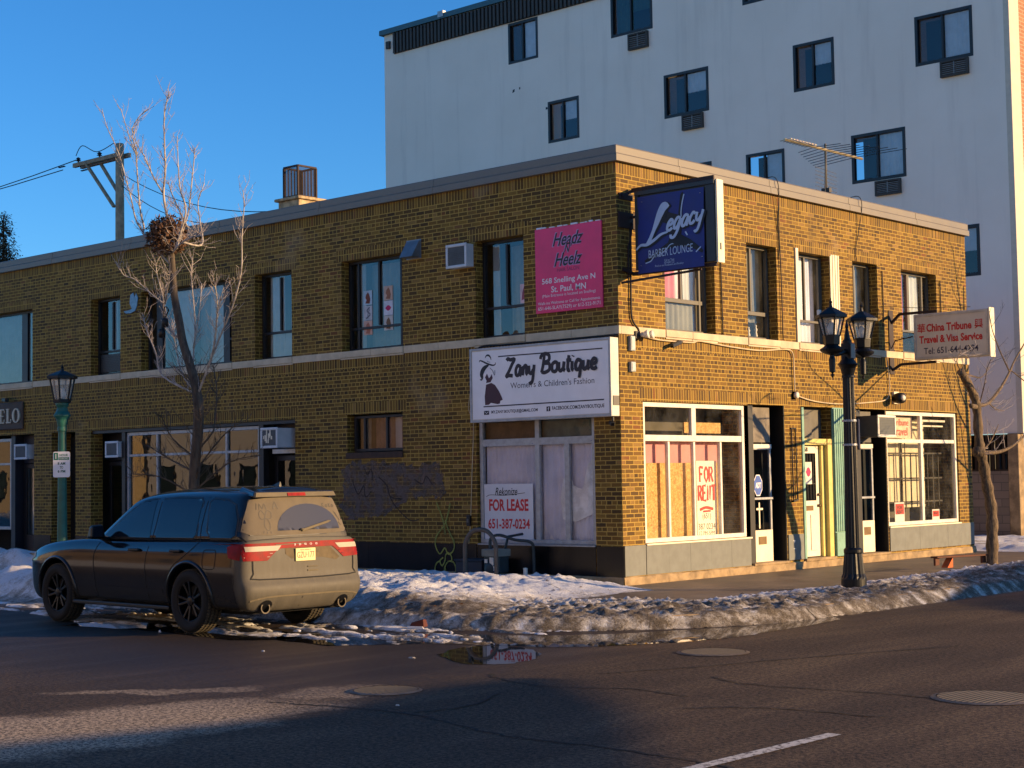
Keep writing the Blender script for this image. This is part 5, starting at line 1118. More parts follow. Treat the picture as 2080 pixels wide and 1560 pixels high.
# ================================================================ street furniture
LB = pm('lamp_black', (9, 11, 12), .45, .0, var=.25, scale=9, spec=.35)
def mk_lglass():
    t = NT('lantern_glass'); t.set(col=(.8, .78, .7), rough=.12, trans=.0); t.b.inputs['Alpha'].default_value = .28; return t.m
LGL = mk_lglass()
def lantern(parent, c, r_top, r_bot, z0, z1, zroof, zfin, n, mat, rot=0):
    """tapered glazed lantern with framed panes, hipped roof and finial"""
    cx, cy = c; P = lambda r, k, z: Vector((cx+r*math.cos(2*math.pi*k/n+rot), cy+r*math.sin(2*math.pi*k/n+rot), z))
    m = MB()
    for k in range(n):
        m.obox(P(r_bot, k, z0), P(r_top, k, z1), .022, .022)
        m.obox(P(r_bot, k, z0), P(r_bot, k+1, z0), .022, .022)
    m.lathe([(r_top*1.02, z1), (r_top*1.26, z1+.012), (r_top*1.26, z1+.05), (r_top*1.12, z1+.07), (r_top*.3, zroof), (.03, zroof+.01), (.018, zroof+(zfin-zroof)*.4), (.03, zroof+(zfin-zroof)*.55), (.008, zroof+(zfin-zroof)*.75), (.014, zroof+(zfin-zroof)*.82), (.003, zfin)], (cx, cy, 0), n, rot=rot)
    o = m.build('lantern', mat, parent, bevel=.0)
    m = MB()
    for k in range(n): m.face([P(r_bot*.97, k, z0), P(r_bot*.97, k+1, z0), P(r_top*.97, k+1, z1), P(r_top*.97, k, z1)])
    m.build('glass', LGL, o, recalc=False)
    m = MB(); m.lathe([(.02, z0), (.05, z0+.05), (.06, z0+.12), (.03, z0+.2), (.001, z0+.21)], (cx, cy, 0), 12); m.build('bulb', WHITEFR, o, smooth=True)
    return o
lx, ly, lz = 3.5, .92, .10
tl = thing('street_lamp', 'tall black fluted lamp post with two glass lanterns before the sunlit front', 'street lamp', (lx, ly, lz))
m = MB(); m.lathe([(.19, -.15), (.19, .06), (.185, .1), (.165, .14), (.15, .3), (.135, .44), (.14, .46), (.14, .5), (.115, .53)], (lx, ly, lz), 32, flute=(.1, .45, .08)); m.build('base', LB, tl)
m = MB(); m.lathe([(.112, .53), (.105, 1.2), (.092, 2.4), (.085, 3.1)], (lx, ly, lz), 32, flute=(.53, 3.1, .1)); m.build('shaft', LB, tl)
m = MB(); m.lathe([(.1, 3.1), (.1, 3.13), (.09, 3.14), (.115, 3.24), (.15, 3.3), (.12, 3.34), (.07, 3.42), (.07, 3.66), (.05, 3.68), (.02, 3.85), (.03, 3.87), (.004, 3.98)], (lx, ly, lz), 20); m.box(lx-.07, lx+.085, ly-.07, ly+.07, lz+3.38, lz+3.62); m.build('capital', LB, tl)
m = MB(); m.box(lx+.086, lx+.1, ly-.06, ly+.06, lz+3.39, lz+3.61); m.build('plate', pm('plate_grey', (120, 110, 100), .5), tl)
m = MB()
for s in (-1, 1):
    cy = ly+s*.45
    m.tube(catmull([(lx, ly+s*.06, lz+3.5), (lx, ly+s*.2, lz+3.46), (lx, ly+s*.34, lz+3.44), (lx, cy, lz+3.46)], 4), .035, 8)
    m.lathe([(.03, 3.42), (.1, 3.44), (.17, 3.48), (.18, 3.51), (.12, 3.55), (.1, 3.57)], (lx, cy, lz), 20)
    m.lathe([(.004, 3.08), (.02, 3.1), (.025, 3.13), (.012, 3.15), (.045, 3.17), (.05, 3.36), (.035, 3.4), (.035, 3.43)], (lx, cy, lz), 12)
m.build('arm', LB, tl)
for s in (-1, 1):
    cy = ly+s*.45
    m = MB(); m.lathe([(.11, 3.57), (.12, 3.58), (.13, 3.7), (.125, 3.71)], (lx, cy, lz), 6, rot=.3)
    m.build('lantern_base', LB, tl); lantern(tl, (lx, cy), .195, .128, lz+3.71, lz+3.97, lz+4.13, lz+4.29, 6, LB, .3)
for s in (-1, 1):   # photocell
    pass
m = MB(); m.lathe([(.03, 0), (.035, .07), (.02, .08)], (lx-.1, ly-.62, lz+4.02), 10); m.build('photocell', WHITEFR, tl)
tl.scale = (.96, .96, .96)
o = thing('strapped_sign', 'dark navy sign seen nearly edge on, strapped to the black lamp post', 'sign', (lx, ly, 2.1))
q = Vector((.80, .6, 0)); c0 = Vector((lx+.02, ly+.21, 2.25))
m = MB(); m.obox(c0-Vector((.0, 0, .225)), c0+Vector((0, 0, .225)), .17, .035, up=(.9, .43, 0)); m.build('plate', pm('sign_back_navy', (34, 40, 62), .5), o, bevel=.012)
m = MB()
for z in (2.08, 2.43): m.lathe([(.104, 0), (.106, .02), (.104, .03)], (lx, ly, z), 16); m.obox((lx, ly+.1, z+.015), (lx+.02, ly+.2, z+.015), .02, .03)
m.build('strap', ALUM, o)
# green lamp with parking sign
gx, gy = -8.25, -4.7
gl = thing('street_lamp', 'green iron lamp post with a single black lantern on the side street verge', 'street lamp', (gx, gy, 0))
GREEN = pm('lamp_green', (28, 92, 80), .5, var=.2, scale=9)
m = MB(); m.lathe([(.2, 0), (.2, .1), (.15, .16), (.13, .5), (.14, .54), (.085, .6), (.075, 1.6), (.066, 2.6)], (gx, gy, 0), 20); m.build('shaft', GREEN, gl, smooth=False)
m = MB(); m.lathe([(.066, 2.6), (.08, 2.61), (.08, 2.66), (.075, 2.68), (.1, 2.8), (.115, 2.83), (.14, 2.86), (.14, 2.88), (.1, 2.94), (.085, 3.0), (.11, 3.05), (.11, 3.08)], (gx, gy, 0), 20); m.build('collar', GREEN, gl)
m = MB(); m.lathe([(.13, 3.08), (.15, 3.09), (.15, 3.12), (.13, 3.13)], (gx, gy, 0), 6, rot=.2); m.build('lantern_base', LB, gl)
lantern(gl, (gx, gy), .205, .135, 3.13, 3.48, 3.62, 3.74, 6, LB, .2)
o = thing('parking_sign', 'white and green one hour parking sign on the green lamp post', 'sign', (gx, gy, 1.85))
nrm = Vector((.62, -.78, 0)).normalized(); sxv = Vector((.78, .62, 0)).normalized(); c0 = Vector((gx, gy, 0))+nrm*.09+sxv*.02
SP = lambda a, b, d=0: tuple(c0+sxv*a+Vector((0, 0, b))+nrm*d)
m = MB(); r_ = .03; pts = []
for (ax, az, a0) in ((.145-r_, 2.26-r_, 0), (-.145+r_, 2.26-r_, 90), (-.145+r_, 1.83+r_, 180), (.145-r_, 1.83+r_, 270)):
    for k in range(4): a = R_(a0+k*30); pts.append((ax+r_*math.cos(a), az+r_*math.sin(a)))
m.prism(pts, SP, 0, .004); m.build('plate', WHT, o, recalc=False)
SG = pm('sign_green', (18, 112, 84), .5)
m = MB(); m.prism([(-.13, 2.12), (-.06, 2.12), (-.06, 2.24), (-.13, 2.24)], SP, .0045, .006); m.prism([(-.05, 2.12), (.13, 2.12), (.13, 2.165), (-.05, 2.165)], SP, .0045, .006); m.build('green_field', SG, o, recalc=False)
text('1', SP, -.095, 2.18, .008, height=.08, mat=WHT, parent=o, bold=.02); text('HOUR', SP, .04, 2.2, .006, width=.14, height=.04, mat=SG, parent=o, bold=.02); text('PARKING', SP, .04, 2.142, .008, width=.15, height=.026, mat=WHT, parent=o)
for s_, z in (('8 AM', 2.06), ('TO', 1.995), ('6 PM', 1.93)): text(s_, SP, 0, z, .006, width=.13 if len(s_) > 2 else .06, height=.045, mat=pm('ink_green', (22, 84, 70), .5), parent=o, bold=.03)
# utility pole far behind
ux, uy = -30.65, 11.7
up = thing('utility_pole', 'weathered wooden utility pole with a braced cross arm rising beyond the roof', 'utility pole', (ux, uy, -.1))
WOOD = pm('pole_wood', (158, 138, 112), .9, var=.3, scale=5); INS = pm('insulator', (58, 50, 50), .4)
m = MB(); m.lathe([(.19, 0), (.15, 10), (.14, 13.35), (.12, 13.37)], (ux, uy, -.1), 14); m.build('pole', WOOD, up, smooth=True)
m = MB(); m.box(ux-2.55, ux+.35, uy-.2, uy-.08, 12.78, 12.92); m.box(ux-2.55, ux+.35, uy+.1, uy+.22, 12.78, 12.92); m.build('cross_arm', WOOD, up)
m = MB(); m.obox((ux-1.75, uy-.16, 12.78), (ux-.1, uy-.16, 11.1), .1, .08); m.obox((ux-1.35, uy+.16, 12.78), (ux-.1, uy+.16, 11.4), .1, .08); m.build('brace', WOOD, up)
m = MB()
for x in (-2.5, -1.2): m.lathe([(.03, 0), (.03, .1), (.1, .12), (.04, .16), (.09, .18), (.03, .24)], (ux+x, uy, 12.92), 10)
for y in (-.14, .16):
    for k in range(3): m.lathe([(.02, 0), (.07, .02), (.02, .05)], (ux-2.75-k*.13, uy+y*3, 12.8), 8)
m.build('insulator', INS, up)
def wire(lab, a, b, sag, r=.018):
    a, b = Vector(a), Vector(b); pts = [a.lerp(b, k/10)-Vector((0, 0, sag*4*(k/10)*(1-k/10))) for k in range(11)]
    m = MB(); m.tube(pts, r, 5); tag(m.build('power_line', WIRE, origin=tuple(a)), lab, 'power line')
wire('upper power line leaving the utility pole to the left edge', (ux-2.5, uy-.1, 13.05), (ux-30, uy-.1, 13.2), .5)
wire('lower power line leaving the cross arm tip to the left edge', (ux-3.0, uy-.3, 12.75), (ux-30, uy-3, 12.6), .5)
wire('upper service wire falling from the pole behind the tree to the chimney', (ux+.15, uy, 12.2), (-16.7, 7.0, 8.7), .4, .013)
wire('lower service wire falling from the pole behind the tree to the roof', (ux+.15, uy, 11.8), (-17.6, 6.3, 8.4), .4, .013)
m = MB(); m.tube(catmull([(ux-2.5, uy-.1, 13.2), (ux-2.1, uy-.1, 13.5), (ux-1.2, uy-.1, 13.15), (ux-.2, uy-.1, 13.3)], 5), .015, 5); m.build('jumper_wire', WIRE, up)
# ================================================================ trees
def mk_bark(name, a, b, sc=(14, 14, 3)):
    t = NT(name); mp = t.new('ShaderNodeMapping'); mp.inputs['Scale'].default_value = sc; t.l.new(t.obj(), mp.inputs[0])
    n = t.noise(mp.outputs[0], 1, 6, .65); t.bump(n, .6, .02); return t.set(col=t.mix(t.ss(n, .3, .7), lin(a), lin(b)), rough=.85)
BARK = mk_bark('maple_bark_shaded', (50, 43, 36), (92, 80, 66)); BARKL = mk_bark('maple_bark_young_lit', (128, 120, 112), (186, 177, 166)); BARK2 = mk_bark('linden_bark', (52, 42, 32), (122, 102, 76), (30, 30, 7))  # sun and shade put into the maple colours; young bark is paler too
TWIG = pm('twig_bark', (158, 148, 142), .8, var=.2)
def grow_twigs(m, pts, r0_, n, lmin, lmax, rnd, up=.6):
    pts = [Vector(p) for p in pts]
    for _ in range(n):
        i = rnd.randrange(len(pts)-1); p = pts[i].lerp(pts[i+1], rnd.random()); t = (pts[i+1]-pts[i]).normalized()
        d = Vector((rnd.gauss(0, 1), rnd.gauss(0, 1), rnd.gauss(0, .6))); d -= t*d.dot(t); d.normalize()
        d = (d*.8+t*.7+Vector((0, 0, up))).normalized(); l = rnd.uniform(lmin, lmax)
        q = p+d*l*.55+Vector((rnd.gauss(0, .02), rnd.gauss(0, .02), .0)); e = q+(d+Vector((rnd.gauss(0, .25), rnd.gauss(0, .25), .35))).normalized()*l*.45
        m.tube([p, q, e], [r0_, r0_*.8, r0_*.45], 4, cap=False)
        for _k in range(rnd.randint(1, 3)):
            s = p.lerp(e, rnd.uniform(.3, .95)); dd = (d+Vector((rnd.gauss(0, .6), rnd.gauss(0, .6), rnd.gauss(.2, .4)))).normalized()*l*rnd.uniform(.15, .4)
            m.tube([s, s+dd], [r0_*.65, r0_*.4], 3, cap=False)
T1 = {'trunk': [(-4.59, -4.7, -.1), (-4.62, -4.7, 1.63), (-4.49, -4.7, 2.68), (-4.56, -4.7, 3.17), (-4.7, -4.7, 3.5), (-4.88, -4.7, 3.87), (-4.99, -4.7, 4.26), (-5.1, -4.7, 4.63), (-5.15, -4.7, 5.09), (-5.18, -4.7, 5.32), (-5.26, -4.7, 5.65), (-5.27, -4.7, 5.85), (-5.37, -4.7, 6.25), (-5.32, -4.7, 6.64), (-5.34, -4.7, 7.03), (-5.34, -4.7, 7.53), (-5.21, -4.7, 7.87)]}
B1 = [[(-5.19, -4.7, 5.12), (-5.34, -4.75, 5.27), (-5.6, -4.8, 5.51), (-5.77, -4.84, 5.72), (-5.86, -4.89, 5.92), (-5.89, -4.94, 6.2), (-5.92, -4.99, 6.43), (-6.02, -5.03, 6.79), (-6.09, -5.08, 7.05), (-6.29, -5.13, 7.42), (-6.35, -5.18, 7.71)],
[(-5.75, -4.82, 5.66), (-5.76, -4.8, 5.78), (-5.7, -4.9, 5.99), (-5.61, -5.01, 6.35), (-5.51, -5.11, 6.8), (-5.43, -5.21, 6.92), (-5.44, -5.31, 7.15), (-5.49, -5.41, 7.53)],
[(-5.5, -5.1, 6.85), (-5.79, -4.99, 7.32), (-5.56, -4.89, 7.61)], [(-5.39, -4.7, 6.28), (-5.41, -4.86, 6.51), (-5.42, -5.01, 6.8), (-5.39, -5.17, 6.97), (-5.3, -5.32, 7.17)],
[(-5.15, -4.7, 5.3), (-4.54, -4.96, 5.37), (-3.88, -5.22, 5.37), (-3.38, -5.48, 5.35)], [(-5.0, -4.76, 5.32), (-4.74, -4.74, 5.88), (-4.81, -4.79, 6.24), (-4.8, -4.83, 6.54), (-4.76, -4.88, 7.06)],
[(-4.9, -4.8, 5.33), (-5.01, -4.51, 5.88), (-5.18, -4.32, 6.27), (-5.32, -4.14, 6.91), (-5.56, -3.95, 7.13)], [(-4.9, -4.6, 5.7), (-5.49, -4.43, 6.26), (-5.99, -4.16, 6.6)],
[(-4.5, -4.97, 5.37), (-4.55, -4.58, 5.37), (-4.74, -4.46, 5.72), (-4.96, -4.34, 6.12), (-4.95, -4.22, 6.43)],
[(-4.52, -4.7, 3.04), (-4.16, -4.77, 3.44), (-3.79, -4.84, 3.85), (-3.38, -4.91, 4.3), (-3.07, -4.99, 4.77), (-2.96, -5.06, 5.26), (-2.82, -5.13, 5.68), (-2.75, -5.2, 5.9)],
[(-4.95, -4.7, 3.92), (-5.24, -4.69, 4.11), (-5.41, -4.67, 4.55), (-5.51, -4.66, 4.78), (-5.62, -4.65, 5.01), (-5.68, -4.63, 5.19)], [(-5.37, -4.7, 4.52), (-5.49, -4.8, 4.64), (-5.86, -4.9, 4.93), (-6.02, -5.0, 5.01), (-6.07, -5.1, 5.22)],
[(-5.34, -4.7, 4.52), (-4.84, -4.99, 4.81), (-4.39, -5.29, 4.88)], [(-4.16, -4.77, 3.44), (-3.86, -4.88, 3.76), (-3.56, -5.05, 4.26), (-3.37, -5.23, 4.55), (-3.21, -5.41, 4.69)], [(-3.6, -5.03, 4.2), (-3.2, -5.21, 4.54)],
[(-4.6, -4.7, 3.3), (-4.89, -4.51, 3.5), (-5.08, -4.32, 4.2), (-5.43, -4.12, 4.94), (-5.65, -3.93, 5.37)], [(-4.95, -4.45, 3.8), (-4.87, -4.4, 4.32), (-5.18, -4.11, 4.87)], [(-4.56, -4.7, 3.06), (-5.61, -4.56, 3.4), (-5.98, -4.42, 3.79), (-6.42, -4.29, 4.21), (-6.7, -4.15, 4.48)],
[(-4.51, -4.7, 2.2), (-4.31, -4.59, 2.45), (-4.39, -4.48, 2.59), (-4.46, -4.38, 3.03), (-4.63, -4.27, 3.29), (-4.82, -4.16, 3.55)], [(-4.55, -4.7, 1.75), (-4.06, -4.98, 2.44), (-3.74, -5.25, 2.79)], [(-4.59, -4.7, 2.08), (-5.01, -4.81, 2.39), (-5.1, -4.93, 2.7), (-4.97, -5.04, 2.77)], [(-4.59, -4.7, 1.86), (-5.45, -4.59, 2.1), (-6.14, -4.47, 2.31)],
[(-4.55, -4.7, 1.9), (-4.23, -4.56, 2.3), (-4.05, -4.42, 2.52), (-3.81, -4.28, 2.66)], [(-4.56, -4.7, 3.1), (-5.19, -4.49, 3.41), (-5.66, -4.27, 3.91), (-6.1, -4.06, 4.44)], [(-4.6, -4.7, 1.5), (-5.2, -4.9, 1.8), (-5.9, -5.0, 1.85)], [(-4.55, -4.7, 1.6), (-4.0, -4.5, 2.0), (-3.5, -4.3, 2.1)]]
tr = thing('bare_tree', 'bare young street tree holding a leaf nest, in front of the shaded side wall', 'tree', (-4.6, -4.7, 0))
rt = random.Random(12)
c = catmull(T1['trunk'], 4); n = len(c); q = 37; R1 = [.074*(1-i/n)**.85+.011 if i < q else .026*(1-(i-q)/(n-q)*.75) for i in range(n)]
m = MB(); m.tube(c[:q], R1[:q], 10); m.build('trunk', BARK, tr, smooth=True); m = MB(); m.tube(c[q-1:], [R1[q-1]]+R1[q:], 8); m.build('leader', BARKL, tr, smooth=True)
mt = MB(); ml = MB()
for b in B1:
    c = catmull(b, 4); n = len(c); L_ = sum((c[i+1]-c[i]).length for i in range(n-1)); r_ = .006+.007*min(1.6, L_)
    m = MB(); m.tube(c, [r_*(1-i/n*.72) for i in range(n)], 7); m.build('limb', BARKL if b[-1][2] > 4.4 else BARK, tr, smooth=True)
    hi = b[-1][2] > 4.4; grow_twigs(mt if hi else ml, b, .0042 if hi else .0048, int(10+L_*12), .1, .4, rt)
grow_twigs(ml, T1['trunk'][1:5], .0055, 34, .3, .9, rt, .2); grow_twigs(mt, T1['trunk'][11:], .005, 34, .1, .36, rt); ml.build('lower_twigs', BARK, tr, recalc=False)['kind'] = 'stuff'  # dark bark on the lower twigs paints them as shaded
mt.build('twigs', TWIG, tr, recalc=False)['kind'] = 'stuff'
ne = thing('leaf_nest', 'round brown squirrel nest of dead leaves in the fork of the bare tree', 'nest', (-5.3, -4.75, 5.6))
m = MB()
for _ in range(1500):
    v = Vector((rt.gauss(0, 1), rt.gauss(0, 1), rt.gauss(0, 1))).normalized(); r_ = .3*(rt.uniform(.45, 1.1)); p = Vector((-5.26, -4.72, 5.58))+Vector((v.x*r_*1.05, v.y*r_, v.z*r_*1.0)); a = Vector((rt.gauss(0, 1), rt.gauss(0, 1), rt.gauss(0, 1))).normalized(); b = a.cross(v).normalized(); l = rt.uniform(.025, .055)
    m.face([p-a*l, p+b*l*.5, p+a*l+v*.02, p-b*l*.5])
m.build('leaves', pm('nest_leaf', (84, 56, 32), .85, var=.55, scale=30), ne, recalc=False)
m = MB()
for _ in range(40):
    v = Vector((rt.gauss(0, 1), rt.gauss(0, 1), rt.gauss(0, 1))).normalized(); p = Vector((-5.26, -4.72, 5.58))+v*.26; d = Vector((rt.gauss(0, 1), rt.gauss(0, 1), rt.gauss(0, 1))).normalized(); m.tube([p-d*.12, p+d*.16], .006, 4)
m.build('sticks', TWIG, ne)
o = thing('hanging_shoes', 'small dark shoes hanging from a left branch of the bare tree', 'shoes', (-5.3, -4.7, 4.2))
for dx, dz in ((0, .06), (-.08, -.1)):
    m = MB(); m.lathe([(.0, -.09), (.05, -.08), (.06, 0), (.05, .05), (.0, .07)], (-5.28+dx, -4.75, 4.16+dz), 10); m.build('shoe', BLACK, o, smooth=True)
m = MB(); m.tube(catmull([(-5.28, -4.75, 4.28), (-5.2, -4.74, 4.4), (-5.36, -4.7, 4.45), (-5.36, -4.75, 4.12)], 5), .01, 5); m.build('lace', BLACK, o)
tr2 = thing('bare_tree', 'gnarled pruned street tree with a slanting trunk before the travel agency end of the front', 'tree', (2.9, 6.58, 0))
TR = [(2.9, 6.58, -.05), (2.91, 6.6, .5), (2.9, 6.63, 1.0), (2.88, 6.52, 1.48), (2.9, 6.34, 1.92), (2.9, 6.24, 2.2), (2.9, 6.2, 2.76), (2.9, 6.05, 3.05), (2.9, 5.65, 3.38)]
m = MB(); c = catmull(TR, 5); n = len(c); m.tube(c, [(.105-.04*i/n)*(1+.13*math.sin(i*1.9)) for i in range(n)], 12); m.lathe([(.0, -.08), (.1, -.06), (.12, .02), (.09, .1), (0, .12)], (2.9, 6.22, 2.0), 10); m.build('trunk', BARK2, tr2, smooth=True)
B2 = [[(2.9, 6.18, 2.79), (2.95, 5.95, 2.79), (3.0, 5.78, 2.8)], [(2.9, 6.2, 2.81), (2.77, 6.91, 2.88), (2.64, 7.67, 3.16), (2.5, 8.38, 3.5), (2.37, 8.91, 3.76), (2.24, 9.72, 4.18)], [(2.5, 8.38, 3.5), (2.6, 7.8, 3.85), (2.75, 7.2, 4.2), (2.8, 7.0, 4.5)], [(2.9, 6.11, 2.01), (2.97, 6.3, 2.0), (3.04, 6.66, 2.01), (3.11, 7.06, 2.11), (3.17, 7.62, 2.36)], [(2.92, 6.3, 2.02), (2.9, 6.63, 2.17), (2.91, 6.81, 2.32), (2.91, 6.99, 2.5)], [(2.9, 5.71, 3.34), (2.73, 6.42, 3.34), (2.56, 7.11, 3.35), (2.38, 7.85, 3.58)], [(2.9, 5.67, 3.36), (2.89, 5.54, 3.54), (2.87, 5.7, 3.69), (2.86, 5.95, 3.75)], [(2.77, 6.91, 2.88), (2.57, 7.6, 2.8), (2.24, 8.65, 2.8)], [(2.9, 6.31, 2.85), (3.13, 6.05, 3.17), (3.36, 5.68, 3.39), (3.6, 5.34, 3.53)], [(2.45, 8.5, 3.55), (2.55, 9.0, 3.3), (2.6, 9.5, 3.0), (2.6, 9.8, 2.7)]]
mt = MB()
for i, b in enumerate(B2):
    m = MB(); c = catmull(b, 5); n = len(c); r_ = (.05, .035, .015, .05, .018, .014, .012, .013, .012, .012)[i]; m.tube(c, [r_*(1-k/n*(.2 if i == 0 else .7)) for k in range(n)], 8); m.build('limb', BARK2, tr2, smooth=True)
    if i: grow_twigs(mt, b, .0055, 8, .15, .6, rt, .4)
mt.build('twigs', TWIG, tr2, recalc=False)['kind'] = 'stuff'
# spruce behind the roof at the left edge
sp_ = thing('spruce_tree', 'dark spruce tip showing over the roof at the left edge', 'tree', (-38.25, 11.8, 0))
m = MB(); m.lathe([(.25, 0), (.12, 7), (.02, 11.7)], (-38.25, 11.8, 0), 8); m.build('trunk', BARK2, sp_)
m = MB(); rt = random.Random(8)
for k in range(260):
    z = rt.uniform(7.5, 11.85); R0 = (11.9-z)*.34*rt.uniform(.6, 1.15)+.14; a = rt.random()*6.283; d = Vector((math.cos(a), math.sin(a), -.25)).normalized(); p0 = Vector((-38.25, 11.8, z))
    for j in range(int(R0*44)):
        t = rt.random(); p = p0+d*R0*t-Vector((0, 0, .15*t*t*R0))+Vector((rt.gauss(0, .1), rt.gauss(0, .1), rt.gauss(0, .05)*1.5)); l = rt.uniform(.07, .15); e = (d+Vector((rt.gauss(0, .6), rt.gauss(0, .6), rt.gauss(0, .6)))).normalized(); s_ = e.cross(Vector((0, 0, 1))).normalized()*.03; m.face([p-s_, p+s_, p+e*l+s_*.3, p+e*l-s_*.3])
m.build('foliage', pm('spruce_needles', (84, 72, 50), .8, var=.4, scale=3), sp_, recalc=False)
# ================================================================ apartment block behind
ab = thing('apartment_building', 'tall pale stucco apartment block with a tan brick street face behind the brick building', 'building', (-12, 17.8, 0))
AF = Face('L', 17.8)
def mk_stucco():
    t = NT('stucco'); p = t.obj(); n = t.noise(p, .5, 6, .6); mp = t.new('ShaderNodeMapping'); mp.inputs['Scale'].default_value = (2.2, 1, .18); t.l.new(p, mp.inputs[0]); s_ = t.noise(mp.outputs[0], 1, 5, .6)
    c = t.mix(t.ss(n, .3, .7), (.86, .78, .66), (.91, .83, .71)); c = t.mix(t.math('MULTIPLY', t.ss(s_, .5, .75), .32), c, (.58, .51, .43))
    t.bump(t.noise(p, 30, 4), .25, .01); return t.set(col=c, rough=.9)
STUC = mk_stucco()
WA = [(-18.3, -17.05, 14.79, 16.1), (-14.14, -12.58, 14.82, 16.13), (-16.69, -15.44, 12.02, 13.32), (-12.22, -10.64, 12.06, 13.34), (-7.83, -6.55, 12.08, 13.38), (-4.17, -2.57, 12.11, 13.41), (-9.44, -8.18, 9.3, 10.6), (-6.11, -4.52, 9.32, 10.62), (-4.17, -2.56, 6.56, 7.86), (-9.43, -8.0, 14.83, 16.13), (-5.0, -3.4, 14.83, 16.13), (-12.2, -10.6, 9.3, 10.6)]
m = MB()
ss_ = sorted({-24.0, -1.75, *[q for h in WA for q in h[:2]]}); zs = sorted({2.6, 16.85, *[q for h in WA for q in h[2:]]})
for a, b in zip(ss_, ss_[1:]):
    for c, d in zip(zs, zs[1:]):
        if not any(h[0] < (a+b)/2 < h[1] and h[2] < (c+d)/2 < h[3] for h in WA): AF.quad(m, a, b, c, d, 0)
for a, b, c, d in WA:
    for s in (a, b): m.face([AF.P(s, c, 0), AF.P(s, c, -.12), AF.P(s, d, -.12), AF.P(s, d, 0)])
    for z in (c, d): m.face([AF.P(a, z, 0), AF.P(b, z, 0), AF.P(b, z, -.12), AF.P(a, z, -.12)])
m.face([(-24, 17.8, 0), (-24, 40, 0), (-24, 40, 16.85), (-24, 17.8, 16.85)]); m.face([(-24, 17.8, 0), (-3, 17.8, 0), (-3, 17.8, 2.6), (-24, 17.8, 2.6)]) 
m.build('stucco_wall', STUC, ab, recalc=False)
m = MB(); m.box(-1.75, -1.6, 17.8, 18.35, 2.6, 16.9); m.build('corner_pilaster', pm('pilaster_white', (206, 196, 176), .8, var=.06), ab)
def mk_redbrick():
    t = NT('orange_brick'); mp = t.new('ShaderNodeMapping'); mp.inputs['Rotation'].default_value = (R_(-90), 0, R_(-90)); tc = t.new('ShaderNodeTexCoord'); b = t.new('ShaderNodeTexBrick'); b.inputs['Scale'].default_value = 1
    cx = t.new('ShaderNodeSeparateXYZ'); t.l.new(tc.outputs['Object'], cx.inputs[0]); cb = t.new('ShaderNodeCombineXYZ'); t.l.new(cx.outputs[1], cb.inputs[0]); t.l.new(cx.outputs[2], cb.inputs[1]); t.l.new(cb.outputs[0], b.inputs[0])
    b.inputs['Brick Width'].default_value = .3; b.inputs['Row Height'].default_value = .1; b.inputs['Mortar Size'].default_value = .011
    b.inputs['Color1'].default_value = (.40, .17, .075, 1); b.inputs['Color2'].default_value = (.30, .125, .06, 1); b.inputs['Mortar'].default_value = (.42, .30, .19, 1); return t.set(col=b.outputs[0], rough=.85)
RB = mk_redbrick()
m = MB(); m.face([(-1.72, 18.35, 2.3), (-1.72, 45, 2.3), (-1.72, 45, 16.85), (-1.72, 18.35, 16.85)]); m.build('brick_wall', RB, ab, recalc=False)
m = MB(); m.face([(-1.95, 18.3, 0), (-1.95, 45, 0), (-1.95, 45, 2.3), (-1.95, 18.3, 2.3)]); m.build('ground_floor_wall', pm('base_brown', (84, 66, 54), .9, var=.3), ab, recalc=False)
m = MB(); m.box(-24, -1.75, 17.85, 45, 16.7, 16.84); m.build('roof', ROOFM, ab)
m = MB(); AF.box(m, -24.12, -1.5, -.2, .12, 16.85, 17.02); AF.box(m, -24.12, -21.2, -.2, .13, 16.845, 16.99); m.build('cornice', pm('teal_flashing', (58, 92, 100), .5, .2, var=.1), ab)
m = MB(); AF.box(m, -21.3, -21.05, .0, .14, 16.9, 17.1); m.build('bent_flashing', ALUM, ab)
LV = pm('louver_grey', (62, 60, 56), .7, var=.2, scale=9)
m = MB(); AF.box(m, -23.5, -9.5, 0, .03, 16.12, 16.83)
x = -23.48
while x < -9.5: AF.box(m, x, x+.09, .031, .1, 16.13, 16.82); x += .165
m.build('louver_band', LV, ab)
m = MB(); AF.box(m, -23.85, -23.68, 0, .08, 16.35, 16.6); m.build('wall_vent', LV, ab)
for sp in ([(-18.16, 13.86), (-18.07, 13.88), (-18.05, 13.97), (-18.13, 13.96)], [(-17.87, 13.92), (-17.82, 13.93), (-17.82, 14.0), (-17.87, 13.99)], [(-16.78, 13.1), (-16.7, 13.1), (-16.7, 13.16), (-16.77, 13.18)]):
    m = MB(); m.prism(sp, AF.P, .001, .004); m.build('spalled_patch', BLACK, ab, recalc=False)
BLG = pm('blind_pale', (224, 230, 232), .9, var=.06); GRC = pm('green_curtain', (50, 78, 60), .9, var=.2)
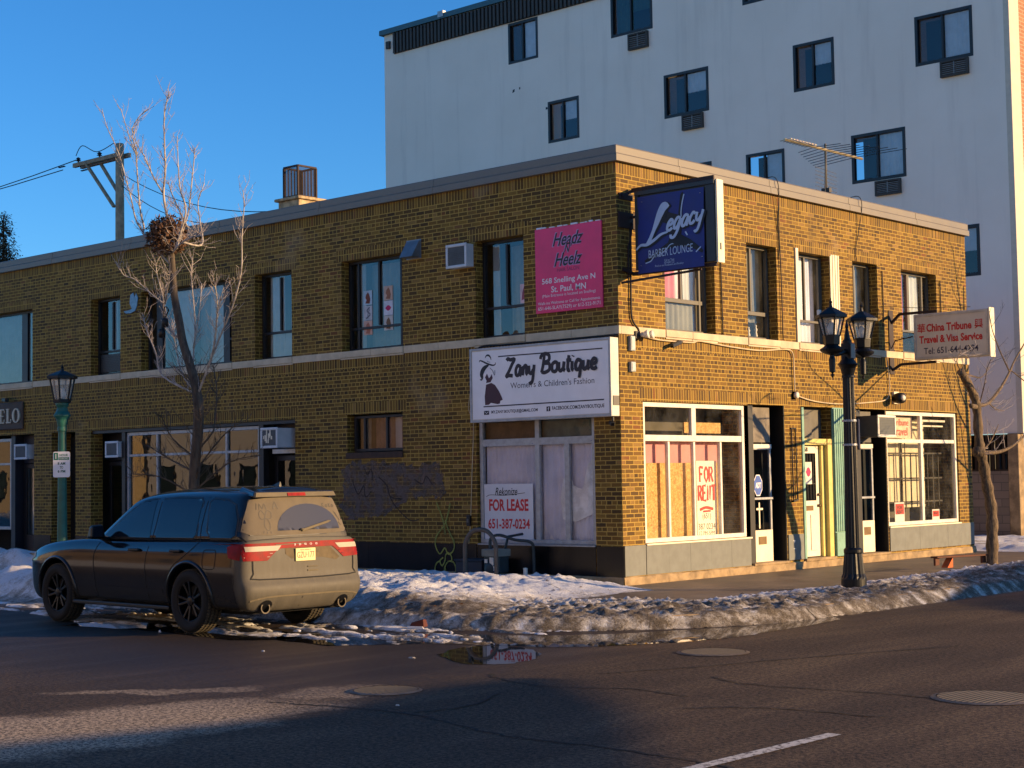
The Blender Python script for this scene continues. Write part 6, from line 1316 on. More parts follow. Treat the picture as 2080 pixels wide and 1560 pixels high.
for k, (a, b, c, d) in enumerate(WA):
    m = MB(); frame_box(AF, m, a+.002, b-.002, c+.002, d-.002, .012, .085, .12); x = a+(b-a)*.48; AF.box(m, x-.03, x+.03, -.07, .0, c+.09, d-.09)
    o = m.build('apartment_window', DARKFR, ab, bevel=.006)
    m = MB(); AF.quad(m, a+.05, x, c+.05, d-.05, -.08); AF.quad(m, x, b-.05, c+.05, d-.05, -.055); m.build('pane', glass('apartment_glass', (.8, .85, .9), 1.6), o, recalc=False)
    m = MB(); r = random.Random(k); hl = r.choice((.5, .95, .95)); drape(AF, m, x+.03, b-.08, d-(d-c)*hl, d-.06, -.1, 5, .012, k); m.build('blind', GRC if k == 1 else BLG, o, smooth=True)
    m = MB(); AF.quad(m, a+.02, b-.02, c+.02, d-.02, -.6); m.build('room', VOID, o, recalc=False)
    if k == 1: m = MB(); drape(AF, m, a+.1, x-.03, c+.1, d-.06, -.2, 6, .02, 40); m.build('curtain', GRC, o, smooth=True)
for a, b, c, d in ((-13.45, -12.73, 14.3, 14.78), (-11.55, -10.83, 11.6, 12.04), (-3.45, -2.69, 11.68, 12.1), (-5.4, -4.67, 8.9, 9.29)):
    m = MB(); AF.box(m, a, b, 0, .03, c, d)
    for z0_, z1_ in ((c, c+.05), (d-.05, d)): AF.box(m, a, b, .03, .1, z0_, z1_)
    for s0_, s1_ in ((a, a+.05), (b-.05, b)): AF.box(m, s0_, s1_, .03, .098, c+.05, d-.05)
    o = m.build('air_conditioner_sleeve', LV, ab)
    m = MB()
    for j in range(6): z = c+.07+j*(d-c-.12)/6; AF.box(m, a+.05, b-.05, .04, .085, z, z+.018)
    AF.box(m, (a+b)/2-.015, (a+b)/2+.015, .06, .09, c+.05, d-.05); m.build('sleeve_grille', pm('grille_pale', (108, 112, 112), .5), o)
# ground level: slatted opening over a block wall
m = MB(); m.box(-24, -1.98, 17.5, 17.79, 0, .02); m.face([(-6, 18.6, 1.7), (-2, 18.6, 1.7), (-2, 18.6, 2.6), (-6, 18.6, 2.6)]); m.build('dark_recess', VOID, ab)
m = MB(); x = -5.8
while x < -1.95: AF.box(m, x, x+.07, -.12, -.02, 1.72, 2.58); x += .145
AF.box(m, -6, -1.9, -.14, -.01, 2.1, 2.15); AF.box(m, -6, -1.9, -.14, .02, 1.68, 1.73); m.build('slat_grille', DARKFR, ab)
def mk_block():
    t = NT('block_wall'); tc = t.new('ShaderNodeTexCoord'); cx = t.new('ShaderNodeSeparateXYZ'); t.l.new(tc.outputs['Object'], cx.inputs[0]); cb = t.new('ShaderNodeCombineXYZ'); t.l.new(cx.outputs[0], cb.inputs[0]); t.l.new(cx.outputs[2], cb.inputs[1])
    b = t.new('ShaderNodeTexBrick'); b.inputs['Scale'].default_value = 1; b.inputs['Brick Width'].default_value = .4; b.inputs['Row Height'].default_value = .2; b.inputs['Mortar Size'].default_value = .01; t.l.new(cb.outputs[0], b.inputs[0]); b.inputs['Color1'].default_value = (.19, .15, .115, 1); b.inputs['Color2'].default_value = (.26, .2, .15, 1); b.inputs['Mortar'].default_value = (.12, .1, .08, 1); return t.set(col=b.outputs[0], rough=.9)
m = MB(); AF.box(m, -6, -2.0, -.1, .03, 0, 1.68); m.build('block_wall', mk_block(), ab)
m = MB(); AF.box(m, -2.0, -1.72, -.3, .05, 0, 2.6); m.build('concrete_column', CONC, ab, bevel=.02)
# ================================================================ across the streets (what the windows mirror and what shades the road)
def simple_house(name, lab, x0, x1, y0, y1, h, wall, face, roofc, nwin=4, cat='building'):
    o = thing(name, lab, cat, ((x0+x1)/2, (y0+y1)/2, ZR)); F = Face('L', y1) if face == 'N' else Face('R', x0)
    m = MB(); m.box(x0, x1, y0, y1, ZR, h); m.build('wall', wall, o)
    m = MB(); m.box(x0-.2, x1+.2, y0-.2, y1+.2, h, h+.25); m.build('roof', roofc, o)
    a0, a1 = (x0, x1) if face == 'N' else (y0, y1); d = 1 if face == 'N' else -1
    for fl_ in range(max(1, int(h/3.2))):
        for k in range(nwin):
            s = a0+(a1-a0)*(k+.5)/nwin; m = MB(); w2 = .6
            if face == 'N': m.box(s-w2, s+w2, y1, y1+.06, 1+fl_*3.1, 2.5+fl_*3.1)
            else: m.box(x0-.06, x0, s-w2, s+w2, 1+fl_*3.1, 2.5+fl_*3.1)
            wd = m.build('window', DARKFR, o)
            m = MB()
            if face == 'N': m.box(s-w2+.08, s+w2-.08, y1+.061, y1+.065, 1.08+fl_*3.1, 2.42+fl_*3.1)
            else: m.box(x0-.066, x0-.061, s-w2+.08, s+w2-.08, 1.08+fl_*3.1, 2.42+fl_*3.1)
            m.build('pane', PANED, wd)
    return o
TAN = pm('tan_stucco', (206, 186, 152), .9, var=.1); OBR = pm('old_brick', (150, 126, 100), .9, var=.25, scale=9); PALEW = pm('pale_siding', (224, 218, 208), .8, var=.06)
simple_house('siding_house', 'pale clad house across the side street', -44, -33, -34, -22, 6.3, PALEW, 'N', ROOFM)
simple_house('brick_house', 'brown brick house across the side street', -31, -19, -34, -21.5, 6.4, OBR, 'N', ROOFM)
simple_house('stucco_house', 'second tan house farther along the side street', -62, -47, -34, -22, 6.4, TAN, 'N', ROOFM)
simple_house('siding_house', 'pale clad shop on the opposite corner', -17, 3, -40, -23, 8, PALEW, 'N', ROOFM)
simple_house('rendered_block', 'white rendered block behind the crossing', 7, 38, -52, -30, 9, PALEW, 'N', ROOFM, 8)
simple_house('brick_shop', 'low brick shops across the main street', 30, 42, 46, 96, 7.5, OBR, 'E', ROOFM, 8)
simple_house('stucco_house', 'pale block farther along the main street', 30, 42, 100, 140, 10, PALEW, 'E', ROOFM, 8)
m = MB(); nx, ny = 110, 16
hb = lambda x, y: ZR-.02+max(0, 1.25-abs(y+17.0)*.95)*(.75+.5*nz(x, y, .8, 2))+.1*nz(x, y, 3, 4)*(abs(y+17) < 1.2)
m.idx([(-62+i*.59, -18.6+j*.21, hb(-62+i*.59, -18.6+j*.21)) for j in range(ny) for i in range(nx)], [(j*nx+i, j*nx+i+1, (j+1)*nx+i+1, (j+1)*nx+i) for j in range(ny-1) for i in range(nx-1)])
o = m.build('snow', SNOW, smooth=True, recalc=False); o['kind'] = 'stuff'; at = o.data.attributes.new('dirt', 'FLOAT', 'POINT'); at.data.foreach_set('value', [.35]*len(o.data.vertices))
# unseen blockers, added and shaped to shade the bank, the road and the tree
fc = thing('bank_shade_slab', 'unseen shelter on posts beyond the right edge of the main street', 'shade_slab', (17, 18, ZR))
m = MB(); m.prism([(5.66, 2.0), (40, 2.0), (40, 2.95), (10.9, 2.95)], lambda a, b, d: (16+d, a, b), 0, 2); m.build('roof', GREYFR, fc)
for y in (9, 18, 27, 36): m = MB(); m.box(17.4, 17.6, y-.08, y+.08, ZR, 2.05); m.build('post', GREYFR, fc)
bb = thing('shade_board', 'unseen hoarding on posts across the main street', 'shade blocker', (20, -4, ZR))  # added panel, its outline cut to form the road shade
m = MB(); m.prism([(-9, 2.0), (-5.5, 2.25), (-2.8, 2.6), (-1.2, 2.87), (-.35, 3.02), (-.3, 3.1), (-1.4, 3.14), (-3.3, 3.05), (-5, 3.2), (-9, 3.3)], lambda a, b, d: (20+d, a, b), 0, .15); m.build('panel', GREYFR, bb, recalc=False)
for y in (-8.6,): m = MB(); m.box(20.16, 20.4, y-.15, y+.15, ZR, 2.9); m.build('post', GREYFR, bb)
wt = thing('trunk_shade_drum', 'water tank on legs, unseen, added to shade the tree trunk', 'drum', (60, 32.7, ZR))  # added drum, set to shade the lower trunk
m = MB(); m.lathe([(.2, 15.6), (1.0, 15.8), (1.0, 18.6), (.1, 19.4)], (60, 32.7, 0), 20); m.build('drum', GREYFR, wt)
for dx, dy in ((-.8, -.8), (.8, -.8), (-.8, .8), (.8, .8)): m = MB(); m.obox((60+dx, 32.7+dy, ZR), (60+dx*.7, 32.7+dy*.7, 15.8), .1, .1); m.build('leg', GREYFR, wt)
tr3 = thing('bare_tree', 'bare street tree farther up the front pavement past the right edge', 'tree', (2.9, 13.4, 0)); rt = random.Random(5)
T3 = [(2.9, 13.4, -.05), (2.92, 13.4, 1.6), (2.85, 13.35, 2.6), (2.9, 13.3, 4.2), (2.8, 13.3, 6.2)]
m = MB(); c = catmull(T3, 4); m.tube(c, [.1*(1-i/len(c))+.015 for i in range(len(c))], 9); m.build('trunk', BARK2, tr3, smooth=True); mt = MB()
for k in range(9):
    p = Vector((2.88, 13.36, 1.9+k*.42)); a = rt.random()*6.28; d = Vector((math.cos(a), math.sin(a), .7)); b = [p, p+d*.5, p+d*1.0+Vector((0, 0, .2)), p+d*1.4+Vector((0, 0, .5))]
    m = MB(); m.tube(catmull(b, 4), [.028-.0015*i for i in range(13)], 6); m.build('limb', BARK2, tr3, smooth=True); grow_twigs(mt, b, .008, 8, .2, .7, rt)
mt.build('twigs', TWIG, tr3, recalc=False)['kind'] = 'stuff'
# ================================================================ the parked SUV (built about its rear axle: x forward, y left, z up)
car = thing('parked_suv', 'dark muddy SUV parked at the kerb, sunlit dusty tailgate with finger drawings', 'car', (-.725, -6.731, -.143))
car.rotation_euler = (0, 0, math.pi-.0212)
def mk_paint():
    t = NT('car_paint_dusty'); p = t.obj(); sp = t.new('ShaderNodeSeparateXYZ'); t.l.new(p, sp.inputs[0])
    n = t.noise(p, 5, 6, .7); n2 = t.noise(p, 60, 4, .7)
    rear = t.ss(t.math('ADD', sp.outputs[0], t.math('MULTIPLY', t.math('SUBTRACT', n, .5), .10)), -.86, -1.0)
    low = t.math('MULTIPLY', t.ss(t.math('ADD', sp.outputs[2], t.math('MULTIPLY', n, .3)), .95, .45), .22)
    mp = t.new('ShaderNodeMapping'); mp.inputs['Scale'].default_value = (1, 16, 1.2); t.l.new(p, mp.inputs[0]); runs = t.noise(mp.outputs[0], 1, 4, .7)
    d = t.math('MULTIPLY', rear, t.math('MULTIPLY_ADD', t.ss(runs, .3, .75), -.22, .92))
    d = t.math('MAXIMUM', d, low)
    d = t.math('MULTIPLY', d, t.math('MULTIPLY_ADD', n2, .3, .82), clamp=True)
    c = t.mix(d, (.006, .0075, .011), t.mix(n, (.088, .079, .060), (.128, .114, .087)))
    r = t.math('MULTIPLY_ADD', d, .62, .13)
    t.put(t.b.inputs['Coat Weight'], t.math('SUBTRACT', .4, d, clamp=True)); t.b.inputs['Coat Roughness'].default_value = .05
    return t.set(col=c, rough=r, spec=.32)
CP = mk_paint()
TINT = NT('tinted_glass').set(col=(.006, .009, .014), rough=.05, spec=.45)
RUB = pm('rubber', (22, 21, 20), .85, var=.3); TRIM = pm('black_trim', (10, 10, 11), .45); RIMM = pm('gloss_black_rim', (14, 15, 17), .3, .0, spec=.35)
DUST = pm('road_dust', (104, 95, 76), .9, var=.12, scale=7)
TLR = pm('tail_red', (128, 24, 24), .55, var=.3, scale=9, spec=.15); TLW = pm('tail_clear', (168, 158, 140), .5, var=.08, spec=.2); CHROME = pm('chrome', (150, 150, 150), .2, 1)
def loft(m, st):
    """st: stations of left half profiles (bottom centre .. top centre); mirrored, end-capped"""
    k = len(st[0]); full = []
    for s in st:
        ring = [Vector(p) for p in s]+[Vector((p[0], -p[1], p[2])) for p in s[-2:0:-1]]
        full.append(ring)
    n = len(full[0]); b = len(m.v)
    for r in full: m.v += [tuple(p) for p in r]
    for i in range(len(full)-1):
        for j in range(n):
            a, c = b+i*n+j, b+i*n+(j+1) % n; m.f.append((a, c, c+n, a+n)); m.mi.append(0)
    for base, rev in ((b, True), (b+(len(full)-1)*n, False)):
        for j in range(k-1):
            A, B = base+j, base+j+1; C_ = base+(n-j) % n; D_ = base+(n-j-1) % n
            f = [A, B, D_, C_]
            f2 = []
            for q in f:
                if q not in f2: f2.append(q)
            if len(f2) > 2: m.f.append(tuple(f2) if rev else tuple(reversed(f2))); m.mi.append(0)
def prof(w=1, zb=.27, top=1.13, sh=1.0):
    return [(0, zb), (.74*w, zb), (.88*w, zb+.03), (.94*w, zb+.16), (.955*w, .585), (.958*w, .655), (.962*w, .82), (.948*w, .97*sh), (.92*w, (top+.97*sh)/2+.01), (.885*w, top-.005), (.80*w, top+.012), (0, top+.03)]
XR_ = [-.86, -.94, -1.0, -1.10, -1.13, -1.055, -1.055, -1.05, -1.04, -1.025, -1.02, -1.015]
st = []
for f, w_ in ((-.035, .50), (-.025, .80), (.0, .925), (.05, .965), (.1, .98)):
    pr = prof(w_); st.append([(x+f, y, z) for (y, z), x in zip(pr, XR_)])
for x, w_, top in ((-.78, .988, 1.13), (-.45, 1.0, 1.13), (.0, 1.01, 1.125), (.45, 1.004, 1.12), (.9, .995, 1.115), (1.5, .99, 1.11), (2.05, .99, 1.11), (2.3, .99, 1.115), (2.6, .995, 1.11), (3.0, 1.0, 1.085), (3.35, .995, 1.05), (3.6, .975, 1.0)):
    st.append([(x, y, z) for y, z in prof(w_, .27 if x < 3.4 else .24, top, min(1, top/1.1))])
for x, w_, top in ((3.8, .93, .95), (3.93, .80, .88), (3.97, .45, .84)):
    st.append([(x+(.0 if 2 < i < 9 else -.06), y, min(z, top)) for i, (y, z) in enumerate(prof(w_, .25, top, .86))])
m = MB(); loft(m, st)
def finish(m, name, mat, parent, sub=2, cuts=()):
    o = m.build(name, mat, None, local=True)
    if sub: s = o.modifiers.new('s', 'SUBSURF'); s.levels = s.render_levels = sub
    tmp = []
    for (c, r, wdt) in cuts:
        mm = MB(); mm.lathe([(r, -wdt/2), (r, wdt/2)], (0, 0, 0), 40); q = mm.build('cut', mat, None, local=True); q.rotation_euler = (R_(90), 0, 0); q.location = c
        bo = o.modifiers.new('b', 'BOOLEAN'); bo.operation = 'DIFFERENCE'; bo.object = q; bo.solver = 'EXACT'; tmp.append(q)
    bpy.context.view_layer.update(); dg = bpy.context.evaluated_depsgraph_get()
    me = bpy.data.meshes.new_from_object(o.evaluated_get(dg)); old = o.data; o.modifiers.clear(); o.data = me; bpy.data.meshes.remove(old)
    for q in tmp: d = q.data; bpy.data.objects.remove(q); bpy.data.meshes.remove(d)
    me.polygons.foreach_set('use_smooth', [True]*len(me.polygons)); me.update()
    o.parent = parent; return o
AX = (0, 3.042); WR = .385
body = finish(m, 'body', CP, car, 2, [((x, s*1.02, .40), .455, .62) for x in AX for s in (-1, 1)])
try: body.data.set_sharp_from_angle(angle=R_(35))
except Exception: pass
# greenhouse
GB = [(-1.035, -.86), (-.99, -.83), (-.9, -.75), (-.5, -.45), (.1, .1), (.9, .75), (1.6, 1.12), (2.05, 1.32), (2.32, 1.42), (2.36, 1.44)]
GZ = [1.08, 1.16, 1.40, 1.60, 1.70, 1.765, 1.79]; GY = [.895, .88, .80, .725, .66, .42, 0]
st = []
for i, (xb, xr) in enumerate(GB):
    w_ = (.5, .90, 1, 1, 1, 1, 1, 1, .96, .5)[i]; row = []; dz = (-.035, -.012, 0, .004, .008, .0, -.02, -.05, -.075, -.08)[i]
    for y, z in zip(GY, GZ):
        f = (z-1.08)/(1.79-1.08); f = f**1.0; row.append((xb+(xr-xb)*f, y*w_, z+dz*f))
    st.append([(row[0][0], 0, 1.06)]+row)
m = MB(); loft(m, st); cabin = finish(m, 'cabin', CP, car, 2)
bmv = bmesh.new(); bmv.from_mesh(body.data); bmv.from_mesh(cabin.data); BV = BVHTree.FromBMesh(bmv)
def on_side(a, b, d=0, s=1):     # (x, z) -> body side
    h = BV.ray_cast(Vector((a, s*3, b)), Vector((0, -s, 0)));
    return tuple(h[0]+Vector((0, s*d, 0))+h[1]*0) if h[0] else (a, s*(.9+d), b)
def on_rear(a, b, d=0):          # (y, z) -> body rear
    h = BV.ray_cast(Vector((-3, a, b)), Vector((1, 0, 0)))
    return tuple(h[0]+Vector((-d, 0, 0))) if h[0] and h[0].x < .5 else (-1.0-d, a, b)
def on_front(a, b, d=0):
    h = BV.ray_cast(Vector((6, a, b)), Vector((-1, 0, 0)))
    return tuple(h[0]+Vector((d, 0, 0))) if h[0] and h[0].x > .5 else (3.9+d, a, b)
def patch(poly, P, d, name, mat, parent, step=.05, smooth=True, k=0):
    """a shape laid on the body: filled with a fine mesh, every vertex carried on to the skin"""
    if k: poly = [(p.x, p.y) for p in catmull([(*q, 0) for q in poly+poly[:1]], k)[:-1]]
    bm = bmesh.new(); out = []
    for i in range(len(poly)):
        a, b = Vector((*poly[i], 0)), Vector((*poly[(i+1) % len(poly)], 0)); n = max(1, int((b-a).length/step))
        for j in range(n): out.append(a.lerp(b, j/n))
    vs = [bm.verts.new(p) for p in out]; f = bm.faces.new(vs)
    xs = [p.x for p in out]; ys = [p.y for p in out]
    x = min(xs)+step
    while x < max(xs)-1e-4:
        bmesh.ops.bisect_plane(bm, geom=bm.verts[:]+bm.edges[:]+bm.faces[:], plane_co=(x, 0, 0), plane_no=(1, 0, 0)); x += step
    y = min(ys)+step
    while y < max(ys)-1e-4:
        bmesh.ops.bisect_plane(bm, geom=bm.verts[:]+bm.edges[:]+bm.faces[:], plane_co=(0, y, 0), plane_no=(0, 1, 0)); y += step
    bmesh.ops.triangulate(bm, faces=bm.faces[:])
    m = MB(); bm.verts.index_update(); m.idx([P(v.co.x, v.co.y, d) for v in bm.verts], [tuple(v.index for v in f.verts) for f in bm.faces]); bm.free()
    return m.build(name, mat, parent, smooth=smooth, local=True)
def line(lst, P, wd, d, name, mat, parent, k=4):
    m = MB()
    for l in lst: ribbon(m, l, wd, P, d, k); d += .0003
    return m.build(name, mat, parent, local=True, recalc=False)
# side glass, seams, handles: both sides
for s in (1, -1):
    SP_ = lambda a, b, d=0, s=s: on_side(a, b, d, s)
    g1 = patch([(1.95, 1.155), (1.72, 1.335), (1.5, 1.49), (1.3, 1.595), (1.12, 1.625), (1.0, 1.63), (.93, 1.15)], SP_, .004, 'side_window', TINT, car)
    g2 = patch([(.84, 1.63), (.5, 1.645), (.06, 1.635), (-.0, 1.6), (-.04, 1.2), (.0, 1.16), (.80, 1.155)], SP_, .004, 'side_window', TINT, car)
    g3 = patch([(-.17, 1.6), (-.22, 1.63), (-.5, 1.615), (-.68, 1.55), (-.79, 1.38), (-.82, 1.2), (-.76, 1.165), (-.36, 1.165), (-.27, 1.25)], SP_, .004, 'side_window', TINT, car, .04)
    for g, out in ((g1, [(1.98, 1.14), (1.72, 1.35), (1.5, 1.505), (1.3, 1.61), (1.12, 1.64), (.98, 1.645), (.91, 1.14), (1.98, 1.14)]), (g2, [(.86, 1.64), (.5, 1.66), (.05, 1.65), (-.02, 1.6), (-.06, 1.19), (.0, 1.145), (.82, 1.14), (.86, 1.64)]), (g3, [(-.155, 1.6), (-.22, 1.645), (-.5, 1.63), (-.69, 1.565), (-.805, 1.39), (-.84, 1.19), (-.76, 1.15), (-.36, 1.15), (-.25, 1.25), (-.155, 1.6)])):
        line([out], SP_, .024, .0055, 'window_trim', TRIM, g, 1)
    SEAM = pm('panel_gap', (4, 4, 5), .8)
    line([[(.89, 1.66), (.86, 1.3), (.88, 1.1), (.93, .8), (.9, .5), (.86, .33)], [(-.1, 1.66), (-.12, 1.3), (-.14, 1.1), (.1, .93), (.33, .8), (.44, .62)], [(2.02, 1.11), (2.13, .9), (2.1, .6), (2.06, .33)], [(.5, .30), (2.1, .30)]], SP_, .011, .003, 'door_gap', SEAM, car)
    line([[(.55, .49), (1.2, .485), (2.05, .5)]], SP_, lambda t: .05, .006, 'door_crease', CP, car)
    line([[(-.52, 1.02), (-.34, 1.02), (-.3, .98), (-.3, .83), (-.34, .79), (-.5, .79), (-.54, .83), (-.55, .98), (-.52, 1.02)]], SP_, .01, .003, 'fuel_door_gap', SEAM, car, 2) if s > 0 else None
    for hx in (1.18, .25):
        m = MB(); p = Vector(SP_(hx, 1.0)); m.obox(p+Vector((-.11, s*.03, 0)), p+Vector((.11, s*.03, -.003)), .03, .035); m.obox(p+Vector((-.1, s*.0, 0)), p+Vector((-.1, s*.035, 0)), .03, .03); m.obox(p+Vector((.1, s*.0, 0)), p+Vector((.1, s*.035, 0)), .03, .03); m.build('door_handle', TRIM, car, local=True, bevel=.01)
    m = MB(); m.hexa([(2.0, s*.93, 1.13), (1.84, s*.93, 1.13), (1.84, s*1.16, 1.13), (2.0, s*1.14, 1.13), (1.97, s*.96, 1.31), (1.84, s*.97, 1.32), (1.84, s*1.15, 1.31), (1.94, s*1.13, 1.30)]); mir = m.build('wing_mirror', TRIM, car, local=True, bevel=.035)
    m = MB(); m.obox((1.92, s*.86, 1.1), (1.92, s*.97, 1.15), .1, .05); m.build('mirror_arm', TRIM, mir, local=True, bevel=.01)
    m = MB(); m.face([(1.836, s*.98, 1.15), (1.836, s*1.14, 1.15), (1.836, s*1.13, 1.29), (1.836, s*.99, 1.3)]); m.build('mirror_glass', TINT, mir, local=True)
    # arches: rolled lip and dark well
    for ax in AX:
        m = MB(); pts = []
        for k in range(25):
            a = R_(-14+208*k/24); x, z = ax+.465*math.cos(a), .40+.465*math.sin(a); y = abs(SP_(x+.03*math.cos(a), max(z, .3)+.03*math.sin(a))[1]); pts.append((x, s*(y+.002), z))
        m.tube(pts, .024, 8); m.build('arch_lip', CP, car, local=True, smooth=True)
    m = MB(); m.obox((.42, s*.93, .285), (2.62, s*.93, .285), .05, .05); m.build('side_sill', TRIM, car, local=True, bevel=.012)
# wheels
def wheel(x, s):
    w_ = bpy.data.objects.new('wheel', None); COL.objects.link(w_); w_.parent = car; w_.location = (x, s*.83, WR); w_.rotation_euler = (R_(-90)*s, 0, 0)
    m = MB(); hw = .132
    m.lathe([(.255, -hw*.8), (.30, -hw), (.352, -hw*.98), (.376, -hw*.8), (.385, -hw*.5), (.385, hw*.5), (.376, hw*.8), (.352, hw*.98), (.30, hw), (.255, hw*.8)], (0, 0, 0), 60, cap=False)
    m.build('tyre', RUB, w_, local=True, smooth=True)
    m = MB()
    for k in range(60):
        a = 2*math.pi*k/60
        for zz, off in ((-.085, 0), (-.03, .5), (.03, .0), (.085, .5)):
            b_ = a+off*2*math.pi/60; c_ = Vector((math.cos(b_), math.sin(b_), 0)); t_ = Vector((-math.sin(b_), math.cos(b_), .25)); m.obox(c_*.388+Vector((0, 0, zz))-t_*.013, c_*.388+Vector((0, 0, zz))+t_*.013, .034, .014, up=c_)
    m.build('tread', pm('tread_dusty', (64, 58, 46), .95, var=.3), w_, local=True)
    m = MB(); m.lathe([(.255, -.1), (.262, .085), (.25, .105), (.238, .1), (.235, .0), (.235, -.1)], (0, 0, 0), 48, cap=False)
    for k in range(5):
        for o_ in (-.15, .15):
            a = 2*math.pi*k/5+o_; b_ = 2*math.pi*k/5+o_*1.5; m.obox((.045*math.cos(a), .045*math.sin(a), .075), (.24*math.cos(b_), .24*math.sin(b_), .095), .032, .03, up=(0, 0, 1))
    m.lathe([(.0, .11), (.055, .105), (.07, .08), (.07, .03)], (0, 0, 0), 20)
    m.build('rim', RIMM, w_, local=True, bevel=.005)
    m = MB(); m.lathe([(.0, -.02), (.19, -.02), (.19, .01), (.0, .01)], (0, 0, 0), 24); m.build('brake_disc', pm('brake_dark', (38, 36, 36), .5, .6), w_, local=True)
for x in AX:
    for s in (1, -1): wheel(x, s)
m = MB(); m.box(-.85, 3.6, -.7, .7, .24, .6); m.box(-.5, .5, -.72, .72, .3, .75); m.box(2.55, 3.5, -.72, .72, .3, .75); m.build('underbody', pm('under_black', (8, 8, 8), .95), car, local=True)
# rear end
rg = patch([(-.66, 1.62), (-.4, 1.645), (.4, 1.645), (.66, 1.62), (.76, 1.40), (.82, 1.24), (.74, 1.2), (.3, 1.185), (-.3, 1.185), (-.74, 1.2), (-.82, 1.24), (-.76, 1.40)], on_rear, .006, 'rear_window', pm('dust_on_glass', (100, 91, 76), .9, var=.12, scale=5), car)
fan = [(.32, 1.235)]+[(-.18+.5*math.cos(a), 1.235+.31*math.sin(a)**.9) for a in [math.pi*k/14 for k in range(1, 14)]][::1]
fan = [(-.16+.5*math.cos(math.pi*k/18), 1.24+.32*math.sin(math.pi*k/18)) for k in range(19)]
patch(fan, on_rear, .009, 'wiped_glass', NT('wiped_glass').set(col=(.058, .056, .056), rough=.12, spec=.6), rg, .04)
line([[(-.66, 1.62), (-.4, 1.645), (.4, 1.645), (.66, 1.62), (.77, 1.40), (.83, 1.24), (.74, 1.195), (.3, 1.18), (-.3, 1.18), (-.74, 1.195), (-.83, 1.24), (-.77, 1.40), (-.66, 1.62)]], on_rear, .012, .008, 'rubber_edge', TRIM, rg, 1)
m = MB(); p = Vector(on_rear(-.02, 1.235, .02)); q = Vector(on_rear(-.47, 1.335, .03)); m.obox(p, q, .02, .03); m.lathe([(.0, 0), (.03, .005), (.03, .02), (.0, .03)], tuple(p), 12); m.obox(q+Vector((0, .3, -.06)), q+Vector((0, -.03, .005)), .012, .016); m.build('wiper', DUST, rg, local=True, bevel=.004)
FD = pm('finger_mark', (52, 46, 38), .6)
DR = [[(.6, 1.50), (.585, 1.575)], [(.56, 1.5), (.55, 1.57), (.515, 1.51), (.48, 1.57), (.46, 1.5)], [(.36, 1.5), (.325, 1.59), (.29, 1.5)], [(.35, 1.535), (.3, 1.535)], [(.5, 1.44), (.54, 1.49), (.575, 1.45), (.56, 1.39), (.51, 1.39), (.48, 1.45), (.45, 1.49), (.4, 1.46), (.41, 1.40), (.46, 1.385), (.5, 1.40)], [(.5, 1.39), (.52, 1.31), (.49, 1.25), (.45, 1.26), (.44, 1.33), (.47, 1.39)], [(.55, 1.215), (.535, 1.245)], [(.5, 1.21), (.495, 1.235)], [(.44, 1.21), (.445, 1.235)],
      [(-.42, 1.56), (-.42, 1.51)], [(-.45, 1.56), (-.42, 1.535), (-.455, 1.51)], [(-.49, 1.54), (-.475, 1.52), (-.5, 1.51), (-.51, 1.53), (-.49, 1.54)], [(-.535, 1.555), (-.535, 1.51)], [(-.56, 1.55), (-.535, 1.53), (-.565, 1.51)], [(-.6, 1.54), (-.585, 1.52), (-.605, 1.51), (-.62, 1.525), (-.6, 1.54)], [(-.6, 1.46), (-.66, 1.38), (-.63, 1.44), (-.69, 1.34)], [(-.66, 1.32), (-.7, 1.28)]]
for d_ in DR: line([d_], on_rear, .011, .0085, 'finger_mark', FD, rg, 3)
m = MB(); m.hexa([(-.93, -.655, 1.645), (-.93, .655, 1.645), (-.5, .58, 1.69), (-.5, -.58, 1.69), (-.91, -.63, 1.715), (-.91, .63, 1.715), (-.5, .52, 1.778), (-.5, -.52, 1.778)])
spo = m.build('roof_spoiler', CP, car, local=True, bevel=.02)
m = MB(); m.hexa([(-.938, -.63, 1.654), (-.938, .63, 1.654), (-.925, .63, 1.654), (-.925, -.63, 1.654), (-.921, -.61, 1.706), (-.921, .61, 1.706), (-.91, .61, 1.706), (-.91, -.61, 1.706)]); m.build('dusty_edge', DUST, spo, local=True)
m = MB(); m.hexa([(-.946, -.14, 1.66), (-.946, .14, 1.66), (-.93, .14, 1.66), (-.93, -.14, 1.66), (-.93, -.14, 1.70), (-.93, .14, 1.70), (-.915, .14, 1.70), (-.915, -.14, 1.70)]); m.build('brake_light', TLR, spo, local=True)
# tail lamps in one racetrack band
def rear_band(poly, d, nm, mt, par, st_=.04): return patch(poly, on_rear, d, nm, mt, par, st_, True)
tl_ = rear_band([(.9, 1.10), (-.9, 1.10), (-.915, 1.06), (-.91, .9), (-.62, .89), (-.5, .99), (-.44, 1.03), (.36, 1.03), (.44, 1.0), (.58, .89), (.9, .895), (.915, 1.06)], .008, 'tail_light', TLR, car)
for sgn, a, b in ((1, .42, .87), (-1, -.87, -.55)): rear_band([(a, 1.005) if sgn > 0 else (a, 1.065), (a-.06*(sgn > 0), 1.065) if sgn > 0 else (b+.06, 1.065), (b, 1.065) if sgn > 0 else (b, 1.005), (b, 1.005) if sgn > 0 else (a, 1.005)], .012, 'clear_lens', TLW, tl_)
line([[(.89, .975), (.5, .975)], [(.89, .935), (.54, .935)], [(-.89, .975), (-.54, .975)], [(-.89, .935), (-.58, .935)]], on_rear, .008, .0125, 'lens_ridge', pm('tail_dark_red', (92, 8, 12), .3), tl_, 1)
line([[(.44, 1.075), (.0, 1.078), (-.88, 1.075)]], on_rear, .012, .0115, 'dust_line', DUST, tl_, 1)
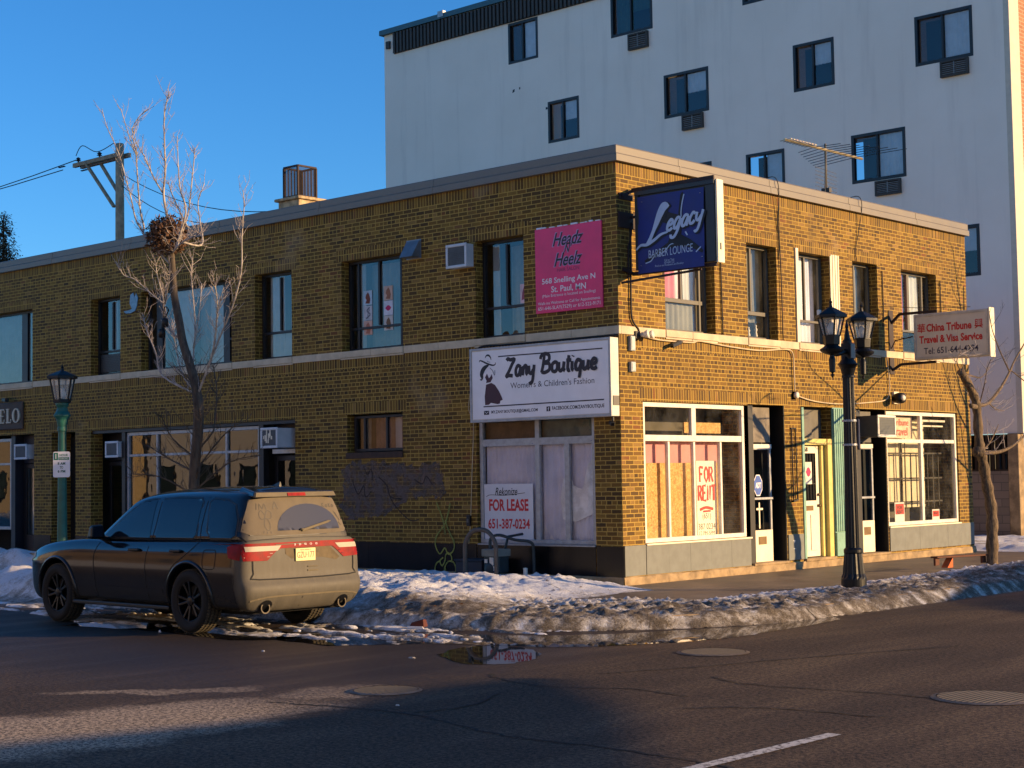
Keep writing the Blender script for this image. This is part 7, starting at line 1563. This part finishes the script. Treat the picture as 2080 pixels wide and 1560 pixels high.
for s in (1, -1):   # lamp wraps on to the flank
    patch([(-1.0, 1.095), (-.82, 1.085), (-.74, 1.06), (-.8, .93), (-1.0, .9)], lambda a, b, d=0, s=s: on_side(a, b, d, s), .007, 'side_lens', TLR, tl_, .03)
text('DODGE', on_rear, -.02, 1.068, .013, width=.36, height=.022, mat=WHT, parent=tl_, local=True, spacing=3)
m = MB(); nf = Vector(on_rear(0, .95, .0)); X0 = nf.x-.022
m.box(X0, X0+.01, -.155, .155, .865, 1.02); pl_ = m.build('number_plate', pm('plate_yellow', (206, 194, 136), .5, var=.06), car, local=True, bevel=.004)
PLP = lambda a, b, d=0: (X0-d, -a, b)
text('GZU·177', PLP, 0, .94, .002, width=.27, height=.075, mat=pm('plate_red', (120, 62, 48), .6), parent=pl_, local=True)
text('NEW MEXICO', PLP, 0, 1.0, .002, width=.17, height=.015, mat=pm('plate_red', (120, 62, 48), .6), parent=pl_, local=True)
patch([(.3, 1.03), (-.4, 1.03), (-.56, .89), (-.5, .86), (-.28, .9), (.2, .9), (.3, .96)], on_rear, .002, 'plate_recess', pm('recess_dusty', (96, 84, 62), .9, var=.3), car)
line([[(.84, 1.18), (.79, .95), (.78, .74), (.7, .67), (-.7, .67), (-.78, .74), (-.79, .95), (-.84, 1.18)]], on_rear, .016, .007, 'tailgate_gap', SEAM, car, 3)
line([[(.9, .40), (.62, .455), (0, .46), (-.62, .455), (-.9, .40)]], on_rear, .02, .008, 'bumper_crease', DUST, car, 3)
line([[(.07, .44), (.07, .31)], [(-.8, .40), (-.8, .34)]], on_rear, .007, .006, 'bumper_gap', SEAM, car, 1)
m = MB(); q = Vector(on_rear(-.12, .745, .012)); m.box(q.x, q.x+.02, -.2, -.04, .74, .756); m.box(q.x, q.x+.02, -.2, -.04, .79, .80); m.build('tailgate_pull', DUST, car, local=True)
for s in (1, -1):
    m = MB(); i0 = 0; n = 20; p = Vector(on_rear(s*.60, .325, 0))
    for (ra, xa), (rb, xb) in (((.07, .06), (.07, -.035)), ((.07, -.035), (.055, -.035)), ((.055, -.035), (.055, .12))):
        for k in range(n):
            a, b = 2*math.pi*k/n, 2*math.pi*(k+1)/n; m.face([(p.x+xa, p.y+ra*math.cos(a), p.z+ra*math.sin(a)), (p.x+xa, p.y+ra*math.cos(b), p.z+ra*math.sin(b)), (p.x+xb, p.y+rb*math.cos(b), p.z+rb*math.sin(b)), (p.x+xb, p.y+rb*math.cos(a), p.z+rb*math.sin(a))])
    ex = m.build('exhaust_tip', pm('exhaust_steel', (60, 56, 52), .4, .8, var=.3), car, local=True)
    patch([(p.y+.085*math.cos(2*math.pi*k/18)*1.2, .335+.085*math.sin(2*math.pi*k/18)) for k in range(18)], on_rear, .003, 'exhaust_cutout', TRIM, car, .05)
# front end (mostly out of sight)
for s in (1, -1): patch([(s*.45, .86), (s*.82, .88), (s*.86, .80), (s*.8, .72), (s*.48, .74)], on_front, .006, 'headlight', TLW, car, .05); patch([(3.84, .90), (3.66, .93), (3.62, .86), (3.84, .78)], lambda a, b, d=0, s=s: on_side(a, b, d, s), .006, 'headlight_corner', TLW, car, .04)
patch([(-.42, .85), (.42, .85), (.44, .68), (-.44, .68)], on_front, .005, 'grille', TRIM, car, .06)
patch([(-.74, 1.2), (-.6, 1.62), (0, 1.66), (.6, 1.62), (.74, 1.2)], on_front, .006, 'windscreen', TINT, car, .06)
m = MB(); m.hexa([(-.62, -.03, 1.765), (-.62, .03, 1.765), (-.38, .02, 1.775), (-.38, -.02, 1.775), (-.62, -.008, 1.84), (-.62, .008, 1.84), (-.5, .006, 1.80), (-.5, -.006, 1.80)]); m.build('roof_aerial', TRIM, car, local=True, bevel=.006)
